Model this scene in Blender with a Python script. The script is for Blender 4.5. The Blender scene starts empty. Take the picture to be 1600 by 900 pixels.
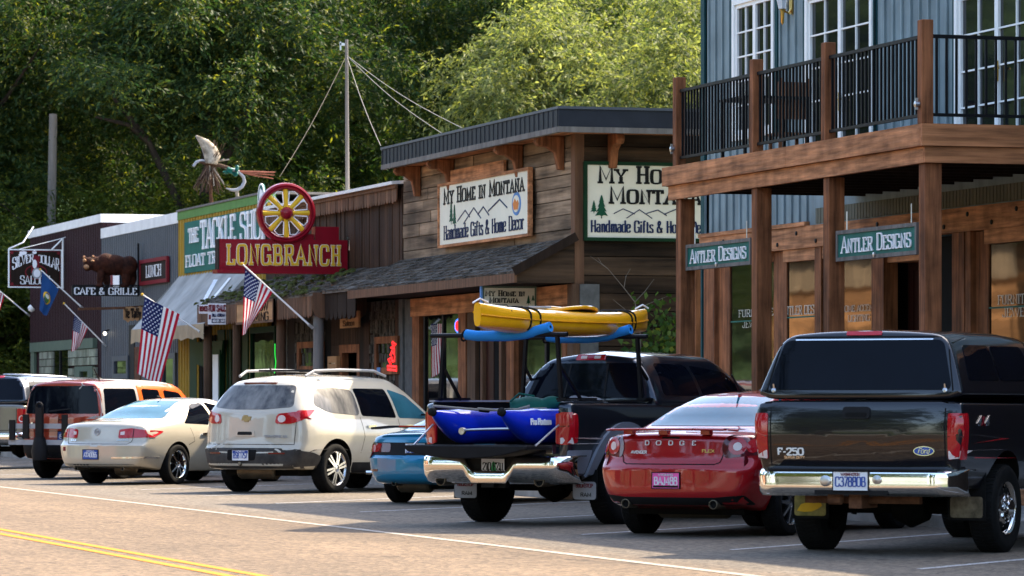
import bpy, bmesh, math, random
import numpy as np
from mathutils import Vector, Matrix, geometry
from mathutils.bvhtree import BVHTree
R = math.radians
random.seed(11); RNG = np.random.default_rng(11)
SC = bpy.context.scene
# ------------------------------------------------ camera, sky, sun, exposure
YAW = R(16.7); FPX = 6350.0; CAM_Z = 1.36; HZ = 630.0
cam_d = bpy.data.cameras.new('camera'); cam = bpy.data.objects.new('camera', cam_d)
SC.collection.objects.link(cam); SC.camera = cam
cam.location = (0, 0, CAM_Z); cam.rotation_euler = (R(90), 0, -YAW)
cam_d.sensor_width = 36.0; cam_d.lens = 36.0 * FPX / 1600.0
cam_d.shift_y = (HZ - 450.0) / 1600.0
cam_d.dof.use_dof = True; cam_d.dof.focus_distance = 50.0; cam_d.dof.aperture_fstop = 6.3
cam_d.clip_start = 0.5; cam_d.clip_end = 3000
SUN_EL = R(46.8); SUN_H = Vector((.912, .41, 0))          # the sun stands ahead and to the right, behind the shops
W = bpy.data.worlds.new('World'); SC.world = W; W.use_nodes = True
nt = W.node_tree; bg = nt.nodes['Background']
sky = nt.nodes.new('ShaderNodeTexSky'); sky.sky_type = 'NISHITA'; sky.sun_disc = False
sky.sun_elevation = SUN_EL; sky.sun_rotation = math.atan2(SUN_H.x, SUN_H.y)
sky.air_density = 1.0; sky.dust_density = 2.2; sky.ozone_density = .4
nt.links.new(sky.outputs[0], bg.inputs[0]); bg.inputs[1].default_value = 0.15
sd = bpy.data.lights.new('sun', 'SUN'); sun = bpy.data.objects.new('sun', sd); SC.collection.objects.link(sun)
sd.energy = 3.7; sd.angle = R(0.55); sd.color = (1.0, .84, .62)
sdir = Vector((SUN_H.x * math.cos(SUN_EL), SUN_H.y * math.cos(SUN_EL), math.sin(SUN_EL)))
sun.rotation_euler = sdir.to_track_quat('Z', 'Y').to_euler(); sun.location = sdir * 60
SC.view_settings.view_transform = 'Standard'; SC.view_settings.look = 'None'
SC.view_settings.exposure = 2.22
SC.cycles.use_denoising = True
SC.cycles.max_bounces = 8; SC.cycles.diffuse_bounces = 4; SC.cycles.glossy_bounces = 4
SC.cycles.sample_clamp_indirect = 6

# ------------------------------------------------ a pixel of the photograph as a point on a plane of the place
_c, _s = math.cos(YAW), math.sin(YAW)
def ray(px, py):
    a = (px - 800) / FPX; b = (HZ - py) / FPX
    return Vector((_s + a * _c, _c - a * _s, b))
def onX(px, py, X): d = ray(px, py); return Vector((0, 0, CAM_Z)) + d * (X / d.x)
def onY(px, py, Y): d = ray(px, py); return Vector((0, 0, CAM_Z)) + d * (Y / d.y)
def onZ(px, py, Z=0.0): d = ray(px, py); return Vector((0, 0, CAM_Z)) + d * ((Z - CAM_Z) / d.z)
def yX(px, X): return onX(px, 600, X).y
def xY(px, Y): return onY(px, 600, Y).x

# ------------------------------------------------ materials
MATS = {}
def mk(name, col, rough=.7, metal=0., var=.2, vs=4., bump=0., bs=30., grain=None, isl=0., col2=None,
       coat=0., spec=.12, stain=0., stains=1.2, emit=0., wet=0., det=6.):
    m = bpy.data.materials.new(name); m.use_nodes = True; MATS[name] = m
    n = m.node_tree.nodes; l = m.node_tree.links; b = n['Principled BSDF']
    b.inputs['Roughness'].default_value = rough; b.inputs['Metallic'].default_value = metal
    b.inputs['Specular IOR Level'].default_value = spec
    if coat: b.inputs['Coat Weight'].default_value = coat; b.inputs['Coat Roughness'].default_value = .03
    tc = n.new('ShaderNodeTexCoord'); mp = n.new('ShaderNodeMapping'); l.new(tc.outputs['Object'], mp.inputs[0])
    if grain: mp.inputs['Scale'].default_value = {'X': (.06, 1, 1), 'Y': (1, .06, 1), 'Z': (1, 1, .06)}[grain]
    nz = n.new('ShaderNodeTexNoise'); nz.inputs['Scale'].default_value = vs; nz.inputs['Detail'].default_value = det
    nz.inputs['Roughness'].default_value = .62; l.new(mp.outputs[0], nz.inputs[0])
    rp = n.new('ShaderNodeValToRGB'); l.new(nz.outputs['Fac'], rp.inputs[0])
    lo = [max(0, c * (1 - var)) for c in col]; hi = [min(1, c * (1 + var)) for c in (col2 or col)]
    rp.color_ramp.elements[0].position = .3; rp.color_ramp.elements[0].color = (*lo, 1)
    rp.color_ramp.elements[1].position = .7; rp.color_ramp.elements[1].color = (*hi, 1)
    out = rp.outputs[0]
    if isl:
        g = n.new('ShaderNodeNewGeometry'); mr = n.new('ShaderNodeMapRange'); l.new(g.outputs['Random Per Island'], mr.inputs[0])
        mr.inputs[3].default_value = 1 - isl; mr.inputs[4].default_value = 1 + isl
        mx = n.new('ShaderNodeVectorMath'); mx.operation = 'SCALE'; l.new(out, mx.inputs[0]); l.new(mr.outputs[0], mx.inputs['Scale']); out = mx.outputs[0]
    if stain:
        n2 = n.new('ShaderNodeTexNoise'); n2.inputs['Scale'].default_value = stains; n2.inputs['Detail'].default_value = 5
        l.new(tc.outputs['Object'], n2.inputs[0])
        r2 = n.new('ShaderNodeMapRange'); l.new(n2.outputs['Fac'], r2.inputs[0]); r2.inputs[1].default_value = .4; r2.inputs[2].default_value = .68
        r2.inputs[3].default_value = 1; r2.inputs[4].default_value = 1 - stain
        mx = n.new('ShaderNodeVectorMath'); mx.operation = 'SCALE'; l.new(out, mx.inputs[0]); l.new(r2.outputs[0], mx.inputs['Scale']); out = mx.outputs[0]
    l.new(out, b.inputs['Base Color'])
    if bump:
        n3 = n.new('ShaderNodeTexNoise'); n3.inputs['Scale'].default_value = bs; n3.inputs['Detail'].default_value = 4; l.new(mp.outputs[0], n3.inputs[0])
        bp = n.new('ShaderNodeBump'); bp.inputs['Strength'].default_value = bump; bp.inputs['Distance'].default_value = .02
        l.new(n3.outputs['Fac'], bp.inputs['Height']); l.new(bp.outputs[0], b.inputs['Normal'])
    if emit:
        b.inputs['Emission Color'].default_value = (*col, 1); b.inputs['Emission Strength'].default_value = emit
    return m
M = MATS
# woods
mk('red_cedar', (.225, .085, .036), .75, var=.62, vs=15, bump=.6, bs=22, grain='Z', isl=.18, stain=.42, stains=3.2)
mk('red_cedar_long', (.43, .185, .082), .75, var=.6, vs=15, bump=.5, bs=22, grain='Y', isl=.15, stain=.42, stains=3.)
mk('red_cedar_deep', (.34, .14, .06), .75, var=.6, vs=15, bump=.5, bs=22, grain='X', isl=.15, stain=.25)
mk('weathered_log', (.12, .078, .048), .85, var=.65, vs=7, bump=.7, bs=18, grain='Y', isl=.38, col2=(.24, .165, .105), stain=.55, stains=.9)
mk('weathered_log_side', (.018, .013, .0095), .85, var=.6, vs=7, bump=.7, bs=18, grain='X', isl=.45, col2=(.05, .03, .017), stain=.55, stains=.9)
mk('brown_board', (.045, .023, .013), .8, var=.45, vs=10, bump=.5, bs=25, grain='Z', isl=.35, stain=.3)
mk('brown_trim', (.12, .062, .035), .8, var=.4, vs=10, bump=.4, bs=25, grain='Z', isl=.25)
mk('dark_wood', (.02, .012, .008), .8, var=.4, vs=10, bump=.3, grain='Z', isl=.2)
mk('bare_log', (.1, .056, .033), .8, var=.35, vs=9, bump=.5, grain='Z', stain=.35)
mk('grey_pole_wood', (.15, .135, .12), .85, var=.3, vs=9, bump=.4, grain='Z')
mk('shingle', (.105, .09, .075), .9, var=.35, vs=14, bump=.5, isl=.45, stain=.4)
mk('moss', (.045, .05, .012), .95, var=.5, vs=8, bump=.6)
mk('bark_siding', (.07, .06, .048), .9, var=.6, vs=16, bump=1., bs=14, isl=.45)
mk('orange_board', (.38, .2, .09), .7, var=.25, vs=8, grain='Y')
# metals, paints
mk('maroon_metal', (.026, .0095, .012), .6, var=.15, vs=2, bump=.03)
mk('slate_metal', (.055, .063, .076), .5, var=.15, vs=2, bump=.03, spec=.4)
mk('yellow_metal', (.33, .2, .025), .6, var=.15, vs=3, stain=.15)
mk('black_metal', (.004, .004, .005), .5, var=.2, spec=.15)
mk('charcoal_metal', (.02, .023, .03), .5, var=.15, vs=3)
mk('white_paint', (.82, .81, .78), .5, var=.05)
mk('white_coping', (.75, .74, .72), .5, var=.08, stain=.15)
mk('green_paint', (.09, .2, .05), .6, var=.15)
mk('dark_green', (.005, .03, .011), .5, var=.15)
mk('teal_board', (.009, .11, .088), .55, var=.2, vs=6, stain=.12)
mk('teal_trim', (.01, .05, .055), .6, var=.2)
mk('sage_paint', (.09, .12, .085), .6, var=.12)
mk('blue_siding', (.215, .275, .29), .65, var=.2, vs=5, grain='Z', stain=.25, stains=1.6, bump=.15, isl=.1)
mk('tan_siding', (.13, .125, .09), .7, var=.12, vs=3, grain='Z')
mk('crimson', (.2, .004, .012), .35, var=.1, coat=.3)
mk('barn_red', (.16, .012, .018), .55, var=.15)
mk('gold_paint', (.62, .36, .02), .45, var=.1)
mk('cream', (.74, .69, .55), .55, var=.04, stain=.06)
mk('navy_paint', (.012, .022, .07), .5, var=.1)
mk('near_black', (.005, .005, .005), .6, var=.2, spec=.2)
mk('pine_paint', (.01, .07, .035), .6, var=.1)
mk('brass', (.6, .38, .1), .3, metal=1, var=.05)
mk('steel', (.5, .5, .5), .35, metal=1, var=.1)
mk('silver_paint', (.3, .3, .31), .45, var=.1)
mk('rust', (.1, .045, .024), .85, var=.4, vs=12)
mk('rust_white', (.34, .27, .19), .75, var=.4, vs=9, col2=(.42, .36, .28), stain=.6, stains=5)
mk('copper_rod', (.22, .075, .045), .7, var=.3); mk('hackle_rod', (.085, .05, .032), .8, var=.5, isl=.5)
mk('awning_cloth', (.34, .33, .31), .85, var=.15, vs=2, stain=.3, bump=.15, bs=6)
mk('valance_cloth', (.36, .27, .17), .85, var=.1, stain=.2)
mk('flag_red', (.45, .012, .03), .8, var=.05)
mk('flag_white', (.8, .78, .74), .8, var=.04)
mk('flag_blue', (.013, .02, .09), .8, var=.06)
mk('flag_royal', (.02, .07, .2), .8, var=.1)
for _f in ('flag_red', 'flag_white', 'flag_blue', 'flag_royal'):
    _n = MATS[_f].node_tree; _b = _n.nodes['Principled BSDF']; _o = _n.nodes['Material Output']
    _t = _n.nodes.new('ShaderNodeBsdfTranslucent'); _x = _n.nodes.new('ShaderNodeMixShader'); _x.inputs[0].default_value = .35
    _n.links.new(_b.inputs['Base Color'].links[0].from_socket, _t.inputs[0])
    _n.links.new(_b.outputs[0], _x.inputs[1]); _n.links.new(_t.outputs[0], _x.inputs[2]); _n.links.new(_x.outputs[0], _o.inputs[0])
mk('stone', (.09, .09, .085), .85, var=.3, vs=5, bump=.6, bs=9)
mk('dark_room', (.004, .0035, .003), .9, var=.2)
mk('red_brown_door', (.025, .006, .004), .5, var=.3, grain='Z')
mk('wire', (.22, .2, .17), .6, var=.1)
mk('bear_fur', (.012, .006, .004), .8, var=.6, vs=7, col2=(.042, .012, .006), bump=.8, bs=30)
mk('bear_tan', (.3, .16, .08), .8, var=.3, vs=20)
mk('letter_white', (.8, .78, .78), .5, var=.03)
mk('window_letter', (.62, .58, .5), .6, var=.08)
mk('neon_red', (1., .03, .03), .4, emit=.32, var=0)
mk('neon_blue', (.05, .2, 1.), .4, emit=.5, var=0)
mk('neon_green', (.05, 1., .1), .4, emit=.16, var=0)
mk('lit_bulb', (1., .85, .6), .4, emit=2.2, var=0)
mk('lantern_glass', (.6, .62, .66), .15, var=.1)
def glass_mat(name, col=(.012, .014, .015), rough=.03, ior=1.6, spec=.5):
    m = mk(name, col, rough, var=.25, vs=1.5, spec=spec); m.node_tree.nodes['Principled BSDF'].inputs['IOR'].default_value = ior
    n = m.node_tree.nodes; l = m.node_tree.links                      # panes are never quite flat
    tc = n.new('ShaderNodeTexCoord'); nz = n.new('ShaderNodeTexNoise'); nz.inputs['Scale'].default_value = 1.3
    bp = n.new('ShaderNodeBump'); bp.inputs['Strength'].default_value = .022; bp.inputs['Distance'].default_value = .05
    l.new(tc.outputs['Object'], nz.inputs[0]); l.new(nz.outputs['Fac'], bp.inputs['Height']); l.new(bp.outputs[0], n['Principled BSDF'].inputs['Normal'])
    return m
glass_mat('shop_glass', (.004, .004, .004)); glass_mat('house_glass', (.008, .01, .012), ior=1.4)

# ------------------------------------------------ objects
ORIG = {}
def tag(o, label=None, cat=None, group=None, kind=None):
    if label: o['label'] = label
    if cat: o['category'] = cat
    if group: o['group'] = group
    if kind: o['kind'] = kind
    return o
def thing(name, label, cat, loc=(0, 0, 0), rz=0., group=None, local=False):
    o = bpy.data.objects.new(name, None); SC.collection.objects.link(o)
    o.empty_display_size = .3; o.location = loc; o.rotation_euler = (0, 0, rz)
    ORIG[o.name] = Vector((0, 0, 0)) if local else Vector(loc)
    return tag(o, label, cat, group)
def link_mesh(name, me, parent=None, loc=None):
    o = bpy.data.objects.new(name, me); SC.collection.objects.link(o)
    if parent is not None: o.parent = parent; ORIG[o.name] = ORIG.get(parent.name, Vector())
    elif loc is not None: o.location = loc; ORIG[o.name] = Vector(loc)
    return o
def lerp(a, b, t): return a + (b - a) * t
def frame(n, up=Vector((0, 0, 1))):
    n = Vector(n).normalized()
    if abs(n.dot(up)) > .99: up = Vector((0, 1, 0))
    u = up.cross(n).normalized(); return u, n.cross(u), n
class MB:
    def __init__(s): s.v = []; s.f = []; s.m = []; s.sm = []
    def add(s, vs, fs, mi=0, sm=False):
        k = len(s.v); s.v += [tuple(v) for v in vs]
        for f in fs: s.f.append([i + k for i in f]); s.m.append(mi); s.sm.append(sm)
        return s
    def box(s, x0, x1, y0, y1, z0, z1, mi=0):
        x0, x1 = min(x0, x1), max(x0, x1); y0, y1 = min(y0, y1), max(y0, y1); z0, z1 = min(z0, z1), max(z0, z1)
        return s.add([(x0, y0, z0), (x1, y0, z0), (x1, y1, z0), (x0, y1, z0), (x0, y0, z1), (x1, y0, z1), (x1, y1, z1), (x0, y1, z1)],
                     [(3, 2, 1, 0), (4, 5, 6, 7), (0, 1, 5, 4), (1, 2, 6, 5), (2, 3, 7, 6), (3, 0, 4, 7)], mi)
    def beam(s, p, q, w, h, up=(0, 0, 1), mi=0):
        p = Vector(p); q = Vector(q); u, v, n = frame(q - p, Vector(up))
        vs = [c + u * a * w / 2 + v * b * h / 2 for c in (p, q) for a, b in ((-1, -1), (1, -1), (1, 1), (-1, 1))]
        return s.add(vs, [(3, 2, 1, 0), (4, 5, 6, 7), (0, 1, 5, 4), (1, 2, 6, 5), (2, 3, 7, 6), (3, 0, 4, 7)], mi)
    def prism(s, poly, o, u, v, depth, mi=0, bevel=0.):
        o = Vector(o); u = Vector(u); v = Vector(v); n = u.cross(v).normalized()
        a = sum(poly[i][0] * poly[(i + 1) % len(poly)][1] - poly[(i + 1) % len(poly)][0] * poly[i][1] for i in range(len(poly)))
        if a < 0: poly = poly[::-1]
        k = len(poly); F_ = [o + u * x + v * y + n * depth for x, y in poly]; B_ = [o + u * x + v * y for x, y in poly]
        return s.add(F_ + B_, [list(range(k)), list(range(2 * k - 1, k - 1, -1))] + [(i, k + i, k + (i + 1) % k, (i + 1) % k) for i in range(k)], mi)
    def tube(s, path, r, n=8, mi=0, cap=True, closed=False):
        P = [Vector(p) for p in path]; k = len(P); rs = r if isinstance(r, (list, tuple)) else [r] * k
        vs = []; pu = None
        for i in range(k):
            a = P[(i - 1) % k] if (i or closed) else P[0]; b = P[(i + 1) % k] if (i < k - 1 or closed) else P[-1]
            t = (b - a).normalized()
            if pu is None: u, v, _ = frame(t)
            else: u = (pu - t * pu.dot(t)).normalized(); v = t.cross(u)
            pu = u
            for j in range(n): th = 2 * math.pi * j / n; vs.append(P[i] + (u * math.cos(th) + v * math.sin(th)) * rs[i])
        fs = [(i * n + j, i * n + (j + 1) % n, ((i + 1) % k) * n + (j + 1) % n, ((i + 1) % k) * n + j) for i in range(k if closed else k - 1) for j in range(n)]
        s.add(vs, fs, mi, True)
        if cap and not closed: s.add(vs[:n], [list(range(n - 1, -1, -1))], mi); s.add(vs[-n:], [list(range(n))], mi)
        return s
    def lathe(s, prof, o, axis, n=24, mi=0):
        o = Vector(o); u, v, w = frame(axis); k = len(prof); vs = []
        for r, t in prof:
            for j in range(n): th = 2 * math.pi * j / n; vs.append(o + w * t + (u * math.cos(th) + v * math.sin(th)) * max(r, 1e-4))
        return s.add(vs, [(i * n + j, i * n + (j + 1) % n, (i + 1) * n + (j + 1) % n, (i + 1) * n + j) for i in range(k - 1) for j in range(n)], mi, True)
    def grid(s, fn, nu, nv, mi=0, sm=True, mfn=None):
        vs = [fn(i / nu, j / nv) for j in range(nv + 1) for i in range(nu + 1)]; k = len(s.v)
        s.v += [tuple(p) for p in vs]
        for j in range(nv):
            for i in range(nu):
                a = k + j * (nu + 1) + i; s.f.append([a, a + 1, a + nu + 2, a + nu + 1]); s.sm.append(sm)
                s.m.append(mfn((i + .5) / nu, (j + .5) / nv) if mfn else mi)
        return s
    def build(s, name, mats, parent=None, loc=None, sharp=35, bevel=0.):
        o_ = ORIG.get(parent.name, Vector()) if parent is not None else (Vector(loc) if loc is not None else Vector())
        me = bpy.data.meshes.new(name); me.from_pydata([(a - o_.x, b - o_.y, c - o_.z) for a, b, c in s.v], [], s.f)
        if isinstance(mats, str): mats = [mats]
        for m in mats: me.materials.append(MATS[m])
        me.polygons.foreach_set('material_index', s.m); me.polygons.foreach_set('use_smooth', [True] * len(s.f) if any(s.sm) else [False] * len(s.f))
        me.update()
        if any(s.sm): me.set_sharp_from_angle(angle=R(sharp))
        o = link_mesh(name, me, parent, loc)
        if bevel:
            b = o.modifiers.new('bevel', 'BEVEL'); b.width = bevel; b.segments = 2; b.limit_method = 'ANGLE'
        return o

# ------------------------------------------------ lettering: every glyph is a few pen strokes, so signs can have slab serifs
GL = {
'A': '.72 L0,0 .36,1 .72,0|L.13,.34 .59,.34', 'B': '.66 L.1,0 .1,1|S.1,1 .42,1 .58,.95 .58,.57 .42,.52 .1,.52|S.1,.52 .46,.52 .66,.46 .66,.05 .46,0 .1,0',
'C': '.64 S.62,.7 .58,1 .34,1 .02,1 0,.5 .02,0 .34,0 .58,0 .64,.3', 'D': '.68 L.1,0 .1,1|S.1,1 .4,1 .68,.96 .68,.04 .4,0 .1,0',
'E': '.6 L.1,0 .1,1|L.1,1 .55,1 .55,.78|L.1,.52 .4,.52|L.1,0 .6,0 .6,.24', 'F': '.56 L.1,0 .1,1|L.1,1 .55,1 .55,.76|L.1,.5 .42,.5',
'G': '.68 S.62,.72 .58,1 .34,1 .02,1 0,.5 .02,0 .34,0 .5,0 .62,.16|L.4,.44 .64,.44 .64,.02', 'H': '.7 L.1,0 .1,1|L.6,0 .6,1|L.1,.52 .6,.52',
'I': '.2 L.1,0 .1,1', 'J': '.5 S.4,1 .4,.3 .38,0 .06,0 0,.3', 'K': '.68 L.1,0 .1,1|L.6,1 .12,.44|L.28,.62 .64,0', 'L': '.58 L.1,1 .1,0|L.1,0 .56,0 .56,.26',
'M': '.92 L.1,0 .1,1 .46,.2 .82,1 .82,0', 'N': '.74 L.1,0 .1,1 .64,0 .64,1', 'O': '.72 C.36,1 .06,1 0,.7 0,.3 .06,0 .66,0 .72,.3 .72,.7 .66,1',
'P': '.62 L.1,0 .1,1|S.1,1 .44,1 .62,.97 .62,.5 .44,.46 .1,.46', 'Q': '.72 C.36,1 .06,1 0,.7 0,.3 .06,0 .66,0 .72,.3 .72,.7 .66,1|L.42,.3 .74,-.06',
'R': '.68 L.1,0 .1,1|S.1,1 .44,1 .62,.97 .62,.54 .44,.5 .1,.5|L.36,.5 .66,0', 'S': '.62 S.58,.72 .54,1 .3,1 .02,1 .0,.6 .3,.54 .62,.46 .62,.0 .3,0 .04,0 0,.3',
'T': '.68 L.34,0 .34,1|L0,.76 0,1 .68,1 .68,.76', 'U': '.7 S.1,1 .1,.4 .1,0 .6,0 .6,.4 .6,1', 'V': '.68 L0,1 .34,0 .68,1', 'W': '.96 L0,1 .24,0 .48,.85 .72,0 .96,1',
'X': '.66 L0,0 .66,1|L0,1 .66,0', 'Y': '.68 L0,1 .34,.46 .68,1|L.34,.46 .34,0', 'Z': '.6 L.02,.78 .02,1 .58,1 .02,0 .6,0 .6,.22',
'&': '.72 S.7,0 .2,.58 .1,.8 .2,1 .36,1 .46,.82 .3,.6 .02,.42 .02,0 .3,0 .5,.04 .66,.42', '-': '.36 L.04,.45 .32,.45', '.': '.14 L.07,0 .07,.08', "'": '.14 L.07,.8 .07,1',
'*': '.3 L.08,.45 .22,.45', ',': '.14 L.07,-.1 .07,.08', ' ': '.34 ',
'0': '.6 C.3,1 .05,1 0,.7 0,.3 .05,0 .55,0 .6,.3 .6,.7 .55,1', '1': '.34 L.04,.8 .2,1 .2,0', '2': '.58 S.02,.74 .06,1 .3,1 .56,1 .56,.62 .02,.06 .02,0|L.02,0 .58,0',
'3': '.58 S.04,.9 .1,1 .5,1 .56,.56 .24,.54|S.24,.54 .58,.52 .58,0 .1,0 .02,.14', '4': '.6 L.46,0 .46,1 .02,.3 .6,.3', '5': '.58 L.54,1 .08,1 .06,.56|S.06,.56 .4,.64 .58,.5 .58,0 .1,0 .02,.12',
'6': '.6 S.54,.94 .3,1.04 .0,.9 .0,.0 .3,0 .6,0 .6,.58 .3,.58 .04,.5', '7': '.56 L.02,1 .54,1 .2,0', '8': '.6 C.3,1 .08,1 .04,.6 .3,.53 .56,.6 .52,1|C.3,.53 .0,.5 .02,0 .3,0 .58,0 .6,.5', '9': '.6 S.06,.06 .3,-.04 .6,.1 .6,1 .3,1 0,1 0,.42 .3,.42 .56,.5',
'a': '.5 S.06,.6 .1,.68 .42,.68 .42,.5 .42,0|S.42,.4 .04,.42 .0,.0 .3,0 .42,.12', 'b': '.5 L.08,1 .08,0|S.08,.6 .2,.68 .5,.68 .5,0 .2,0 .08,.08', 'c': '.46 S.44,.5 .4,.68 .22,.68 .0,.66 0,0 .22,0 .4,0 .46,.2',
'd': '.52 L.44,1 .44,0|S.44,.6 .3,.68 .0,.68 .0,0 .3,0 .44,.08', 'e': '.48 S.02,.36 .46,.36 .46,.68 .24,.68 .0,.68 0,0 .24,0 .42,0 .46,.16', 'f': '.36 S.36,.94 .3,1.02 .16,1 .14,.7 .14,0|L.0,.66 .32,.66',
'g': '.5 S.44,.6 .3,.68 .0,.68 .0,.04 .3,.04 .44,.14|S.44,.68 .44,-.1 .4,-.28 .06,-.26', 'h': '.54 L.1,0 .1,1|S.1,.54 .2,.68 .44,.7 .44,.4 .44,0', 'i': '.2 L.1,0 .1,.66|L.1,.84 .1,.96', 'k': '.5 L.1,0 .1,1|L.44,.66 .12,.3|L.2,.4 .48,0',
'l': '.2 L.1,0 .1,1', 'm': '.82 L.1,0 .1,.68|S.1,.54 .2,.68 .42,.7 .42,.4 .42,0|S.42,.54 .52,.68 .74,.7 .74,.4 .74,0', 'n': '.54 L.1,0 .1,.68|S.1,.54 .2,.68 .44,.7 .44,.4 .44,0',
'o': '.5 C.25,.68 .02,.68 0,.34 .02,0 .48,0 .5,.34 .48,.68', 'p': '.5 L.08,.68 .08,-.28|S.08,.6 .2,.68 .5,.68 .5,0 .2,0 .08,.08', 'r': '.4 L.1,0 .1,.68|S.1,.5 .2,.68 .3,.68 .4,.6', 's': '.42 S.4,.56 .36,.68 .2,.68 .0,.66 .04,.38 .4,.32 .42,0 .2,0 .04,0 0,.14',
't': '.36 S.14,.92 .14,.3 .14,0 .3,0 .36,.08|L.0,.66 .32,.66', 'u': '.54 S.1,.68 .1,.3 .1,0 .36,0 .44,.14|L.44,.68 .44,0', 'v': '.5 L0,.68 .25,0 .5,.68', 'w': '.74 L0,.68 .18,0 .37,.6 .56,0 .74,.68', 'y': '.5 L0,.68 .25,.06|L.5,.68 .14,-.28',
}
_GC = {}
def glyph(ch):
    if ch in _GC: return _GC[ch]
    d = GL.get(ch) or GL.get(ch.upper()) or GL[' ']
    w, _, rest = d.partition(' '); st = []
    for q in rest.split('|'):
        if len(q) < 3: continue
        k = q[0]; pts = [tuple(float(t) for t in p.split(',')) for p in q[1:].split()]
        for _i in range(2 if k in 'SC' else 0):
            np_ = []; n = len(pts)
            for i in range(n if k == 'C' else n - 1):
                a, b = pts[i], pts[(i + 1) % n]
                np_ += [(a[0] * .75 + b[0] * .25, a[1] * .75 + b[1] * .25), (a[0] * .25 + b[0] * .75, a[1] * .25 + b[1] * .75)]
            pts = np_ if k == 'C' else [pts[0]] + np_ + [pts[-1]]
        st.append((k, pts))
    _GC[ch] = (float(w), st); return _GC[ch]
def stroke2d(pts, closed, pv, ph):
    k = len(pts); L_ = []; R_ = []
    for i in range(k):
        a = pts[i - 1] if (i or closed) else pts[0]; b = pts[(i + 1) % k] if (i < k - 1 or closed) else pts[-1]; c = pts[i]
        def nrm(p, q):
            dx, dy = q[0] - p[0], q[1] - p[1]; l = math.hypot(dx, dy) or 1; return -dy / l, dx / l
        n1 = nrm(a, c) if a != c else nrm(c, b); n2 = nrm(c, b) if b != c else n1
        nx, ny = n1[0] + n2[0], n1[1] + n2[1]; l = math.hypot(nx, ny) or 1; nx /= l; ny /= l
        m = min(1.22, 1 / max(.4, nx * n1[0] + ny * n1[1]))
        L_.append((c[0] + nx * pv * m, c[1] + ny * ph * m)); R_.append((c[0] - nx * pv * m, c[1] - ny * ph * m))
    return L_, R_
def text(mb, s, o, u, v, h, width=None, pen=(.07, .05), serif=.0, track=.12, caps=None, warp=None, depth=.012, align='c', mi=0, slant=0.):
    """o = centre (align c) or left end of the baseline; u, v = unit directions; small letters become small capitals when caps is set"""
    o = Vector(o); u = Vector(u).normalized(); v = Vector(v).normalized(); n = u.cross(v).normalized()
    items = []; x = 0.
    for ch in s:
        sc = 1.
        if caps and ch.islower(): ch = ch.upper(); sc = caps
        w, st = glyph(ch); items.append((x, sc, st)); x += w * sc + track
    tot = (x - track) * h; kx = (width / tot) if width else 1.
    x0 = {'c': -tot * kx / 2, 'l': 0, 'r': -tot * kx}[align]; lay = 0
    def put(x_, y_, z_):
        X, Y = x0 + (x_ + slant * y_) * h * kx, y_ * h
        if warp: X, Y = warp(X, Y)
        return o + u * X + v * Y + n * z_
    for gx, sc, st in items:
        for k, pts in st:
            P = [(gx + a * sc, b * sc) for a, b in pts]; closed = k == 'C'
            L_, R_ = stroke2d(P, closed, pen[0] / min(2.6, max(kx, .55)) , pen[1]); z = depth + (lay % 7) * .0006; lay += 1; m = len(P)
            F_ = [put(a, b, z) for a, b in L_] + [put(a, b, z) for a, b in R_]; B_ = [put(a, b, 0) for a, b in L_] + [put(a, b, 0) for a, b in R_]
            seg = range(m if closed else m - 1); fs = []
            for i in seg:
                j = (i + 1) % m
                fs += [(i, m + i, m + j, j), (i, j, 2 * m + j, 2 * m + i), (m + j, m + i, 3 * m + i, 3 * m + j)]
            if not closed: fs += [(0, 2 * m, 3 * m, m), (m - 1, 2 * m - 1, 4 * m - 1, 3 * m - 1)]
            mb.add(F_ + B_, fs, mi)
            if serif and not closed:
                for e, e2 in ((P[0], P[1]), (P[-1], P[-2])):
                    if abs(e[1] - e2[1]) > 1.2 * abs(e[0] - e2[0]) and (abs(e[1]) < .03 or abs(e[1] - sc) < .03 or (sc == 1 and abs(e[1] - .68) < .03 and k == 'L')):
                        z = depth + (lay % 7) * .0006; lay += 1; t = pen[1] * 1.15; yc = e[1] + (t if e[1] < .3 else -t) * .3
                        q = [(e[0] - serif, yc - t), (e[0] + serif, yc - t), (e[0] + serif, yc + t), (e[0] - serif, yc + t)]
                        mb.add([put(a, b, z) for a, b in q] + [put(a, b, 0) for a, b in q], [(0, 1, 2, 3), (0, 4, 5, 1), (1, 5, 6, 2), (2, 6, 7, 3), (3, 7, 4, 0)], mi)
    return mb
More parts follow.
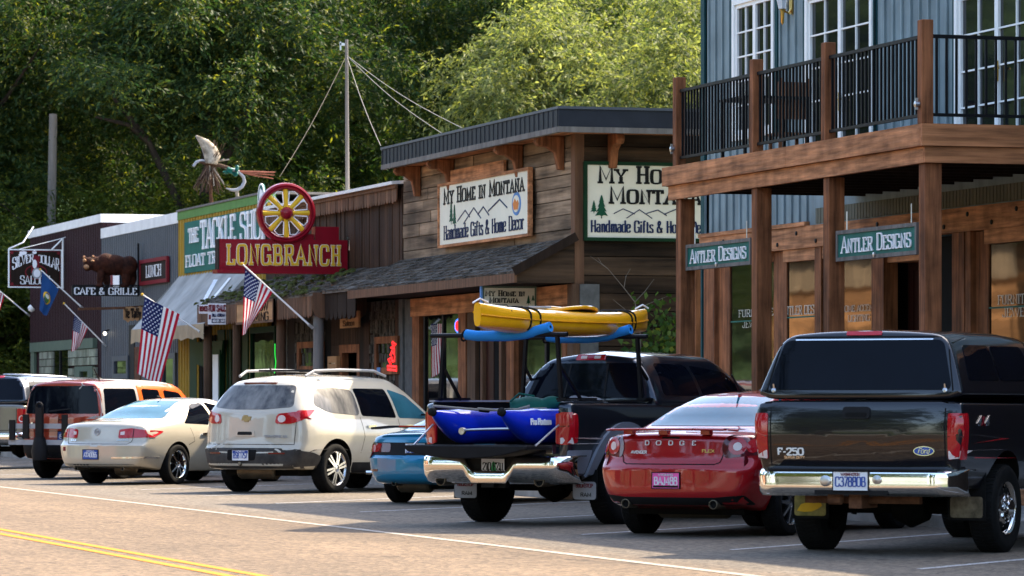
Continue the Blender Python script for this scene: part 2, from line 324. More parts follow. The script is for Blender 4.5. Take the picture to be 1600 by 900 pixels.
# ================================================ setting
def asphalt():
    m = bpy.data.materials.new('asphalt'); m.use_nodes = True; MATS['asphalt'] = m
    n = m.node_tree.nodes; l = m.node_tree.links; b = n['Principled BSDF']; b.inputs['Roughness'].default_value = .9; b.inputs['Specular IOR Level'].default_value = .25
    tc = n.new('ShaderNodeTexCoord')
    def noise(sc, det=4, scale=(1, 1, 1), rough=.6):
        mp = n.new('ShaderNodeMapping'); mp.inputs['Scale'].default_value = scale; l.new(tc.outputs['Object'], mp.inputs[0])
        z = n.new('ShaderNodeTexNoise'); z.inputs['Scale'].default_value = sc; z.inputs['Detail'].default_value = det; z.inputs['Roughness'].default_value = rough
        l.new(mp.outputs[0], z.inputs[0]); return z.outputs['Fac']
    def rng(s, a, b_, c, d):
        r = n.new('ShaderNodeMapRange'); l.new(s, r.inputs[0])
        for i, v in enumerate((a, b_, c, d)): r.inputs[i + 1].default_value = v
        return r.outputs[0]
    def mul(a, b_):
        q = n.new('ShaderNodeMath'); q.operation = 'MULTIPLY'; l.new(a, q.inputs[0]); l.new(b_, q.inputs[1]); return q.outputs[0]
    vo = n.new('ShaderNodeTexVoronoi'); vo.inputs['Scale'].default_value = 23; l.new(tc.outputs['Object'], vo.inputs[0])     # chip seal stones
    gr = n.new('ShaderNodeSeparateColor'); l.new(vo.outputs['Color'], gr.inputs[0])
    chip = rng(gr.outputs[0], 0, 1, .5, 1.5)
    tracks = rng(noise(.55, 4, (1, .025, 1)), .35, .7, .78, 1.14)                                                          # worn wheel tracks along the street
    patch = rng(noise(.35, 5), .35, .7, .84, 1.12)
    spots = rng(noise(2.2, 3, (1, .5, 1)), .68, .74, 1, .55)                                                               # oil drips
    wob = n.new('ShaderNodeTexNoise'); wob.inputs['Scale'].default_value = 1.1; wob.inputs['Detail'].default_value = 5; l.new(tc.outputs['Object'], wob.inputs[0])
    dv = n.new('ShaderNodeVectorMath'); dv.operation = 'MULTIPLY_ADD'; dv.inputs[1].default_value = (1.6, 1.6, 0); l.new(wob.outputs['Color'], dv.inputs[0]); l.new(tc.outputs['Object'], dv.inputs[2])
    cr = n.new('ShaderNodeTexVoronoi'); cr.feature = 'DISTANCE_TO_EDGE'; cr.inputs['Scale'].default_value = .17; l.new(dv.outputs[0], cr.inputs[0])
    crack = rng(cr.outputs['Distance'], .0015, .0035, .45, 1)                                                              # a few hairline cracks
    k = mul(mul(mul(chip, tracks), mul(patch, spots)), crack)
    sp = n.new('ShaderNodeSeparateXYZ'); l.new(tc.outputs['Object'], sp.inputs[0])
    mixf = rng(sp.outputs[0], 10.9, 11.6, 0, 1)
    mx = n.new('ShaderNodeMix'); mx.data_type = 'RGBA'; l.new(mixf, mx.inputs[0]); mx.inputs[6].default_value = (.118, .082, .051, 1); mx.inputs[7].default_value = (.105, .086, .066, 1)
    sc = n.new('ShaderNodeVectorMath'); sc.operation = 'SCALE'; l.new(mx.outputs[2], sc.inputs[0]); l.new(k, sc.inputs['Scale']); l.new(sc.outputs[0], b.inputs['Base Color'])
    bp = n.new('ShaderNodeBump'); bp.inputs['Strength'].default_value = .6; bp.inputs['Distance'].default_value = .012; l.new(vo.outputs['Distance'], bp.inputs['Height']); l.new(bp.outputs[0], b.inputs['Normal'])
asphalt()
def worn(name, col, thr):
    m = mk(name, col, .8, var=.12, vs=8); n = m.node_tree.nodes; l = m.node_tree.links; b = n['Principled BSDF']
    tc = n.new('ShaderNodeTexCoord'); z = n.new('ShaderNodeTexNoise'); z.inputs['Scale'].default_value = 24; z.inputs['Detail'].default_value = 5; z.inputs['Roughness'].default_value = .7; l.new(tc.outputs['Object'], z.inputs[0])
    r = n.new('ShaderNodeMapRange'); l.new(z.outputs['Fac'], r.inputs[0]); r.inputs[1].default_value = thr; r.inputs[2].default_value = thr + .1
    mx = n.new('ShaderNodeMix'); mx.data_type = 'RGBA'; l.new(r.outputs[0], mx.inputs[0]); l.new(b.inputs['Base Color'].links[0].from_socket, mx.inputs[6]); mx.inputs[7].default_value = (.095, .072, .05, 1)
    l.new(mx.outputs[2], b.inputs['Base Color'])
worn('yellow_line', (.44, .165, .01), .55); worn('white_line', (.3, .27, .23), .5); worn('stall_line', (.36, .36, .36), .5)
mk('soil', (.1, .09, .05), .95, var=.4, vs=.6, col2=(.07, .1, .03)); mk('concrete', (.3, .28, .25), .85, var=.2, vs=3, stain=.25, bump=.2)
def sheet(name, x0, x1, y0, y1, z, m):
    mb = MB(); mb.add([(x0, y0, z), (x1, y0, z), (x1, y1, z), (x0, y1, z)], [(0, 1, 2, 3)]); return tag(mb.build(name, m), kind='structure')
sheet('ground', -700, 700, -300, 1200, -.06, 'soil')
hb = MB(); hb.grid(lambda u, v: (lerp(-420, 520, u), 240 + 260 * v, -1 + 75 * (1 - math.cos(math.pi * v)) / 2 * (1 + .25 * math.sin(7 * u + 1) + .12 * math.sin(19 * u))), 60, 16)
mk('hill_green', (.02, .04, .014), .95, var=.6, vs=.12, col2=(.04, .07, .02), det=10); tag(hb.build('sky_block_hill', 'hill_green'), kind='structure')  # added hill, blocks the bright horizon sky behind the trees
sheet('road', -5.2, 17.3, -40, 330, 0, 'asphalt')
tag(MB().box(17.3, 17.45, 20, 200, -.05, .13).build('kerb', 'concrete'), kind='structure')
tag(MB().box(17.45, 24, 20, 200, -.05, .126).build('sidewalk', 'concrete'), kind='structure')
tag(MB().box(-5.4, -5.2, -40, 330, -.05, .13).build('kerb', 'concrete'), kind='structure')
sheet('sidewalk', -9, -5.4, -40, 330, .126, 'concrete')
for dx in (-.15, .1):
    mb = MB(); mb.add([(7.2 + dx - .055, -20, .004), (7.2 + dx + .055, -20, .004), (7.2 + dx + .055, 300, .004), (7.2 + dx - .055, 300, .004)], [(0, 1, 2, 3)])
    tag(mb.build('centre_line', 'yellow_line'), kind='structure')
sheet('edge_line', 10.93, 11.06, -20, 300, .004, 'white_line')
for k in range(-3, 18):
    c0 = 18.15 + 4.55 * k                                         # stall lines run at 45 degrees: y = x + c0
    x0, x1 = 12.75, 17.25; w = .05 * 1.414
    mb = MB(); mb.add([(x0, x0 + c0 - w, .004), (x1, x1 + c0 - w, .004), (x1, x1 + c0 + w, .004), (x0, x0 + c0 + w, .004)], [(0, 1, 2, 3)])
    tag(mb.build('parking_line', 'stall_line'), kind='structure')

# ================================================ blue-grey two-storey shop with the balcony
XF = 20.0
def P_(z0, z1): return z0, z1
AN = thing('two_storey_shop', 'blue-grey two-storey shop with timber balcony and white French doors', 'building', (20, 45, 0))
YA = 56.8; YB = 24.0
def facade_wall(mb, x, y0, y1, z0, z1, holes, t=.25):
    """a street-front wall with rectangular openings (ya, yb, za, zb)"""
    ys = sorted({y0, y1, *[h[0] for h in holes], *[h[1] for h in holes]}); zs = sorted({z0, z1, *[h[2] for h in holes], *[h[3] for h in holes]})
    for a, b in zip(ys, ys[1:]):
        run = None
        for c, d in zip(zs, zs[1:]):
            my, mz = (a + b) / 2, (c + d) / 2; hole = any(h[0] < my < h[1] and h[2] < mz < h[3] for h in holes)
            if hole:
                if run: mb.box(x, x + t, a, b, run[0], run[1]); run = None
            else: run = (run[0], d) if run else (c, d)
        if run: mb.box(x, x + t, a, b, run[0], run[1])
def battens(mb, x, y0, y1, z0, z1, pitch, holes=(), w=.045, d=.03):
    y = y0 + .1
    while y < y1 - .05:
        segs = [(z0, z1)]
        for h in holes:
            if h[0] - w < y < h[1] + w:
                segs = [s_ for a, b in segs for s_ in ((a, min(b, h[2])), (max(a, h[3]), b)) if s_[1] - s_[0] > .02]
        for a, b in segs: mb.box(x - d, x - .002, y, y + w, a, b)
        y += pitch
def win_y(px0, px1): return yX(px1, XF), yX(px0, XF)
uw = win_y(1148, 1213); d1 = win_y(1262, 1367); d2 = win_y(1496, 1625)
ZD = 4.43
holes = [(uw[0], uw[1], 5.15, 7.2), (d1[0], d1[1], ZD + .02, 7.0), (d2[0], d2[1], ZD + .02, 7.0), (38.5, 40.2, 5.2, 7.0), (31, 33, 5.2, 7.0)]
w_ = MB(); facade_wall(w_, XF, YB, YA, 3.8, 8.75, holes)
w_.box(XF, 34, YA - .25, YA, 0.1, 8.75); w_.box(XF + .3, 34, YB, YB + .25, 0.1, 8.75); w_.box(33.8, 34, YB + .25, YA - .25, 0, 8.75)
w_.build('wall', 'blue_siding', AN)
b_ = MB(); battens(b_, XF, YB, YA, ZD + .05, 8.7, .3, holes); battens(b_, XF, 52.35, YA, 3.82, ZD + .05, .3); b_.build('batten', 'blue_siding', AN)
t_ = MB(); battens(t_, XF, 36, 52.2, 3.82, ZD - .4, .105, (), .085, .014); t_.build('porch_siding', 'tan_siding', AN)
tr_ = [(XF - .035, XF + .1, YA - .02, YA + .03, .13, 8.75), (XF - .035, XF - .001, YA - .13, YA - .02, 3.865, 8.75)]
for h in holes[:3]: tr_ += [(XF - .03, XF - .002, h[0] - .1, h[0] - .003, max(h[2], ZD), h[3] + .1), (XF - .03, XF - .002, h[1] + .003, h[1] + .1, max(h[2], ZD), h[3] + .1)]
for bx in tr_: MB().box(*bx).build('trim_board', 'teal_trim', AN)
bolt = MB().box(XF - .06, XF + .1, 36, YA + .02, 3.5, 3.8); MB().box(XF - .08, XF + .05, 52.4, YA + .02, 3.803, 3.86).build('ledge_board', 'red_cedar_long', AN)
for y in np.arange(37, 56.5, .75): bolt.lathe([(0, .02), (.03, .016), (.03, 0)], (XF - .06, y, 3.58 + .13 * (int(y * 4) % 2)), (-1, 0, 0), 8, 1)
bolt.build('shop_beam', ['red_cedar_long', 'near_black'], AN)
rf = MB()                                                             # roof with the gable that throws the pointed shadow on the road
def slab(mb, pts, t=.18):
    pts = [Vector(p) for p in pts]; n = (pts[1] - pts[0]).cross(pts[2] - pts[0]).normalized() * -t; k = len(pts)
    mb.add(pts + [p + n for p in pts], [list(range(k)), list(range(2 * k - 1, k - 1, -1))] + [(i, k + i, k + (i + 1) % k, (i + 1) % k) for i in range(k)])
slab(rf, [(19.45, YB - .4, 8.8), (27, YB - .4, 12.0), (27, YA + .35, 12.0), (19.45, YA + .35, 8.8)]); slab(rf, [(27, YB - .4, 12.0), (34.5, YB - .4, 8.8), (34.5, YA + .35, 8.8), (27, YA + .35, 12.0)])
gy, gz = 46.2, 10.8
slab(rf, [(19.4, gy - 2.1, 8.85), (19.4, gy, gz), (25.2, gy, gz), (21, gy - 2.1, 8.95)]); slab(rf, [(19.4, gy, gz), (19.4, gy + 2.1, 8.85), (21, gy + 2.1, 8.95), (25.2, gy, gz)])
rf.build('roof', 'charcoal_metal', AN)
gb = MB(); gb.prism([(gy - 1.9, 8.75), (gy + 1.9, 8.75), (gy, gz - .22)], (XF - .2, 0, 0), (0, 1, 0), (0, 0, 1), .22); gb.build('gable', 'blue_siding', AN)
def glazed(parent, y0, y1, z0, z1, nx, nz, leaf=1, x=XF, fr=.09, mu=.022, mat='white_paint', glass='house_glass', name='window', handle=False):
    f = MB(); f.box(x - .05, x + .08, y0, y0 + fr, z0, z1); f.box(x - .05, x + .08, y1 - fr, y1, z0, z1); f.box(x - .05, x + .08, y0 + fr, y1 - fr, z1 - fr, z1); f.box(x - .05, x + .08, y0 + fr, y1 - fr, z0, z0 + fr)
    lw = (y1 - y0 - 2 * fr) / leaf
    for L in range(leaf):
        a = y0 + fr + L * lw; b = a + lw; st = .055
        f.box(x - .02, x + .05, a, a + st, z0 + fr, z1 - fr); f.box(x - .02, x + .05, b - st, b, z0 + fr, z1 - fr)
        f.box(x - .02, x + .05, a + st, b - st, z0 + fr, z0 + fr + st * (3 if handle else 1)); f.box(x - .02, x + .05, a + st, b - st, z1 - fr - st, z1 - fr)
        for i in range(1, nx): y = lerp(a + st, b - st, i / nx); f.box(x - .012, x + .03, y - mu / 2, y + mu / 2, z0 + fr + st, z1 - fr - st)
        for j in range(1, nz): z = lerp(z0 + fr + st, z1 - fr - st, j / nz); f.box(x - .010, x + .028, a + st, b - st, z - mu / 2, z + mu / 2)
    o = f.build(name, mat, parent)
    MB().box(x + .015, x + .025, y0 + fr, y1 - fr, z0 + fr, z1 - fr).build('pane', glass, o)
    if handle: h = MB(); h.box(x - .05, x - .02, (y0 + y1) / 2 - .07, (y0 + y1) / 2 - .03, z0 + .85, z0 + 1.1); h.beam((x - .06, (y0 + y1) / 2 - .05, z0 + 1), (x - .06, (y0 + y1) / 2 - .17, z0 + 1), .02, .02); h.build('handle', 'brass', o)
    return o
glazed(AN, uw[0], uw[1], 5.15, 7.2, 2, 5, 2)
glazed(AN, d1[0], d1[1], ZD + .02, 7.0, 2, 5, 2, name='french_door', handle=True); glazed(AN, d2[0], d2[1], ZD + .02, 7.0, 2, 5, 2, name='french_door', handle=True)
glazed(AN, 38.5, 40.2, 5.2, 7.0, 2, 4, 2); glazed(AN, 31, 33, 5.2, 7.0, 2, 4, 2)
# balcony
DX, DY0, DY1 = 17.3, 41.85, 50.72
dk = MB(); dk.box(DX + .06, XF - .04, DY0 + .06, DY1 - .06, 4.27, ZD); 
for y in np.arange(DY0 + .5, DY1, .6): dk.box(DX + .1, XF - .07, y, y + .05, 4.1, 4.268)
dk.build('deck_floor', 'dark_wood', AN)
for bx in ((DX - .02, DX + .055, DY0 + .02, 46.1, 4.215, 4.46), (DX - .022, DX + .053, 46.104, DY1, 4.215, 4.46), (DX + .03, DX + .1, DY0 + .04, 45.2, 4.03, 4.21), (DX + .032, DX + .1, 45.204, DY1 - .1, 4.03, 4.21)): MB().box(*bx).build('fascia_board', 'red_cedar_long', AN)
for bx in ((DX - .02, XF - .07, DY0 - .055, DY0 + .016, 4.215, 4.46), (DX + .03, XF - .07, DY0 - .02, DY0 + .036, 4.03, 4.21), (DX + .06, XF - .07, DY1 + .002, DY1 + .06, 4.215, 4.46)): MB().box(*bx).build('fascia_board', 'red_cedar_deep', AN)
PX = DX + .16
lows = [yX((a + b) / 2, PX) for a, b in ((1056, 1086), (1175, 1205), (1286, 1320), (1436, 1471))]
ups = [yX((a + b) / 2, PX - .08) for a, b in ((1053, 1071), (1174, 1191), (1284, 1306), (1434, 1459))]
for y in lows: MB().box(PX - .1, PX + .1, y - .1, y + .1, .125, 4.03).build('porch_post', 'red_cedar', AN, bevel=.012)
for y in ups: MB().box(PX - .155, PX - .015, y - .07, y + .07, 4.462, 5.62).build('rail_post', 'red_cedar', AN, bevel=.01)
for a, b in zip(ups, ups[1:]):
    a, b = b + .075, a - .075; r_ = MB(); x = PX - .085
    r_.box(x - .022, x + .022, a, b, 5.42, 5.46); r_.box(x - .02, x + .02, a, b, 4.55, 4.585); n = int((b - a) / .115)
    for i in range(n): y = lerp(a, b, (i + .5) / n); r_.box(x - .0125, x + .0125, y - .0125, y + .0125, 4.585, 5.42)
    r_.build('railing', 'black_metal', AN)
r_ = MB(); y = ups[-1]; a, b = PX - .01, XF - .05; r_.box(a, b, y - .022, y + .022, 5.42, 5.46); r_.box(a, b, y - .02, y + .02, 4.55, 4.585); n = int((b - a) / .115)
for i in range(n): x = lerp(a, b, (i + .5) / n); r_.box(x - .0125, x + .0125, y - .0125, y + .0125, 4.585, 5.42)
r_.build('railing', 'black_metal', AN)
for y in (ups[0], ups[-1]):
    f = MB(); x = PX - .16; f.lathe([(0, .06), (.035, .05), (.035, 0)], (x, y, 4.68), (-1, 0, 0), 10); f.beam((x - .03, y, 4.62), (x - .03, y, 4.75), .03, .02); f.build('eye_bolt', 'steel', AN)
# shop front under the balcony
def col(parent, px0, px1, z0, z1, m='red_cedar', x=XF, d=.16, proud=.04, name='shop_post'):
    return MB().box(x - proud, x + d, yX(px1, x), yX(px0, x), z0, z1).build(name, m, parent)
ZB = 3.497
for a, b in ((1085.5, 1090.5), (1103.6, 1120), (1277, 1287), (1366, 1385), (1492, 1511), (1513, 1521)): col(AN, a, b, .127, ZB)
for a, b in ((1120.3, 1137), (1206, 1226), (1521.3, 1541)): col(AN, a, b, .127, ZB - .01, proud=-.03)
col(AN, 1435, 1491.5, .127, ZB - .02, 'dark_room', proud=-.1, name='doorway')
for a, b, z in ((1226.3, 1276.7, 3.33), (1287.3, 1365.7, 3.33), (1137.3, 1206, 3.36), (1541.3, 1640, 3.32)):
    y0, y1 = yX(b, XF), yX(a, XF); MB().box(XF - .03, XF + .12, y0, y1, z, ZB).build('head_rail', 'red_cedar_long', AN)
    o = MB().box(XF - .02, XF + .14, y0, y1, .127, .62).build('stall_riser', 'red_cedar_long', AN)
    MB().box(XF + .05, XF + .06, y0, y1, .62, z).build('shop_window', 'shop_glass', AN)
y0, y1 = yX(1434.7, XF), yX(1385.3, XF)
dr = MB(); dr.box(XF + .3, XF + .34, y0, y1, .127, 3.2)
for i in range(7): y = lerp(y0 + .05, y1 - .05, i / 6); dr.box(XF + .285, XF + .298, y - .012, y + .012, .2, 3.1)
dr.build('entry_door', 'red_brown_door', AN); MB().box(XF + .35, XF + .4, YB + .3, YA - .3, .12, 3.5).build('room_backing', 'dark_room', AN); MB().box(XF + .01, XF + .3, y0, y1, 3.2, ZB).build('door_head', 'red_cedar_long', AN)
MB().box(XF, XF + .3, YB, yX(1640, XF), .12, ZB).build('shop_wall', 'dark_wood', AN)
for a, b, py in ((1142, 1200, 503), (1220, 1277, 497), (1533, 1630, 482)):
    p = onX(a, py, XF + .04); q = onX(b, py - .04 * (b - a), XF + .04); MB().beam(p, (p.x, q.y, p.z), .01, .02).build('window_stripe', 'teal_board', AN)
def wtext(s, px, py, pxw, h, parent=AN, m='window_letter', x=XF + .045, **k):
    o = onX(px, py, x); w = onX(px - pxw / 2, py, x).y - onX(px + pxw / 2, py, x).y
    t = MB(); text(t, s, o, (0, -1, 0), (0, 0, 1), h, w, depth=.002, **k); return t.build('window_lettering', m, parent)
kw = dict(pen=(.06, .03), serif=.12)
wtext('FURNITURE', 1181, 494, 54, .1, **kw); wtext('JEWELRY', 1182, 511, 44, .1, **kw); wtext('ANTLER DESIGNS', 1256, 491, 70, .12, **kw)
wtext('HOME ACCENTS', 1344, 486, 58, .08, **kw); wtext('LIGHTING', 1342, 502, 34, .085, **kw); wtext('FURNITURE', 1592, 474, 66, .11, **kw); wtext('JEWELRY', 1597, 494, 62, .11, **kw)

# lantern on the wall upstairs
p = onX(1229, 6, XF - .1); LA = thing('wall_lantern', 'brass wall lantern between the white window and French door upstairs', 'lamp', p)
l_ = MB(); l_.box(p.x + .06, p.x + .1, p.y - .06, p.y + .06, p.z - .14, p.z + .06); l_.tube([(p.x + .08, p.y, p.z - .05), (p.x + .03, p.y, p.z - .13), (p.x - .04, p.y, p.z - .1)], .016, 6); l_.lathe([(.0, -.3), (.022, -.26), (.03, -.1), (.05, -.08), (.0, -.07)], (p.x - .06, p.y, p.z), (0, 0, 1), 10); l_.build('bracket', 'brass', LA)
l_ = MB(); l_.lathe([(.05, -.07), (.095, .13), (.1, .14), (.0, .3)], (p.x - .06, p.y, p.z), (0, 0, 1), 6); l_.build('lamp_shade', 'lantern_glass', LA)
l_ = MB(); l_.lathe([(.105, .13), (.11, .15), (.03, .26), (.0, .33)], (p.x - .06, p.y, p.z), (0, 0, 1), 6)
for j in range(6): th = j * math.pi / 3; l_.beam((p.x - .06 + .05 * math.cos(th), p.y + .05 * math.sin(th), p.z - .07), (p.x - .06 + .097 * math.cos(th), p.y + .097 * math.sin(th), p.z + .13), .012, .012)
l_.build('cage', 'white_paint', LA)
# balcony table and chair, seen through the bars
def leggy(name, label, cat, c, w, h, back=None, m='near_black'):
    t = thing(name, label, cat, c); MB().box(c[0] - w / 2, c[0] + w / 2, c[1] - w / 2, c[1] + w / 2, c[2] + h, c[2] + h + .03).build('tabletop' if not back else 'seat', m, t)
    for a in (-1, 1):
        for b in (-1, 1): MB().box(c[0] + a * (w / 2 - .04) - .02, c[0] + a * (w / 2 - .04) + .02, c[1] + b * (w / 2 - .04) - .02, c[1] + b * (w / 2 - .04) + .02, c[2], c[2] + h - .001).build('leg', m, t)
    if back:
        q = MB(); q.box(c[0] - w / 2, c[0] + w / 2, c[1] - w / 2, c[1] - w / 2 + .03, c[2] + h + .2, c[2] + back)
        for a in (-1, 1): q.box(c[0] + a * (w / 2 - .04) - .02, c[0] + a * (w / 2 - .04) + .02, c[1] - w / 2 - .012, c[1] - w / 2 + .028, c[2] + h + .031, c[2] + back + .05)
        q.build('backrest', m, t)
yt = yX(1195, 18.6); leggy('balcony_table', 'small black table standing on the balcony behind the railing', 'table', (18.6, yt, ZD), .95, .92)
leggy('balcony_chair', 'brown wooden chair on the balcony beside the black table', 'chair', (18.9, yX(1232, 18.9), ZD), .45, .46, 1.15, 'red_cedar')
# ================================================ log-sided gift shop with the shingled porch
YH0, YH1 = 63.0, 73.66
MH = thing('log_gift_shop', 'weathered brown log-sided shop with overhanging metal-clad cornice and shingled porch roof', 'building', (20, 68, 0))
def planks(mb, fn, a0, a1, z0, z1, h, rnd, joints=1.0):
    z = z0; k = 0
    while z < z1 - .02:
        hh = min(h * rnd.uniform(.9, 1.1), z1 - z); a = a0 + (0 if k % 2 else -rnd.uniform(0, 2) * joints)
        while a < a1:
            b = a + rnd.uniform(2.4, 4.2) * joints; fn(mb, max(a, a0), min(b, a1) - .004, z, z + hh - .014, rnd.uniform(0, .02)); a = b
        z += hh; k += 1
rn = random.Random(4)
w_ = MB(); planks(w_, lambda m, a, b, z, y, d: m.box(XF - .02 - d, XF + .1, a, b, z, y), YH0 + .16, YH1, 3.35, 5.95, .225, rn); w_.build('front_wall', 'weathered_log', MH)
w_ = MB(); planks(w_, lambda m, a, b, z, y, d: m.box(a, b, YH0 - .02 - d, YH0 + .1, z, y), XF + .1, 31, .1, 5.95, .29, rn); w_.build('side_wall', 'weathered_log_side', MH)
MB().box(XF - .05, XF + .11, YH0 - .05, YH0 + .155, 3.3, 5.95).build('corner_board', 'brown_trim', MH)
b_ = MB().box(XF + .11, 31, YH0 + .11, YH1, 3.35, 6.0); b_.box(XF + .55, 31, YH0 + .11, YH1, 0, 3.348); b_.build('building_body', 'dark_room', MH)
CX, CY = 19.4, 62.05
c_ = MB(); c_.box(CX, 31, CY, YH1 - .55, 5.79, 6.07)
y = CY + .05
while y < YH1 - .6: c_.box(CX - .012, CX - .002, y, y + .012, 5.79, 6.07); y += .26
c_.build('cornice', 'charcoal_metal', MH)
c_ = MB(); c_.box(CX - .02, 31, CY - .02, YH1 - .54, 6.072, 6.115); c_.build('cornice_cap', 'slate_metal', MH)
MB().box(CX - .015, CX + .08, CY - .015, YH1 - .56, 5.70, 5.788).build('cornice_trim', 'grey_pole_wood', MH); MB().box(CX + .081, 31, CY - .015, CY + .07, 5.70, 5.788).build('cornice_trim', 'grey_pole_wood', MH)
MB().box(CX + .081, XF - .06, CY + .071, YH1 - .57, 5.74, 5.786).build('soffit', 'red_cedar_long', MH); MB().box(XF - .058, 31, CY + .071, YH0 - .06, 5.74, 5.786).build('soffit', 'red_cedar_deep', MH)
prof = [(0, 0), (0, -.55), (-.1, -.55), (-.13, -.4), (-.16, -.27), (-.3, -.18), (-.44, -.17), (-.5, -.1), (-.47, -.02), (-.4, 0)]
for px in (640, 692, 798, 862):
    y = yX(px, 19.8); m = MB(); m.prism(prof, (XF - .045, y - .07, 5.735), (1, 0, 0), (0, 0, 1), .14); m.build('bracket', 'red_cedar', MH, bevel=.015)
m = MB(); m.prism([(a * -1, b) for a, b in prof], (xY(962, YH0 - .05), YH0 - .045, 5.735), (0, -1, 0), (0, 0, 1), .14); m.build('bracket', 'red_cedar', MH, bevel=.015)
def shingle_roof(name, parent, x0, z0, x1, z1, y0, y1, rows, w, mat='shingle', seed=1, moss=None):
    rr = random.Random(seed); mb = MB(); ms = MB(); dx, dz = (x1 - x0) / rows, (z1 - z0) / rows; sl = Vector((dx, 0, dz)); L = sl.length; sl.normalize(); nrm = Vector((-sl.z, 0, sl.x))
    for r in range(rows):
        y = y0 - rr.uniform(0, w)
        while y < y1:
            ww = w * rr.uniform(.6, 1.35); a, b = max(y, y0), min(y + ww, y1); y += ww + .006
            if b - a < .02: continue
            t = rr.uniform(.018, .045); off = rr.uniform(-.025, .02); p = Vector((x0, 0, z0)) + sl * (L * r + off); q = Vector((x0, 0, z0)) + sl * (L * (r + 1.1)); lo = nrm * .004
            tilt = rr.uniform(0, .008)
            vs = [(p + lo).to_tuple()[:1] + (a,) + ((p + lo).z,), ((p + lo).x, b, (p + lo).z), ((q + lo).x, b, (q + lo).z), ((q + lo).x, a, (q + lo).z)]
            top = [p + nrm * (t + tilt), p + nrm * t, q + nrm * .012, q + nrm * .012]
            vs += [(top[0].x, a, top[0].z), (top[1].x, b, top[1].z), (top[2].x, b, top[2].z), (top[3].x, a, top[3].z)]
            mb.add(vs, [(3, 2, 1, 0), (4, 5, 6, 7), (0, 1, 5, 4), (1, 2, 6, 5), (2, 3, 7, 6), (3, 0, 4, 7)])
            if moss and rr.random() < moss:
                c = p + nrm * (t + .012) + sl * L * rr.uniform(.0, .4)
                for _ in range(3): ms.lathe([(rr.uniform(.03, .09), 0), (.03, .035), (0, .045)], (c.x + rr.uniform(-.05, .05), rr.uniform(a, b), c.z), nrm, 6)
    mb.add([(x0, y0, z0 - .03), (x1, y0, z1 - .03), (x1, y1, z1 - .03), (x0, y1, z0 - .03), (x0, y0, z0), (x1, y0, z1), (x1, y1, z1), (x0, y1, z0)], [(0, 1, 2, 3), (7, 6, 5, 4), (0, 4, 5, 1), (2, 6, 7, 3), (3, 7, 4, 0)])
    o = mb.build(name, mat, parent)
    if moss: tag(ms.build('moss', 'moss', o), kind='stuff')
    return o
EX, EZ = 18.94, 3.47
shingle_roof('porch_roof', MH, EX, EZ, XF - .06, 4.03, YH0 - .12, YH1 + .1, 9, .17)
e_ = MB(); e_.box(EX - .03, EX + .012, YH0 - .1, YH1 + .08, 3.31, 3.462); e_.build('eave_board', 'brown_trim', MH)
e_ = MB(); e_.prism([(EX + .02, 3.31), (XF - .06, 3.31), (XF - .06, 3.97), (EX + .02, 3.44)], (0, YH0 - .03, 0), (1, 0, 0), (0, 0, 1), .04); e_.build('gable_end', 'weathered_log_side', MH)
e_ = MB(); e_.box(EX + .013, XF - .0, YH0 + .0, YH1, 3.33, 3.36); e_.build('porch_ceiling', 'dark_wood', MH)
MB().box(XF - .05, XF + .1, YH0 + .05, yX(645, XF), 2.97, 3.30).build('shop_beam', 'red_cedar_long', MH)
col(MH, 647, 658, .127, 2.968); col(MH, 719, 731, .127, 2.968); col(MH, 731.4, 744, .127, 2.965, 'bare_log', proud=.02); col(MH, 794, 806, .127, 2.968); col(MH, 881, 888, .127, 2.968)
col(MH, 632.5, 646.6, .127, 3.3, 'stone', proud=.0, name='stone_pier')
m = MB(); m.box(XF + .02, XF + .35, YH0 - .12, YH0 + .1, 2.55, 3.295); m.box(XF + .03, XF + .34, YH0 - .1, YH0 + .1, .127, 2.548); m.build('stone_pier', 'stone', MH); MB().box(XF - .1, XF + .018, YH0 - .1, YH0 + .2, .127, 3.298).build('corner_post', 'bare_log', MH)
MB().beam((EX - .05, YH0 - .13, EZ + .02), (XF - .04, YH0 - .13, 4.07), .03, .14, (0, 0, 1)).build('rake_board', 'dark_wood', MH)
def pane(parent, px0, px1, z0, z1, x=XF + .05, mul=(), m='shop_glass', fr='near_black', name='shop_window'):
    y0, y1 = yX(px1, x), yX(px0, x); o = MB().box(x, x + .012, y0, y1, z0, z1).build(name, m, parent)
    for px in mul: y = yX(px, x); MB().box(x - .03, x - .002, y - .05, y + .05, z0, z1).build('mullion', fr, parent)
    return o
pane(MH, 658.3, 718.7, .5, 2.96, mul=(665, 694)); pane(MH, 806.3, 880.7, .5, 2.96, mul=(855,))
col(MH, 658.3, 718.7, .127, .498, 'red_cedar_long', name='stall_riser'); col(MH, 806.3, 880.7, .127, .498, 'red_cedar_long', name='stall_riser')
col(MH, 744.3, 752, .127, 2.96, 'dark_room', proud=-.05, name='door_gap'); col(MH, 785, 793.7, .127, 2.96, 'dark_room', proud=-.05, name='door_gap')
y0, y1 = yX(785, XF), yX(752, XF); d_ = MB()
d_.box(XF - .02, XF + .1, y0, y0 + .14, .127, 2.5); d_.box(XF - .02, XF + .1, y1 - .14, y1, .127, 2.5); d_.box(XF - .02, XF + .1, y0, y1, 2.503, 2.965); o = d_.build('door_frame', 'brown_trim', MH)
MB().box(XF + .06, XF + .1, y0 + .142, y1 - .6, .13, 2.5).build('door_panel', 'dark_room', o); MB().box(XF + .05, XF + .1, y1 - .6, y1 - .142, .13, 2.5).build('door', 'red_brown_door', o)
m = MB(); m.box(XF - .1, XF - .022, yX(702, XF - .1), yX(790, XF - .1), 5.15, 5.36)
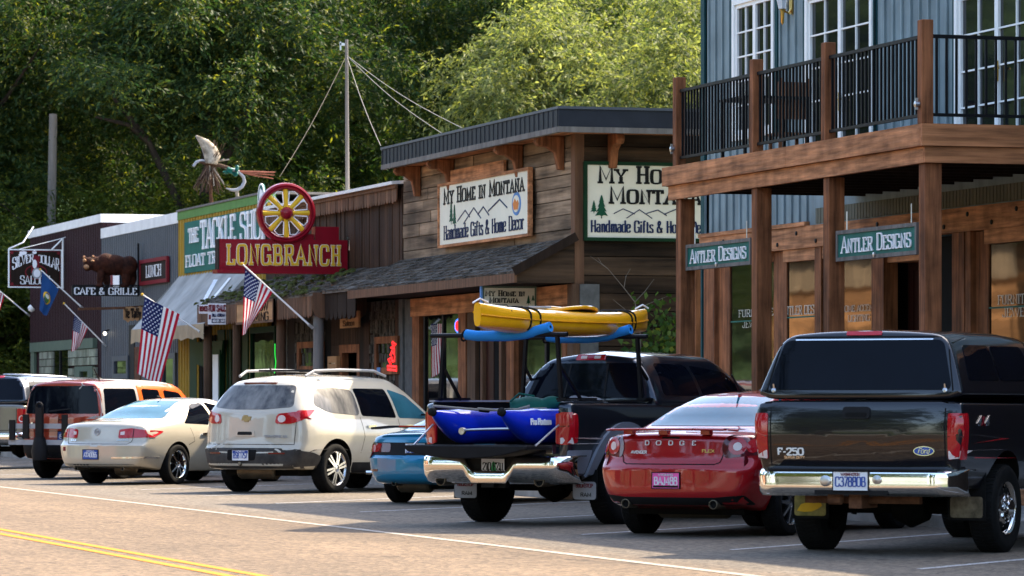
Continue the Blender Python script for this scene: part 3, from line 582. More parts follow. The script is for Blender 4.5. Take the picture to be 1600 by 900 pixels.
for i in range(14): y = lerp(yX(790, XF - .1), yX(702, XF - .1), (i + .5) / 14); m.lathe([(.08, 0), (.07, .04), (0, .06)], (XF - .1, y, 5.36), (0, 0, 1), 8)
# ================================================ long dark board-and-batten saloon building
YL0, YL1 = 73.7, 84.9
LB = thing('board_saloon', 'dark brown vertical-board building with scalloped eave, mossy canopy and log posts', 'building', (20, 79, 0))
rn = random.Random(9); w_ = MB(); y = YL0 + .01
while y < YL1 - .03:
    b = rn.uniform(.15, .24); w_.box(XF - .03 - rn.uniform(0, .02), XF + .1, y, min(y + b - .012, YL1), 3.4, 5.42); y += b
w_.build('upper_wall', 'brown_board', LB)
MB().box(XF + .101, 31, YL0, YL1, 3.4, 5.42).build('building_body', 'dark_room', LB); MB().box(XF + .8, 31, YL0, YL1, 0, 3.398).build('building_body', 'dark_room', LB)
r_ = MB(); slab(r_, [(XF - .25, YL0 - .0, 5.53), (31, YL0, 6.3), (31, YL1 + .3, 6.3), (XF - .25, YL1 + .3, 5.53)], .06); r_.build('roof', 'white_coping', LB)
def scallops(name, parent, x, y0, y1, z0, z1, w, m, t=.025, rnd=2):
    rr = random.Random(rnd); mb = MB(); n = max(1, int((y1 - y0) / w)); ww = (y1 - y0) / n
    for i in range(n):
        a = y0 + i * ww; c = a + ww / 2; h = ww / 2 - .006; zz = z0 + rr.uniform(-.012, .012)
        p = [(c - h, z1), (c - h, zz + h)] + [(c + h * math.cos(math.pi * (1 + k / 5)), zz + h * .8 + h * .8 * math.sin(math.pi * (1 + k / 5))) for k in range(1, 5)] + [(c + h, zz + h), (c + h, z1)]
        mb.prism([(a_, b_) for a_, b_ in p], (x - rr.uniform(0, .008), 0, 0), (0, 1, 0), (0, 0, 1), t)
    return mb.build(name, m, parent)
def scallops_x(name, parent, y, x0, x1, z0, z1, w, m, slope=0):
    mb = MB(); n = max(1, int((x1 - x0) / w)); ww = (x1 - x0) / n
    for i in range(n):
        c = x0 + (i + .5) * ww; h = ww / 2 - .006; dz = slope * (c - x0)
        p = [(c - h, z1 + dz), (c - h, z0 + h)] + [(c + h * math.cos(math.pi * (1 + k / 5)), z0 + h + h * math.sin(math.pi * (1 + k / 5))) for k in range(1, 5)] + [(c + h, z0 + h), (c + h, z1 + dz)]
        mb.prism(p, (0, y, 0), (1, 0, 0), (0, 0, 1), .025)
    return mb.build(name, m, parent)
scallops('scalloped_eave', LB, XF - .14, YL0 + .02, YL1 + .2, 5.13, 5.46, .2, 'brown_trim')
MB().box(XF - .18, XF - .13, YL0, YL1 + .25, 5.4, 5.47).build('eave_board', 'brown_trim', LB)
KX, KZ, KY0, KY1 = 18.86, 3.46, 76.3, 86.7
shingle_roof('canopy_roof', LB, KX, KZ, XF - .05, 3.98, KY0, KY1, 8, .2, seed=5, moss=.28)
shingle_roof('canopy_roof', LB, 19.05, 3.5, XF - .05, 3.95, YH1 + .12, KY0 - .02, 7, .2, seed=7)
scallops('valance', LB, KX - .0, KY0 + .02, KY1, 3.02, 3.43, .19, 'brown_trim'); scallops_x('valance', LB, KY0 - .02, KX, XF - .05, 3.0, 3.42, .28, 'brown_trim', .43)
scallops('valance', LB, 19.1, YH1 + .2, KY0 - .05, 2.95, 3.48, .3, 'dark_wood')
for px, m, r in ((325, 'bare_log', .1), (370, 'bare_log', .1), (440, 'bare_log', .105), (497, 'grey_pole_wood', .11)):
    y = yX(px, KX + .16); p = MB(); p.tube([(KX + .16 + random.uniform(-.01, .01), y + random.uniform(-.01, .01), z) for z in (.12, .9, 1.7, 2.5, 3.44)], [r * 1.08, r, r * .98, r * .96, r * .95], 12); p.build('log_post', m, LB)
# ground floor of the saloon, pixel columns of the photograph turned into places along the wall
def barkwall(parent, px0, px1, z0, z1, seed):
    rr = random.Random(seed); mb = MB(); y0, y1 = yX(px1, XF), yX(px0, XF); mb.box(XF + .02, XF + .12, y0, y1, z0, z1); z = z0
    while z < z1:
        h = rr.uniform(.16, .26); y = y0
        while y < y1:
            w = rr.uniform(.05, .11); mb.box(XF - .01 - rr.uniform(0, .05), XF + .018, y, min(y + w * .9, y1), z, min(z + h * rr.uniform(.85, 1.05), z1)); y += w
        z += h
    return mb.build('bark_siding', 'bark_siding', parent)
Z1 = 3.32
col(LB, 626, 632.2, .127, Z1, 'stone', name='stone_pier'); col(LB, 620.5, 625.8, .127, Z1, 'brown_board')
barkwall(LB, 581, 620.3, .127, Z1, 3)
def wframe(parent, px0, px1, z0, z1, x=XF - .06, fw=.1, m='red_cedar', g='shop_glass', name='window'):
    y0, y1 = yX(px1, x), yX(px0, x); f = MB(); f.box(x - .03, x + .05, y0, y0 + fw, z0, z1); f.box(x - .03, x + .05, y1 - fw, y1, z0, z1); f.box(x - .03, x + .05, y0 + fw, y1 - fw, z0, z0 + .13); f.box(x - .03, x + .05, y0 + fw, y1 - fw, z1 - .13, z1)
    o = f.build(name, m, parent); MB().box(x + .02, x + .03, y0 + fw, y1 - fw, z0 + .13, z1 - .13).build('pane', g, o); return o
zz = lambda px, py, x=XF: onX(px, py, x).z
WN = wframe(LB, 587, 623, zz(605, 585), zz(605, 526), fw=.16)
col(LB, 572, 580.8, .127, Z1, 'brown_board', proud=.05); col(LB, 565, 571.8, .127, Z1, 'dark_wood')
m = MB(); y0, y1 = yX(564.8, XF), yX(520, XF); y = y0
while y < y1 - .05: m.box(XF - .03, XF + .06, y, min(y + .17, y1), zz(545, 538), Z1); y += .185
m.build('door_header', 'brown_board', LB)
d_ = MB(); y0, y1 = yX(564.5, XF), yX(533, XF); zt = zz(548, 538) - .005; d_.box(XF - .04, XF + .1, y0, y0 + .2, .127, zt); d_.box(XF - .04, XF + .1, y1 - .2, y1, .127, zt); d_.box(XF - .04, XF + .1, y0 + .2, y1 - .2, zt - .16, zt); o = d_.build('door_frame', 'red_cedar', LB)
MB().box(XF + .3, XF + .34, y0 + .2, y1 - .2, .127, zt - .16).build('door', 'dark_room', o)
MB().box(XF + .2, XF + .29, y0 + .5, y0 + .75, 1.2, 1.9).build('door_notice', 'silver_paint', o)
col(LB, 520, 532.8, .127, zt, 'brown_board', proud=.03)
wframe(LB, 514, 528, zz(520, 579), zz(520, 557), x=XF - .1, fw=.12, m='orange_board', g='cream', name='notice_box')
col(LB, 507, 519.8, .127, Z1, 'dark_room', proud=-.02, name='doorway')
barkwall(LB, 463, 506.8, .127, Z1, 4); wframe(LB, 466, 503, zz(485, 582), zz(485, 534), fw=.2)
col(LB, 452, 462.8, .127, Z1, 'dark_wood', proud=.03); col(LB, 445, 451.8, .127, Z1, 'bark_siding'); col(LB, 431, 444.8, .127, Z1, 'dark_wood')
# ================================================ yellow tackle shop with the awning
YT0, YT1 = 84.95, 93.85
TK = thing('yellow_tackle_shop', 'yellow ribbed-metal shop with green fascia and grey cloth awning', 'building', (20, 89, 0))
def ribbed(mb, x, y0, y1, z0, z1, pitch, d, t=.1):
    ys = []; y = y0
    while y < y1:
        for f, dd in ((0, 0), (.42, 0), (.55, 1), (.87, 1)):
            if y + f * pitch <= y1: ys.append((y + f * pitch, dd))
        y += pitch
    ys.append((y1, 0)); vs = []; fs = []
    zt = z1 if callable(z1) else (lambda y: z1)
    for y, dd in ys: vs += [(x - dd * d, y, z0), (x - dd * d, y, zt(y))]
    for i in range(len(ys) - 1): fs.append((2 * i, 2 * i + 1, 2 * i + 3, 2 * i + 2))
    mb.add(vs, fs); k = len(vs)
    mb.add([(x + .01, y0, z0), (x + t, y0, z0), (x + t, y1, z0), (x + .01, y1, z0), (x + .01, y0, zt(y0)), (x + t, y0, zt(y0)), (x + t, y1, zt(y1)), (x + .01, y1, zt(y1))], [(3, 2, 1, 0), (4, 5, 6, 7), (1, 2, 6, 5), (0, 1, 5, 4), (2, 3, 7, 6)])
ty = lambda y: 5.62 + (y - YT0) * .0
w_ = MB(); ribbed(w_, XF, YT0, YT1, .1, 5.66, .3, .05); w_.build('wall', 'yellow_metal', TK)
MB().box(XF + .101, 31, YT0, YT1, 0, 5.6).build('building_body', 'dark_room', TK)
MB().box(XF - .06, XF + .2, YT0, YT1 + .03, 5.663, 5.85).build('fascia', 'green_paint', TK); MB().box(XF - .09, 31, YT0 - .02, YT1 + .05, 5.853, 5.9).build('parapet_cap', 'grey_pole_wood', TK)
aw = MB(); ay0, ay1 = 85.9, YT1 - .05; ax0, az0 = 18.83, 3.08
aw.grid(lambda u, v: (lerp(ax0, XF - .02, v), lerp(ay0, ay1, u), lerp(az0, 4.36, v) - .05 * math.sin(math.pi * v) + .012 * math.sin(u * 60) * math.sin(math.pi * v)), 40, 8)
for yy in (ay0, ay1): aw.add([(ax0, yy, az0), (XF - .02, yy, az0), (XF - .02, yy, 4.36)], [(0, 1, 2)])
o = aw.build('awning', 'awning_cloth', TK)
va = MB(); n = 46
va.grid(lambda u, v: (ax0 - .006 - .015 * math.sin(u * 70) * (1 - v), lerp(ay0, ay1, u), lerp(az0 - .34 + .05 * abs(math.sin(u * 22)), az0, v)), 140, 3); va.build('valance', 'valance_cloth', o)
t_ = MB(); sl = Vector((XF - ax0, 0, 4.36 - az0)).normalized(); text(t_, 'The Tackle Shop', Vector((lerp(ax0, XF, .2), yX(337, 19.1), lerp(az0, 4.36, .2))) + Vector((-sl.z, 0, sl.x)) * .012, (0, -1, 0), sl, .3, 3.4, pen=(.04, .03), slant=.3, depth=.004); t_.build('awning_lettering', 'near_black', o)
st = MB()
for a, b in (((325, 478), (349, 446)), ((318, 478), (327, 462))):
    p, q = (lambda w: w)(onX(a[0], a[1], 19.2)), onX(b[0], b[1], 19.6); st.beam((19.1, p.y, lerp(az0, 4.36, .23) + .03), (19.75, q.y, lerp(az0, 4.36, .79) + .03), .09, .006)
st.build('awning_stripe', 'letter_white', o)
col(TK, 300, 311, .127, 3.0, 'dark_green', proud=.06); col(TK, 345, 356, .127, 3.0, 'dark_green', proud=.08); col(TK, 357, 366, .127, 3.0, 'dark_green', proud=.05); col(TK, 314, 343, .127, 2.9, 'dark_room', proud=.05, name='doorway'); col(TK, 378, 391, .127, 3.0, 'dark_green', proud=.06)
wframe(TK, 392, 431, .8, 3.0, x=XF - .08, fw=.08, m='dark_green'); wframe(TK, 366.3, 377.7, .5, 3.0, x=XF - .06, fw=.05, m='dark_green')
m = MB(); p = onX(327, 546, XF - .12); m.prism([(-1.6, .18), (1.6, .18), (1.5, -.1), (1.1, -.33), (0, -.42), (-1.1, -.33), (-1.5, -.1)], p, (0, -1, 0), (0, 0, 1), .05); o = m.build('door_board', 'dark_green', TK)
MB().box(XF - .2, XF - .1, yX(350, XF - .1), yX(338, XF - .1), .9, 2.55).build('menu_board', 'dark_green', TK); MB().box(XF - .215, XF - .202, yX(348.5, XF - .1), yX(340, XF - .1), 1.0, 2.45).build('menu_sheet', 'letter_white', TK)
# ================================================ slate-grey and maroon metal buildings at the far end
YG0, YG1 = 93.9, 103.4
GR = thing('grey_metal_shop', 'slate grey ribbed-metal shop front with white parapet cap', 'building', (20, 98, 0))
w_ = MB(); ribbed(w_, XF, YG0, YG1, .1, 5.6, .24, .035); w_.build('wall', 'slate_metal', GR); MB().box(XF + .101, 31, YG0, YG1, 0, 5.55).build('building_body', 'dark_room', GR)
MB().box(XF - .05, 31, YG0, YG1, 5.603, 5.86).build('parapet_cap', 'white_coping', GR)
wframe(GR, 177, 201, zz(190, 592), zz(190, 556), x=XF - .06, fw=.2, m='slate_metal'); wframe(GR, 252, 275, zz(262, 610), zz(262, 552), x=XF - .06, fw=.22, m='slate_metal'); col(GR, 213, 222, .127, 2.75, 'rust', proud=.05, name='door'); col(GR, 204, 212.5, .127, 3.3, 'near_black', proud=.05, name='doorway')
YM0, YM1 = 103.42, 114.1
MR = thing('maroon_metal_saloon', 'dark maroon ribbed-metal saloon front with sage-framed glass-block windows', 'building', (20, 108, 0))
w_ = MB(); ribbed(w_, XF, YM0, YM1, .1, 6.02, .24, .035); w_.box(XF + .11, 31, YM1 - .1, YM1, 0, 6.0); w_.box(XF + .11, 31, YM0 - .02, YM0 + .08, 5.87, 6.0); w_.build('wall', 'maroon_metal', MR); MB().box(XF + .101, 31, YM0 + .1, YM1 - .11, 0, 5.97).build('building_body', 'dark_room', MR)
MB().box(XF - .06, 31, YM0 - .05, YM1 + .08, 6.023, 6.24).build('parapet_cap', 'white_coping', MR)
f = MB(); ya, yb = yX(152, XF), yX(54, XF); zt = zz(54, 536); x = XF - .08
f.box(x - .06, x + .06, ya - .1, yb, zt - .26, zt); f.box(x - .03, x + .04, yb - .55, yb, .12, zt - .262); o = f.build('window_frame', 'sage_paint', MR)
def blocks(a, b, z0, z1):
    mb = MB(); y0, y1 = yX(b, x), yX(a, x); ny, nz = max(1, round((y1 - y0) / .3)), max(1, round((z1 - z0) / .2))
    for i in range(ny):
        for j in range(nz): mb.box(x - .03, x + .03, lerp(y0, y1, i / ny) + .012, lerp(y0, y1, (i + 1) / ny) - .012, lerp(z0, z1, j / nz) + .01, lerp(z0, z1, (j + 1) / nz) - .01)
    return mb.build('glass_block_panel', 'glass_block', MR)
mk('glass_block', (.24, .25, .2), .18, var=.35, vs=3, isl=.35)
blocks(63, 84, .3, zt - .27); blocks(108, 151, 2.35, zt - .27); blocks(108, 117, .3, 2.3); blocks(147, 151, .3, 2.3); pane(MR, 84.5, 107.5, .2, zt - .27, x=x, mul=(95,)); wframe(MR, 118, 146, .2, 2.33, x=x, fw=.7, m='sage_paint')
for px, py in ((49, 482), ):
    p = onX(px, py, XF - .12); g = thing('wall_floodlight', 'small white dome floodlight on the maroon wall corner', 'lamp', p); m = MB(); m.lathe([(0, .1), (.09, .06), (.11, -.04), (.0, -.05)], (p.x, p.y, p.z), (-.6, 0, -.5), 12); m.build('shade', 'white_paint', g); MB().beam((p.x, p.y, p.z), (XF, p.y, p.z - .02), .03, .03).build('bracket', 'steel', g)
p = onX(164, 521, XF - .15); g = thing('bare_bulb', 'glowing bare bulb on the grey wall beside the maroon saloon', 'lamp', p); m = MB(); m.lathe([(0, -.05), (.035, -.03), (.045, 0), (.035, .03), (.0, .05)], p, (0, 0, 1), 12); m.build('bulb', 'lit_bulb', g); MB().beam((p.x, p.y, p.z + .06), (XF, p.y, p.z + .1), .04, .04).build('socket', 'near_black', g)

# ================================================ poles and masts
p0 = onY(77, 350, 121); MB().tube([(p0.x, 121, -.05), (p0.x + .03, 121, 5), (p0.x + .12, 121, onY(80, 178, 121).z)], [.16, .145, .125], 12).build('wooden_pole', 'grey_pole_wood')
tag(bpy.data.objects['wooden_pole'], 'bare grey weathered wooden pole rising behind the maroon saloon roof', 'pole')
MX_ = 20.6; my = yX(543, MX_); mt = onX(542, 62, MX_); MA = thing('roof_mast', 'thin rusty guyed mast on the white roof of the board saloon', 'mast', (MX_, my, 5.55))
MB().tube([(MX_, my, 5.5), (MX_ - .01, my, 7), (MX_ - .02, my, mt.z)], [.045, .04, .034], 10).build('mast_pole', 'grey_pole_wood', MA)
m = MB(); m.beam((MX_ - .06, my, mt.z - .1), (MX_ - .16, my, mt.z - .1), .03, .05); m.beam((MX_ - .15, my, mt.z - .22), (MX_ - .15, my, mt.z - .05), .03, .03); m.build('mast_bracket', 'steel', MA)
top = Vector((MX_ - .02, my, mt.z - .32))
for (px, py, X) in ((437, 276, 20.3), (595, 228, 19.6), (690, 208, 19.6), (722, 200, 19.6)):
    q = onX(px, py, X); n = 10; m = MB(); m.tube([top.lerp(q, i / n) - Vector((0, 0, .1 * math.sin(math.pi * i / n))) for i in range(n + 1)], .0065, 5); m.build('guy_wire', 'wire', MA)

# ================================================ across the street: what the shop windows mirror and what throws warm light back
OP = thing('opposite_log_hall', 'log hall across the street with slatted upper railing', 'building', (-9, 120, 0)); rn = random.Random(2)
m = MB(); planks(m, lambda q, a, b, z, y, d: q.box(-9.4, -9.0 + d * 2, a, b, z, y), 111.5, 132, 2.9, 5.0, .3, rn); m.box(-19, -9.41, 111.5, 132, 0, 6.2); m.build('wall', 'warm_log' if mk('warm_log', (.3, .15, .06), .8, var=.5, vs=6, grain='Y', isl=.4) else '', OP)
m = MB(); y = 111.6
while y < 132: m.box(-9.1, -8.95, y, y + .16, 5.15, 6.3); y += .3
y = 111.6
while y < 132: m.box(-9.1, -8.97, y, y + .22, 0.1, 2.85); y += .26
m.build('slat', 'pale_slat' if mk('pale_slat', (.36, .27, .17), .8, var=.35, vs=5, isl=.3) else '', OP)
m = MB(); slab(m, [(-8.6, 111, 6.35), (-19.5, 111, 7.6), (-19.5, 132.5, 7.6), (-8.6, 132.5, 6.35)][::-1], .12); m.build('roof', 'charcoal_metal', OP)
mk('stucco', (.46, .38, .28), .85, var=.12, stain=.15); mk('brick', (.3, .16, .1), .85, var=.25, vs=8)
for i, (y0, y1, h, mm, lab) in enumerate(((52, 66, 4.6, 'brick', 'red-brown brick store across the street'), (84, 101, 5.2, 'stucco', 'long pale stucco hall across the street'))):
    b = thing('opposite_store', lab, 'building', (-9, (y0 + y1) / 2, 0)); q = MB(); hs = []; y = y0 + 1
    while y < y1 - 2.5: hs.append((y, y + 1.8, .8, 2.7)); y += 3
    facade_wall(q, -9.3, y0, y1, 0, h, hs); q.box(-20, -9.31, y0, y1, 0, h - .1); q.build('wall', mm, b); q = MB()
    q.box(-20.2, -8.7, y0 - .2, y1 + .2, h + .003, h + .25); q.build('parapet', 'brown_trim', b)
    for hh in hs: MB().box(-9.25, -9.2, *hh).build('window', 'house_glass', b)
# ================================================ signs
VZ = Vector((0, 0, 1)); UX = Vector((0, -1, 0)); UY = Vector((1, 0, 0))
class Sign:
    """a flat sign: a to the reader's right, b up, measured from its middle"""
    def __init__(s, name, label, o, u, cat='sign', group=None):
        s.o = Vector(o); s.u = Vector(u); s.n = s.u.cross(VZ); s.t = thing(name, label, cat, o, group=group)
    def P(s, a, b, d=0): return s.o + s.u * a + VZ * b + s.n * d
    def board(s, w, h, th, m, name='board', a=0, b=0, d=0, parent=None):
        return MB().prism([(a - w / 2, b - h / 2), (a + w / 2, b - h / 2), (a + w / 2, b + h / 2), (a - w / 2, b + h / 2)], s.P(0, 0, d - th), s.u, VZ, th).build(name, m, parent or s.t)
    def rim(s, w, h, t, th, m, d=.02, name='frame'):
        q = MB()
        for a0, a1, b0, b1 in ((-w / 2, w / 2, h / 2 - t, h / 2), (-w / 2, w / 2, -h / 2, -h / 2 + t), (-w / 2, -w / 2 + t, -h / 2 + t, h / 2 - t), (w / 2 - t, w / 2, -h / 2 + t, h / 2 - t)):
            q.prism([(a0, b0), (a1, b0), (a1, b1), (a0, b1)], s.P(0, 0, d - th), s.u, VZ, th)
        return q.build(name, m, s.t)
    def write(s, txt, a, b, h, w, m, name='lettering', parent=None, d=.001, **k):
        q = MB(); text(q, txt, s.P(a, b, d), s.u, VZ, h, w, **k); return q.build(name, m, parent or s.t)
    def poly(s, polys, m, name, d=.001, th=.006, parent=None):
        q = MB()
        for i, p in enumerate(polys): q.prism(p, s.P(0, 0, d), s.u, VZ, th + i * .0007)
        return q.build(name, m, parent or s.t)
def pine(a, b, h):
    out = [[(a - h * .02, b), (a + h * .02, b), (a + h * .02, b + h * .15), (a - h * .02, b + h * .15)]]
    for k in range(4): y = b + h * (.12 + .2 * k); w = h * (.3 - .062 * k); out.append([(a - w, y), (a - w * .3, y + .01), (a, y - h * .02), (a + w * .4, y + .012), (a + w, y), (a + w * .25, y + h * .3), (a, y + h * .34), (a - w * .25, y + h * .3)])
    return out
def ridge(pts, w):
    return [[(p[0], p[1] - w), (q[0], q[1] - w), (q[0], q[1] + w), (p[0], p[1] + w)] if abs(p[0] - q[0]) > abs(p[1] - q[1]) * .3 else [(p[0] - w, p[1]), (p[0] + w, p[1]), (q[0] + w, q[1]), (q[0] - w, q[1])] for p, q in zip(pts, pts[1:])]
def disc(a, b, ra, rb, n=24): return [(a + ra * math.cos(2 * math.pi * i / n), b + rb * math.sin(2 * math.pi * i / n)) for i in range(n)]
mk('emblem_orange', (.6, .2, .05), .6); mk('sky_paint', (.1, .22, .45), .6)
SLAB = dict(pen=(.105, .052), serif=.17, track=.2, caps=.8)
# -- long sign on the street front
p = onX(757, 328, 19.86); wd = yX(686, 19.86) - yX(828, 19.86)
S = Sign('shop_name_sign', 'long cream sign in a dark red frame on the street front of the log shop', (p.x, (yX(686, 19.86) + yX(828, 19.86)) / 2, 4.74), UX)
S.board(wd - .1, 1.06, .03, 'cream'); S.rim(wd, 1.16, .05, .08, 'red_cedar_long', .03)
S.board(3.6, .2, .05, 'red_cedar_long', 'carved_board', -.6, .69, -.02)
S.write('My Home in Montana', 0, .2, .27, wd * .88, 'near_black', **SLAB)
S.write('Handmade Gifts & Home Decor', 0, -.44, .24, wd * .88, 'navy_paint', pen=(.07, .042), serif=.09, track=.16)
S.poly(pine(-2.0, -.18, .42) + pine(-1.78, -.22, .36), 'pine_paint', 'pine_mark')
S.poly(ridge([(-1.6, -.14), (-1.1, .03), (-.8, -.1)], .012) + ridge([(-1.2, -.2), (-.55, .05), (-.1, -.15)], .012) + ridge([(-.3, -.08), (.05, .04), (.4, -.12)], .012) + ridge([(.35, -.05), (1.05, .12), (1.5, -.04)], .012), 'navy_paint', 'mountain_mark')
S.poly([disc(2.05, .0, .26, .2)], 'sky_paint', 'round_emblem'); S.poly([disc(2.05, 0, .19, .145)], 'cream', 'emblem_field', d=.008); S.poly([[(1.88, .0), (2.0, .09), (2.1, .02), (2.16, .06), (2.22, 0), (2.16, -.1), (1.94, -.1)]], 'emblem_orange', 'emblem_hills', d=.016)
# -- sign on the side wall
xl = xY(912, YH0 - .08); zt, zb = onY(912, 252, YH0 - .08).z, onY(912, 376, YH0 - .08).z; W2 = 2.34; H2 = zt - zb
S = Sign('side_wall_sign', 'squarish cream sign in a green frame on the side wall of the log shop', (xl + W2 / 2, YH0 - .09, (zt + zb) / 2), UY)
S.board(W2 - .1, H2 - .06, .03, 'cream'); S.rim(W2, H2, .055, .08, 'dark_green', .03)
S.write('My Home in', .07, .30, .27, 1.98, 'near_black', **SLAB); S.write('Montana', .05, -.03, .27, 1.56, 'near_black', **SLAB)
S.write('Handmade Gifts & Home Decor', 0, -.5, .185, 2.1, 'navy_paint', pen=(.075, .045), serif=.1, track=.16)
S.poly(pine(-1.0, -.2, .2) + pine(-.87, -.28, .36), 'pine_paint', 'pine_mark')
S.poly(ridge([(-.66, -.2), (-.5, -.12), (-.3, -.2)], .008) + ridge([(-.44, -.27), (-.22, -.13), (0, -.27)], .008) + ridge([(-.1, -.19), (.1, -.13), (.25, -.22)], .008) + ridge([(.2, -.2), (.45, -.1), (.7, -.2)], .008), 'navy_paint', 'mountain_mark')
S.poly([disc(.98, -.08, .1, .15)], 'navy_paint', 'round_emblem'); S.poly([disc(.98, -.08, .075, .115)], 'emblem_orange', 'emblem_field', d=.008)
# -- small hanging sign under the porch
hx = 19.45; yh = yX(796, hx); z0 = onX(796, 465, hx).z
S = Sign('hanging_shop_sign', 'small cream hanging sign with a green frame under the shingled porch above the kayak', (hx, yh, z0 - .04), UY)
S.board(.9, .42, .04, 'cream'); S.rim(.94, .46, .03, .06, 'sage_paint', .012); S.board(.03, .46, .065, 'sky_paint', 'end_strip', -.485, 0, .012)
S.write('My Home in', -.08, .065, .09, .68, 'near_black', **SLAB); S.write('Montana', -.1, -.045, .09, .5, 'near_black', **SLAB); S.poly(pine(.33, -.08, .15) + pine(.41, -.02, .1), 'pine_paint', 'pine_mark')
q = MB(); 
for a in (-.35, .35): q.tube([S.P(a, .23, -.01), S.P(a, .34, -.01)], .006, 5)
q.build('hanger', 'black_metal', S.t)
# -- carved signs between the balcony posts
for (a, b, yt, yb, lab) in ((1075, 1177, 377, 418, 'weathered green hanging sign between the two farthest balcony posts'), (1310, 1437, 354, 403, 'weathered green hanging sign between the two nearest balcony posts')):
    x = PX + .0; ya, yb_ = yX(b, x) + .02, yX(a, x); c = onX((a + b) / 2, (yt + yb) / 2, x); h = (yb - yt) * (6350 / (c.y * _c + c.x * _s)) ** -1; w = yb_ - ya
    S = Sign('carved_shop_sign', lab, (x, (ya + yb_) / 2, c.z), UX)
    S.board(w - .06, h - .05, .05, 'teal_board', d=.02); S.rim(w, h, .045, .075, 'grey_pole_wood', .035)
    S.write('Antler Designs', 0, -h * .24, h * .52, w * .86, 'letter_white', d=.021, pen=(.07, .04), serif=.11, track=.15, caps=.82)
    q = MB()
    for s_ in (-.4, .4): q.tube([S.P(s_ * w, h / 2, -.01), S.P(s_ * w, h / 2 + .22, -.01)], .008, 5)
    q.lathe([(0, .03), (.03, .02), (.03, 0)], S.P(0, -h / 2 + .04, .035), S.n, 8); q.build('hanger', 'steel', S.t)
# -- saloon sign with the wagon wheel
lx = 19.93; yl = yX(543, lx); k_ = (yl * _c + lx * _s) / FPX
def YP(px, py, Y=None): return onY(px, py, yl if Y is None else Y)
a, b = YP(343, 373), YP(543, 423); S = Sign('wagon_wheel_sign', 'projecting crimson saloon sign with gold lettering and a spoked wagon wheel on top', ((a.x + b.x) / 2, yl, (a.z + b.z) / 2), UY); w, h = b.x - a.x, a.z - b.z
S.board(w, h, .32, 'crimson', d=.0); S.board(w + .12, .07, .42, 'crimson', 'base_flange', 0, -h / 2 - .037, .06); S.board(.02, h, .31, 'dark_wood', 'end_panel', -w / 2 - .012, 0, -.005)
S.write('LONGBRANCH', 0, -.19, .37, w * .88, 'cream', 'letter_outline', d=.002, pen=(.092, .085), serif=.2, track=.3, depth=.006); S.write('LONGBRANCH', 0, -.19, .37, w * .88, 'gold_paint', d=.014, pen=(.058, .055), serif=.16, track=.3)
S.board(.48, .28, .3, 'crimson', 'ballast_box', YP(512, 362).x - S.o.x, YP(512, 362).z - S.o.z - .04, -.05); S.board(.35, .12, .2, 'crimson', 'bracket_box', YP(478, 372).x - S.o.x, YP(478, 368).z - S.o.z - .03, -.05)
c = YP(447, 333) + Vector((0, .02, 0)); r = 47 * k_; q = MB()
q.lathe([(r * .83, -.06), (r * .78, 0), (r * .8, .06), (r * .84, .09), (r * .88, .07), (r * .92, .1), (r * .98, .08), (r * 1.01, .0), (r * .98, -.06), (r * .83, -.06)], c, (0, -1, 0), 56); wheel = q.build('wagon_wheel', 'crimson', S.t)
q = MB(); q.lathe([(0, .16), (r * .12, .15), (r * .2, .1), (r * .21, -.02), (0, -.02)], c, (0, -1, 0), 24); q.build('hub', 'crimson', wheel)
for i in range(8):
    th = i * math.pi / 4 + .02; d = Vector((math.cos(th), 0, math.sin(th))); MB().tube([c + d * r * .19, c + d * r * .5, c + d * r * .82], [.05, .047, .052], 10).build('spoke', 'gold_paint', wheel)
    t1, t2 = th + .16, th + math.pi / 4 - .16; e = lambda t, k: c + Vector((math.cos(t), -.05 / r, math.sin(t))) * r * k
    MB().tube([e(t1, .72), e((t1 + t2) / 2 - .12, .3), e((t1 + t2) / 2 + .12, .3), e(t2, .72), e((t1 + t2) / 2, .77)], .011, 6, closed=True).build('neon_tube', 'letter_white', wheel)
p = YP(566, 388); g = thing('gooseneck_lamp', 'small steel gooseneck floodlight beside the crimson saloon sign', 'lamp', p); q = MB(); q.tube([YP(543, 372), YP(545, 372) + Vector((.03, 0, .0)), YP(546, 390), YP(550, 395), YP(558, 393), p], .018, 6); q.build('arm', 'steel', g)
q = MB(); q.lathe([(.03, -.12), (.06, -.04), (.075, .05), (.05, .06), (0, .05)], p, (1, .2, -.15), 12); q.build('shade', 'silver_paint', g)
# -- tackle shop sign board, leans on the parapet
ya, yb_ = YT0 + .1, yX(286, 19.9); zt, zb = 5.62, onX(287, 424, 19.9).z
S = Sign('tackle_sign', 'wide teal sign board with white raised letters on the yellow metal shop front', (19.93, (ya + yb_) / 2, (zt + zb) / 2 - .05), UX); w, h = yb_ - ya, zt - zb
S.board(w, h, .04, 'teal_board')
tw = lambda px: S.o.y - yX(px, 19.92); KB = dict(pen=(.08, .045), serif=.13, track=.16)
S.write('THE', (tw(296) + tw(310)) / 2, .1, .32, tw(310) - tw(296), 'letter_white', depth=.04, **KB); S.write('TACKLE', (tw(315) + tw(368)) / 2, -.08, .62, tw(368) - tw(315), 'letter_white', depth=.04, **KB); S.write('SHOP', (tw(377) + tw(419)) / 2, -.08, .62, tw(419) - tw(377), 'letter_white', depth=.04, **KB)
S.write('FLOAT TRIPS * BIRD TOURS', tw(357), -h / 2 + .14, .26, tw(426) - tw(288), 'letter_white', depth=.03, **KB)
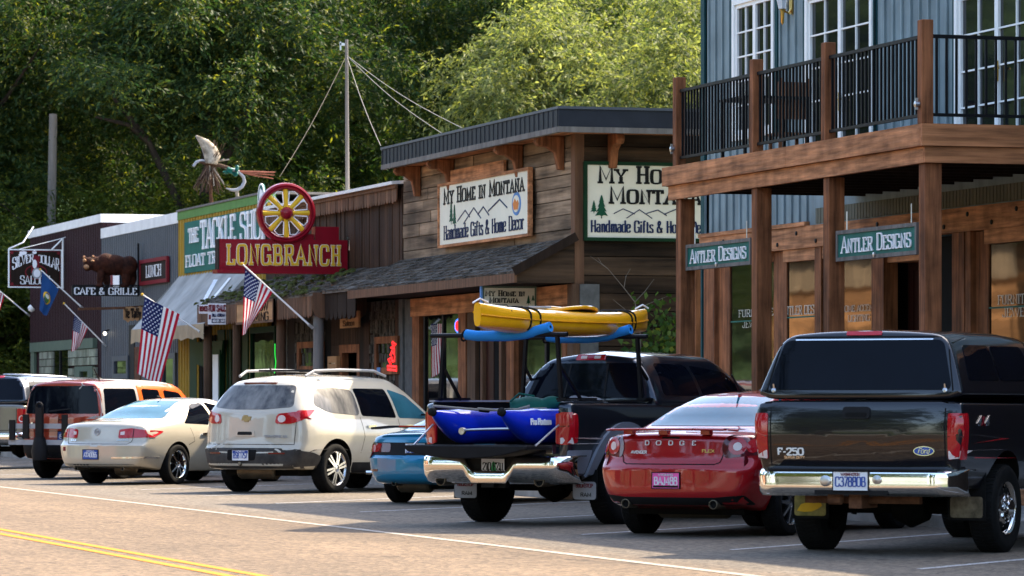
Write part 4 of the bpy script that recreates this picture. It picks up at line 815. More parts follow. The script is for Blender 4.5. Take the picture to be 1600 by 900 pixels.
# -- round badge sign
p = onX(411, 309, 19.85); S = Sign('round_badge_sign', 'round teal badge sign with white rim on the yellow shop parapet', p, UX)
rr_ = 22 * (p.y * _c + p.x * _s) / FPX; q = MB(); q.lathe([(0, .0), (rr_, 0), (rr_, .04), (rr_ * .92, .041), (0, .04)], p, (-1, 0, 0), 40); q.build('board', 'teal_board', S.t); q = MB(); q.lathe([(rr_ * .9, .03), (rr_ * .9, .05), (rr_ * 1.02, .05), (rr_ * 1.02, .03)], p, (-1, 0, 0), 40); q.build('frame', 'white_paint', S.t)
S.poly([disc(-.05, 0, .12, .2, 16)[2:12]] + [disc(.08, .05, .1, .12, 10)], 'letter_white', 'fish_mark', d=.042); MB().box(p.x - .0, p.x + .04, p.y - .03, p.y + .03, 5.5, p.z).build('stake', 'white_paint', S.t)
# -- lunch sign, bear sign, hanging wood sign
a, b = onX(219, 407, 19.9), onX(262, 443, 19.9); S = Sign('lunch_sign', 'small brown lunch sign in a red frame on the grey metal wall', (19.9, (a.y + b.y) / 2, (a.z + b.z) / 2 + .02), UX); w, h = a.y - b.y, .62
S.board(w - .1, h - .06, .03, 'dark_wood'); S.rim(w, h, .09, .07, 'barn_red', .03); S.write('LUNCH', 0, -.13, .27, w * .55, 'letter_white', pen=(.07, .035), serif=.1)
bx = 19.9; yb = yX(219, bx); Y_ = yb
a, b = onY(113, 447, Y_), onY(217, 463, Y_); S = Sign('bear_sign', 'brown bear figure standing on a black cafe board beside the maroon wall', ((a.x + b.x) / 2, Y_, (a.z + b.z) / 2), UY); w, h = b.x - a.x, a.z - b.z
S.board(w, h, .12, 'near_black'); S.write('CAFE & GRILLE', 0, -h * .34, h * .68, w * .93, 'letter_white', pen=(.1, .045), serif=.12, track=.16)
def blob(parts, name, mat, parent, vox=.02, it=4):
    bm = bmesh.new()
    for c_, r_, rot in parts:
        m_ = Matrix.Translation(c_) @ Matrix.Rotation(rot, 4, 'Y') @ Matrix.Diagonal((*r_, 1)); bmesh.ops.create_icosphere(bm, subdivisions=3, radius=1, matrix=m_)
    me = bpy.data.meshes.new(name); bm.to_mesh(me); bm.free(); o = bpy.data.objects.new(name, me); SC.collection.objects.link(o)
    md = o.modifiers.new('r', 'REMESH'); md.mode = 'VOXEL'; md.voxel_size = vox; sm = o.modifiers.new('s', 'SMOOTH'); sm.iterations = it; sm.factor = .5
    dg = bpy.context.evaluated_depsgraph_get(); me2 = bpy.data.meshes.new_from_object(o.evaluated_get(dg)); bpy.data.objects.remove(o); bpy.data.meshes.remove(me)
    o_ = ORIG.get(parent.name, Vector()) if parent else Vector(); me2.transform(Matrix.Translation(-o_)); me2.materials.clear(); me2.materials.append(MATS[mat]); me2.polygons.foreach_set('use_smooth', [True] * len(me2.polygons)); me2.name = name
    return link_mesh(name, me2, parent)
kb = (Y_ * _c + bx * _s) / FPX
def B(px, py, dy=0): v = onY(px, py, Y_ + .1 + dy); return v
blob([(B(178, 414), (.40, .19, .26), .1), (B(165, 411), (.26, .18, .24), -.3), (B(200, 417), (.24, .2, .28), .3), (B(152, 413), (.2, .15, .19), -.2), (B(140, 412), (.165, .15, .165), 0), (B(136, 418), (.1, .1, .09), .4),
      (B(131, 402), (.05, .04, .055), 0), (B(145, 401), (.05, .04, .055), 0), (B(157, 432, -.05), (.1, .09, .26), .12), (B(166, 434, .08), (.1, .09, .24), -.15), (B(197, 434, -.05), (.12, .1, .24), -.1), (B(207, 434, .08), (.11, .1, .24), .1), (B(155, 446, -.06), (.13, .09, .05), 0), (B(194, 446, -.06), (.14, .09, .05), 0)], 'bear_figure', 'bear_fur', S.t)
blob([(B(135, 417, -.1), (.075, .08, .06), .3), (B(132, 407, -.1), (.045, .05, .05), 0), (B(144, 408, -.1), (.06, .06, .035), 0), (B(131, 402, -.025), (.03, .03, .035), 0), (B(145, 401, -.025), (.03, .03, .035), 0)], 'bear_face', 'bear_tan', S.t, .014, 2)
q = MB(); q.beam(onY(113, 446, Y_), (19.97, Y_, onY(215, 446, Y_).z), .03, .03); q.beam(onY(217, 425, Y_), (19.97, Y_, onY(217, 425, Y_).z), .03, .03); q.tube([onY(216, 380, Y_), onY(217, 462, Y_)], .025, 6); q.build('bracket', 'black_metal', S.t)
px_, ph_ = 172, 437; S2 = Sign('snack_poster', 'small red and white poster on the maroon wall behind the bear', onX(180, 437, 19.9), UX); S2.board(1.1, .42, .01, 'letter_white', d=.01); S2.board(.3, .42, .012, 'barn_red', 'stripe', -.4, 0, .014)
a, b = onY(193, 479, Y_ - 1.2), onY(222, 501, Y_ - 1.2); S = Sign('carved_wood_sign', 'little carved orange wood sign hung from a rusty arm beside the big flag', ((a.x + b.x) / 2, Y_ - 1.2, (a.z + b.z) / 2), UY); w, h = b.x - a.x, a.z - b.z
rn = random.Random(3); top_ = [(lerp(-w / 2, w / 2, i / 8), h / 2 + rn.uniform(-.03, .02)) for i in range(9)]; bot = [(lerp(w / 2, -w / 2, i / 8), -h / 2 + rn.uniform(-.06, .04)) for i in range(9)]
S.poly([bot + top_], 'orange_board', 'board', d=-.04, th=.04); S.write('Ye Taffy', 0, -.1, .22, w * .85, 'dark_wood', pen=(.1, .07), d=.003)
q = MB(); q.beam(onY(122, 483, Y_ - 1.2), onY(196, 481, Y_ - 1.2), .05, .06); q.beam(onY(160, 483, Y_ - 1.2), onY(196, 481, Y_ - 1.2) + Vector((1.0, 1.0, .1)), .04, .04); q.build('arm', 'rust', S.t)
# -- saloon sign at the far end
sx = 19.9; Y_ = yX(99, sx); a, b = onY(13, 389, Y_), onY(97, 450, Y_); S = Sign('silver_saloon_sign', 'brown painted saloon sign in a white pipe frame at the far end of the row', ((a.x + b.x) / 2, Y_, (a.z + b.z) / 2), UY); w, h = b.x - a.x, a.z - b.z
S.board(w - .06, h - .06, .04, 'dark_wood'); S.rim(w, h, .03, .06, 'white_paint', .01); S.rim(w - .1, h - .1, .012, .02, 'barn_red', .008, 'border_line')
arc = lambda x, y: (x, y - .55 * x * x)
S.write('SILVER', -.33, .12, .25, .56, 'letter_white', pen=(.06, .035), serif=.08, warp=lambda x, y: (x, y * (1.0 - .9 * x) - .25 * (x - .28) ** 2 + .0 + .28 * (x + .0)))
S.write('DOLLAR', .36, .1, .25, .56, 'letter_white', pen=(.06, .035), serif=.08, warp=lambda x, y: (x, y * (1.0 + .9 * x) - .25 * (x + .28) ** 2 - .28 * (x - .0)))
S.write('SALOON', 0, -.42, .22, .8, 'letter_white', pen=(.06, .035), serif=.08)
S.poly([disc(.02, -.1, .3, .2)], 'barn_red', 'oval_ring'); S.poly([disc(.02, -.1, .27, .17)], 'dark_wood', 'oval_field', d=.008); S.poly([disc(.04, -.13, .13, .15)], 'silver_paint', 'coin_mark', d=.016); S.poly([disc(.04, -.13, .09, .11), disc(-.02, .12, .06, .12)], 'letter_white', 'coin_face', d=.024); S.poly([disc(-.33, .42, .1, .06), disc(-.02, .44, .06, .05), disc(-.4, .36, .05, .04)], 'letter_white', 'smoke_mark'); S.poly([[(-.08, .05), (.1, .02), (.12, .34), (-.05, .36)], [(-.12, -.12), (-.04, -.1), (-.02, .08), (-.1, .05)]], 'barn_red', 'rider_mark', d=.012)
for s_ in ((-w / 2 + .1, h / 2 - .1), (w / 2 - .1, h / 2 - .1), (-w / 2 + .1, -h / 2 + .1)): S.poly([disc(s_[0], s_[1], .04, .04, 8)], 'barn_red', 'corner_mark')
q = MB(); q.tube([S.P(w / 2 + .02, -h / 2 - .02, 0), S.P(w / 2 + .02, h / 2 + .3, 0)], .025, 8); q.beam(S.P(w / 2, h / 2 + .28, 0), S.P(w / 2 - .28, h / 2, 0), .07, .03); q.tube([S.P(-w / 2, h / 2, 0), S.P(-w / 2 + .4, h / 2 + .18, .0), S.P(-w / 2 + .75, h / 2 + .62, -.4)], .02, 6); q.tube([S.P(-w / 2 + .3, h / 2, 0), S.P(w / 2, h / 2 + .3, 0), S.P(w / 2 + .5, h / 2 + .48, -.3)], .012, 6); q.build('bracket', 'white_paint', S.t)
# -- for sale, yellowstone-style board, small boards by the doors
Y_ = yX(354, KX - .03); a, b = onY(325, 474, Y_), onY(353, 507, Y_); S = Sign('for_sale_sign', 'square red and white for-sale sign on the corner of the mossy canopy', ((a.x + b.x) / 2, Y_, (a.z + b.z) / 2), UY); w, h = b.x - a.x, a.z - b.z
S.board(w, h, .01, 'letter_white'); S.write('FOR SALE', 0, h * .12, h * .3, w * .92, 'barn_red', pen=(.11, .07), track=.2); S.write('BILL MORGAN', .03, -h * .13, h * .14, w * .7, 'navy_paint', pen=(.1, .08), track=.2); S.board(w * .75, h * .2, .004, 'navy_paint', 'phone_band', .03, -h * .33, .005); S.write('406 821 3070', .03, -h * .39, h * .12, w * .66, 'letter_white', pen=(.08, .06), track=.2, d=.006); S.board(w * .12, h * .22, .004, 'barn_red', 'agent_mark', -w * .4, -h * .15, .005)
a, b = onY(311, 476, Y_ + .05), onY(325, 490, Y_ + .05); S = Sign('rider_sign', 'narrow red-lettered rider sign left of the for-sale sign', ((a.x + b.x) / 2, Y_ + .05, (a.z + b.z) / 2), UY); S.board(b.x - a.x, a.z - b.z, .01, 'letter_white'); S.write('BUSINESS', 0, -.04, .1, (b.x - a.x) * .9, 'barn_red', pen=(.1, .08), track=.2)
a, b = onX(369, 473, KX - .08), onX(427, 503, KX - .08); S = Sign('orange_board_sign', 'orange plank sign with dark lettering on the mossy canopy behind the hanging flag', (KX - .08, (a.y + b.y) / 2, (a.z + b.z) / 2), UX); w, h = a.y - b.y, .46
S.board(w, h, .04, 'orange_board'); S.rim(w, h, .05, .05, 'brown_trim', .01); S.write('ELOW', w * .16, .02, .17, w * .42, 'dark_wood', pen=(.11, .07)); S.write('OMING', w * .14, -.19, .17, w * .48, 'dark_wood', pen=(.11, .07))
a, b = onX(531, 488, XF - .3), onX(560, 511, XF - .3); S = Sign('plank_notice', 'small carved plank sign hung over the saloon doorway', (XF - .3, (a.y + b.y) / 2, (a.z + b.z) / 2), UX); w, h = a.y - b.y, .32
S.board(w, h, .04, 'orange_board'); S.write('Longbranch', 0, .03, .1, w * .8, 'brown_trim', pen=(.1, .08)); S.write('Saloon', 0, -.12, .1, w * .6, 'brown_trim', pen=(.1, .08))
q = MB(); q.tube([S.P(-w * .4, h / 2), S.P(-w * .4, h / 2 + .15)], .008, 5); q.tube([S.P(w * .4, h / 2), S.P(w * .4, h / 2 + .15)], .008, 5); q.build('hanger', 'black_metal', S.t)
# -- neon
p = onX(612, 556, XF - .09); S = Sign('neon_bar_sign', 'red neon script glowing upright in the orange-framed saloon window', p, UX, 'neon sign')
def npath(pts, name, m, r=.022, closed=False, sc=.78): MB().tube([S.P(a * sc, b * sc) for a, b in pts], r, 8, closed=closed).build(name, m, S.t)
kk = .33 / .3
npath([(-.35, -.33), (.5, -.36), (.5, -.27), (-.35, -.24), (-.3, -.3)], 'tube_letter', 'neon_red', closed=True); npath([(-.1, -.2), (-.28, -.08), (.0, -.04), (.1, -.14), (.3, -.12), (.32, .0)], 'tube_letter', 'neon_red'); npath([(-.1, .02), (.05, .12), (.3, .02), (.3, .16), (-.05, .2)], 'tube_letter', 'neon_red'); npath([(.15, .22), (.1, .34), (.45, .27)], 'tube_letter', 'neon_red', closed=True)
MB().prism([(-.5, -.33), (-.25, -.33), (-.25, -.19), (-.5, -.19)], S.P(-.55, -.02, .01), UX, VZ, .004).build('blue_card', 'sky_paint', S.t)
p = onX(718, 509, XF + .0); S = Sign('neon_open_sign', 'oval red and blue neon open sign in the log shop window', p, UX, 'neon sign'); npath([(math.cos(t * .3927) * .34, math.sin(t * .3927) * .15) for t in range(16)], 'tube_oval', 'neon_blue', .022, True); npath([(math.cos(t * .3927) * .11 - .12, math.sin(t * .3927) * .09) for t in range(16)], 'tube_letter', 'neon_red', .03, True); npath([(.05, -.08), (.05, .08), (.15, .08), (.15, 0), (.06, 0)], 'tube_letter', 'neon_red', .025)
p = onX(431, 560, XF - .12); S = Sign('neon_strip', 'thin green neon strip in the tackle shop window', p, UX, 'neon sign'); npath([(-.1, .4), (-.1, .1), (.0, -.1), (-.15, -.4)], 'tube_letter', 'neon_green', .011)

# ================================================ flags
def flag_cloth(par, A, Bp, fA, fB, wave, kind):
    """A, Bp = outer and inner end of the hoist, fA, fB = how far the fly hangs from each"""
    A, Bp, fA, fB = Vector(A), Vector(Bp), Vector(fA), Vector(fB); nrm = (Bp - A).cross(fA).normalized()
    def P(u, v): return lerp(A, Bp, u) + lerp(fA, fB, u) * (v ** .95) + nrm * wave * (math.sin(u * 8.5 + v * 2.2) * (.35 + .65 * v) + .5 * math.sin(v * 6 + u * 3)) + Vector((0, 0, -.04)) * math.sin(math.pi * u) * v
    mb = MB()
    if kind == 'us':
        mb.grid(P, 26, 30, mfn=lambda u, v: 2 if (u < 7 / 13 and v < .4) else (0 if int(u * 13) % 2 == 0 else 1)); o = mb.build('flag_cloth', ['flag_red', 'flag_white', 'flag_blue'], par); st = MB()
        for r_ in range(9):
            for c_ in range(6 if r_ % 2 == 0 else 5):
                u = (r_ + .75) / 9.5 * 7 / 13; v = ((c_ + .5 + (.5 if r_ % 2 else 0)) / 6) * .4
                c0 = P(u, v); du = (P(u + .01, v) - P(u - .01, v)).normalized(); dv = (P(u, v + .01) - P(u, v - .01)); dv = (dv - du * dv.dot(du)).normalized(); n_ = du.cross(dv); R0 = (Bp - A).length * .03
                for sg in (1, -1):
                    st.add([c0 + n_ * sg * .006 + (du * math.cos(k * math.pi / 5) + dv * math.sin(k * math.pi / 5)) * (R0 if k % 2 == 0 else R0 * .45) for k in range(10)], [list(range(10))])
        st.build('star_field', 'flag_white', o)
    else:
        mb.grid(P, 20, 24); o = mb.build('flag_cloth', ['flag_royal'], par)
        def dd(u0, v0, ru, rv, name, m, off):
            q = MB(); cs = [(u0 + ru * math.cos(k * .3927), v0 + rv * math.sin(k * .3927)) for k in range(16)]
            for sg in (1, -1): q.add([P(u, v) + nrm * sg * off for u, v in cs], [list(range(16))])
            q.build(name, m, o)
        dd(.5, .52, .3, .17, 'seal', 'gold_paint', .012); dd(.5, .54, .2, .1, 'seal_field', 'green_paint', .022); dd(.5, .47, .16, .06, 'seal_sky', 'cream', .03)
    return o
def flag(label, px_base, px_tip, Xb, hoist, fly, kind='us', wave=.03, r=.016, ball='gold_paint', pole='white_paint', name='us_flag'):
    b = onX(*px_base, Xb); Y = b.y; t = onY(*px_tip, Y); g = thing(name, label, 'flag', b); MB().tube([b, lerp(b, t, .5), t], [r * 1.2, r, r * .9], 8).build('pole', pole, g)
    q = MB(); q.lathe([(0, .03), (.028, .015), (.028, -.015), (0, -.03)], t, t - b, 8); q.build('finial', ball, g); MB().beam(b, b + (t - b).normalized() * .12, .05, .05).build('pole_bracket', 'steel', g)
    A, B_ = onY(*hoist[0], Y - .03), onY(*hoist[1], Y - .03); C, D = onY(*fly[0], Y - .06), onY(*fly[1], Y - .1); flag_cloth(g, A, B_, C - A, D - B_, wave, kind); return g
flag('large stars and stripes hanging nearly flat from a white pole over the red-orange car', (318, 522), (222, 460), KX + .05, ((226, 464), (281, 491)), ((214, 583), (251, 597)), wave=.022)
flag('stars and stripes hanging in folds from the grey log post of the mossy canopy', (489, 513), (378, 412), KX + .03, ((383, 419), (426, 457)), ((379, 524), (392, 506)), wave=.045)
flag('small stars and stripes bunched on a pole in front of the maroon saloon window', (166, 541), (100, 474), XF - .05, ((116, 492), (138, 512)), ((112, 549), (124, 541)), wave=.06, r=.014)
flag('royal blue state flag with a gold seal beside the far saloon sign', (131, 483), (63, 421), XF - .05, ((66, 424), (92, 452)), ((62, 484), (73, 493)), 'state', .04, name='state_flag')
flag('stars and stripes at the left edge on a pole from the maroon wall corner', (47, 494), (-22, 437), XF - .05, ((-18, 441), (7, 462)), ((-20, 500), (0, 484)), wave=.05)
# flag draped inside the log shop window
g = thing('window_flag', 'stars and stripes draped upright inside the log shop window', 'flag', onX(682, 548, XF + .03)); A = onX(692, 506, XF + .03); B_ = onX(673, 506, XF + .03); C = onX(693, 572, XF + .03); D = onX(674, 590, XF + .03); flag_cloth(g, B_, A, D - B_, C - A, .012, 'us')

# ================================================ giant fishing fly on the roof
Yf = yX(330, XF); FY = lambda px, py, dy=0: onY(px, py, Yf + dy)
g = thing('fishing_fly_sculpture', 'giant rusty fishing fly sculpture with hook and wing on the yellow shop roof', 'sculpture', (XF, Yf, 5.9)); rn = random.Random(5)
MB().tube([FY(331, 325), FY(329, 300), FY(331, 262)], [.05, .035, .03], 8).build('stand', 'rust', g); MB().tube([FY(372, 318), FY(370, 298)], [.05, .04], 8).build('stand', 'rust_white', g)
MB().tube([FY(302, 260), FY(307, 253), FY(315, 251), FY(328, 254), FY(345, 259), FY(372, 268), FY(380, 276), FY(382, 284), FY(378, 292), FY(370, 297), FY(362, 297), FY(353, 294)], [.03, .035, .035, .035, .035, .035, .04, .042, .042, .045, .035, .01], 10).build('hook', 'silver_paint', g)
bd = MB()
for a, b in ((311, 252), (330, 255)): pass
bd.tube([FY(309, 252), FY(322, 255), FY(345, 259), FY(360, 263)], [.03, .045, .045, .035], 10); bd.build('body_wrap', 'hackle_rod', g)
wg = MB(); out = [(306, 212), (311, 215), (320, 218), (331, 224), (339, 233), (344, 245), (342, 253), (335, 257), (322, 254), (318, 240), (313, 226)]
k2 = (Yf * _c + XF * _s) / FPX
def wing(u, v):
    px = lerp(lerp(306, 322, v), lerp(306 + 1, 340, v), u) ; return None
L_ = [(306, 212), (312, 222), (317, 234), (320, 244), (322, 255)]; R2 = [(307, 212), (325, 219), (338, 231), (344, 244), (338, 257)]
def wing(u, v):
    i = min(3, int(v * 4)); f = v * 4 - i; a = Vector(L_[i]).lerp(Vector(L_[i + 1]), f); b = Vector(R2[i]).lerp(Vector(R2[i + 1]), f); c_ = a.lerp(b, u); return FY(c_.x, c_.y, -.15 * math.sin(math.pi * u) * v - .05)
wg.grid(wing, 8, 16); o = wg.build('wing', 'rust_white', g); md = o.modifiers.new('solid', 'SOLIDIFY'); md.thickness = .02
MB().tube([FY(*p) for p in L_], .022, 6).build('wing_edge', 'silver_paint', o)
hk = MB()
for i in range(84):
    th = rn.uniform(.5, 1.5) * math.pi if i < 62 else rn.uniform(-.38, .1) * math.pi; ln = rn.uniform(20, 50) if i < 62 else rn.uniform(20, 40)
    x0, y0 = 327 + rn.uniform(-6, 8), 257; a = math.pi / 2 + (th - math.pi) * .5 if i < 62 else -math.pi / 2 + rn.uniform(-.1, .85)
    hk.tube([FY(x0, y0), FY(x0 + ln * math.cos(a) * .8, y0 + ln * math.sin(a), rn.uniform(-.3, .3))], [.012, .008], 5)
hk.build('hackle', 'hackle_rod', g)
hk = MB()
for i in range(9): hk.tube([FY(330 + rn.uniform(-4, 4), 256), FY(327 + i * 3 + rn.uniform(-3, 3), 284 + rn.uniform(-6, 8), rn.uniform(-.2, .2))], [.012, .009], 6)
for x in (350, 358): hk.tube([FY(334, 254), FY(x, 249, -.1)], .018, 6)
hk.build('tuft', 'rust_white', g)
hk = MB()
for i in range(16): a = rn.uniform(0, 6.28); c_ = FY(366 + rn.uniform(-14, 9), 266 + rn.uniform(-5, 7), rn.uniform(-.1, .1)); hk.lathe([(.0, 0), (.06, .02), (.05, .06), (0, .09)], c_, (math.cos(a), .3, math.sin(a)), 6)
hk.build('thorax', 'teal_board', g); hk = MB()
for dy in (0, 3, 7, -1): hk.tube([FY(374, 268), FY(400, 269 + dy * .8), FY(430 + rn.uniform(-3, 6), 270 + dy * 1.3, rn.uniform(-.1, .1))], [.03, .022, .012], 6)
hk.build('tail', 'copper_rod', g)
# ================================================ vehicles
mk('paint_black', (.0025, .003, .006), .3, var=.05, coat=1, spec=.15); mk('paint_red', (.31, .004, .008), .3, metal=.25, var=.06, coat=1, spec=.15); mk('paint_charcoal', (.014, .019, .03), .28, metal=.55, var=.05, coat=1, spec=.15)
mk('paint_flare', (.2, .225, .27), .45, metal=.3, var=.05, coat=.5); mk('paint_blue', (.003, .15, .27), .3, metal=.3, var=.05, coat=1, spec=.15); mk('paint_ivory', (.44, .40, .32), .32, var=.04, coat=1, stain=.06, spec=.15)
mk('paint_champagne', (.42, .38, .30), .3, metal=.25, var=.03, coat=1, spec=.15); mk('paint_rust', (.27, .035, .015), .32, metal=.3, var=.06, coat=1, spec=.15); mk('paint_rust_sunlit', (.62, .11, .015), .35, var=.05, coat=1, spec=.15); mk('panel_grey', (.3, .28, .26), .5, var=.15)
mk('paint_silver', (.3, .3, .3), .32, metal=.6, var=.05, coat=1, spec=.15); mk('paint_white', (.5, .5, .48), .3, var=.03, coat=1, spec=.15); mk('paint_tan', (.15, .14, .12), .35, metal=.5, var=.05, coat=1, spec=.15)
mk('chrome', (.78, .77, .75), .07, metal=1, var=.04); mk('alloy', (.5, .5, .51), .25, metal=1, var=.1); mk('plastic', (.01, .01, .011), .55, var=.15); mk('cladding', (.03, .029, .028), .6, var=.3, vs=3, col2=(.06, .055, .05)); mk('rubber', (.006, .006, .006), .85, var=.4, vs=12)
mk('under', (.004, .004, .0035), .85, var=.4, vs=5); mk('muffler', (.16, .13, .09), .5, metal=.7, var=.3); mk('lamp_red', (.36, .004, .01), .16, var=.12, coat=1); mk('lamp_deep', (.09, .003, .006), .14, var=.12, coat=1); mk('lamp_clear', (.62, .52, .5), .14, var=.1, coat=1)
mk('emblem_gilt', (.34, .25, .1), .45, var=.1); mk('seam', (.006, .006, .006), .8); mk('plate_white', (.7, .7, .72), .5, var=.03); mk('plate_blue', (.05, .09, .3), .5); mk('plate_pink', (.75, .12, .35), .5); mk('plate_green', (.05, .25, .1), .5); mk('kayak_yellow', (.78, .37, .006), .35, var=.08, coat=1); mk('bright_badge', (.72, .71, .68), .35, var=.05); mk('foam_blue', (.02, .2, .55), .75, var=.08)
mk('raft_blue', (.005, .028, .5), .34, var=.1, coat=.6); mk('bag_green', (.01, .09, .07), .7, var=.2); mk('net_grey', (.12, .13, .15), .7, var=.3); mk('strap', (.01, .01, .01), .8); mk('bed_liner', (.004, .004, .0045), .8)
glass_mat('car_glass', (.002, .003, .006), .03, 1.33, .2); glass_mat('car_glass_skyblue', (.02, .09, .13), .03, 1.45)  # second one is tinted glass whose blue base also stands in for mirrored sky
mk('glass_dirty', (.03, .035, .045), .3, var=.6, vs=5, col2=(.12, .115, .105), grain='Z', coat=.35)
def pchip(xs, ys, x):
    xs = np.array(xs, float); ys = np.array(ys, float); h = np.diff(xs); d = np.diff(ys) / h; m = np.zeros_like(ys)
    m[0], m[-1] = d[0], d[-1]
    for i in range(1, len(xs) - 1): m[i] = 0 if d[i - 1] * d[i] <= 0 else (h[i - 1] + h[i]) * 1.5 / ((2 * h[i] + h[i - 1]) / d[i - 1] + (h[i] + 2 * h[i - 1]) / d[i]) * (2 / 1.0) / 1.0 * .5 * 2 / 1.0 if False else 2 * d[i - 1] * d[i] / (d[i - 1] + d[i])
    i = np.clip(np.searchsorted(xs, x) - 1, 0, len(xs) - 2); t = (x - xs[i]) / h[i]
    return (2 * t**3 - 3 * t**2 + 1) * ys[i] + (t**3 - 2 * t**2 + t) * h[i] * m[i] + (-2 * t**3 + 3 * t**2) * ys[i + 1] + (t**3 - t**2) * h[i] * m[i + 1]
class Bvh:
    def __init__(s, v, f): s.t = BVHTree.FromPolygons([Vector(p) for p in v], f)
    def hit(s, view, a, b):
        o, d = {'rear': ((a, -6, b), (0, 1, 0)), 'right': ((6, a, b), (-1, 0, 0)), 'left': ((-6, a, b), (1, 0, 0)), 'top': ((a, b, 6), (0, 0, -1)), 'front': ((a, 12, b), (0, -1, 0))}[view]
        o, d = Vector(o), Vector(d); l, n, i, q = s.t.ray_cast(o, d)
        if l is None:
            p = {'rear': (a, 0, b), 'right': (.9, a, b), 'left': (-.9, a, b), 'top': (a, b, 1.2), 'front': (a, 5, b)}[view]; l, n, i, q = s.t.find_nearest(Vector(p))
        if n.dot(d) > 0: n = -n
        return l, n
def loft(K, rear=((0, 0), (3, 0)), lf=1.2, bow=.0, bp=2.5, rr=.07, front=((0, 0), (3, 0)), fbow=.25, fr=.12, ns=70, ch=2, clip=.3):
    """body surface lofted over stations; returns verts, faces. Station: y, bottom z/half-width, flank z/w, shoulder z/w, top-edge z/w, crown z"""
    K = np.array(K, float); y0, y1 = K[0, 0], K[-1, 0]
    ys = np.unique(np.concatenate([np.linspace(y0 + rr, y1 - fr, ns), [k for k in K[:, 0] if y0 + rr < k < y1 - fr]]))
    st = [(y, 0.) for y in ys]
    st = [(y0 + rr * (1 - math.cos(t)), rr * (1 - math.sin(t))) for t in np.linspace(0, math.pi / 2, 5)[:-1]] + st + [(y1 - fr * (1 - math.cos(t)), fr * (1 - math.sin(t))) for t in np.linspace(math.pi / 2, 0, 5)[1:]]
    rings = []
    for y, inset in st:
        zb, wb, zm, wm, zs, ws, zt, wt, zc = [float(pchip(K[:, 0], K[:, j], np.array([y]))[0]) for j in range(1, 10)]
        C = [(0, zb), (wb * .9, zb), (wb, zb + .04), (wm, zm), (ws, zs), (wt, zt), (wt * .55, zt + (zc - zt) * .75), (0, zc)]
        P = [C[0]]
        for a, b in zip(C, C[1:]): P += [(a[0] + (b[0] - a[0]) * clip, a[1] + (b[1] - a[1]) * clip), (b[0] + (a[0] - b[0]) * clip, b[1] + (a[1] - b[1]) * clip)]
        P.append(C[-1])
        for _ in range(ch):
            Q = [P[0]]
            for a, b in zip(P, P[1:]): Q += [(a[0] * .75 + b[0] * .25, a[1] * .75 + b[1] * .25), (a[0] * .25 + b[0] * .75, a[1] * .25 + b[1] * .75)]
            P = Q + [P[-1]]
        P = np.array(P); P[0, 0] = P[-1, 0] = 0
        wmax = P[:, 0].max(); hz = (zc - zb) / 2; zc0 = (zc + zb) / 2
        P[:, 0] *= (wmax - inset) / wmax; P[:, 1] = zc0 + (P[:, 1] - zc0) * (hz - inset) / hz
        rings.append(np.concatenate([np.column_stack([P[:, 0], np.full(len(P), y), P[:, 1]]), np.column_stack([-P[-2:0:-1, 0], np.full(len(P) - 2, y), P[-2:0:-1, 1]])]))
    def cap(r):
        zc0 = (r[:, 2].max() + r[:, 2].min()) / 2; out = []
        for s in (.93, .84, .72, .58, .42, .25, .1): q = r.copy(); q[:, 0] *= s; q[:, 2] = zc0 + (q[:, 2] - zc0) * s; out.append(q)
        return out
    rings = cap(rings[0])[::-1] + rings + cap(rings[-1]); V = np.array(rings); n = V.shape[1]; W_ = np.abs(V[:, :, 0]).max()
    y = V[:, :, 1].copy(); z = V[:, :, 2]; xx = (np.abs(V[:, :, 0]) / W_) ** bp
    dr = np.interp(z, [p[0] for p in rear], [p[1] for p in rear]) + bow * xx; V[:, :, 1] += dr * np.clip(1 - (y - y0) / lf, 0, 1)
    df = np.interp(z, [p[0] for p in front], [p[1] for p in front]) + fbow * xx; V[:, :, 1] -= df * np.clip(1 - (y1 - y) / 1.2, 0, 1)
    m = V.shape[0]; vs = V.reshape(-1, 3).tolist(); fs = []
    for i in range(m - 1):
        for j in range(n): k = (j + 1) % n; fs.append([i * n + j, i * n + k, (i + 1) * n + k, (i + 1) * n + j])
    fs.append(list(range(n - 1, -1, -1))); fs.append([(m - 1) * n + j for j in range(n)]); return vs, fs
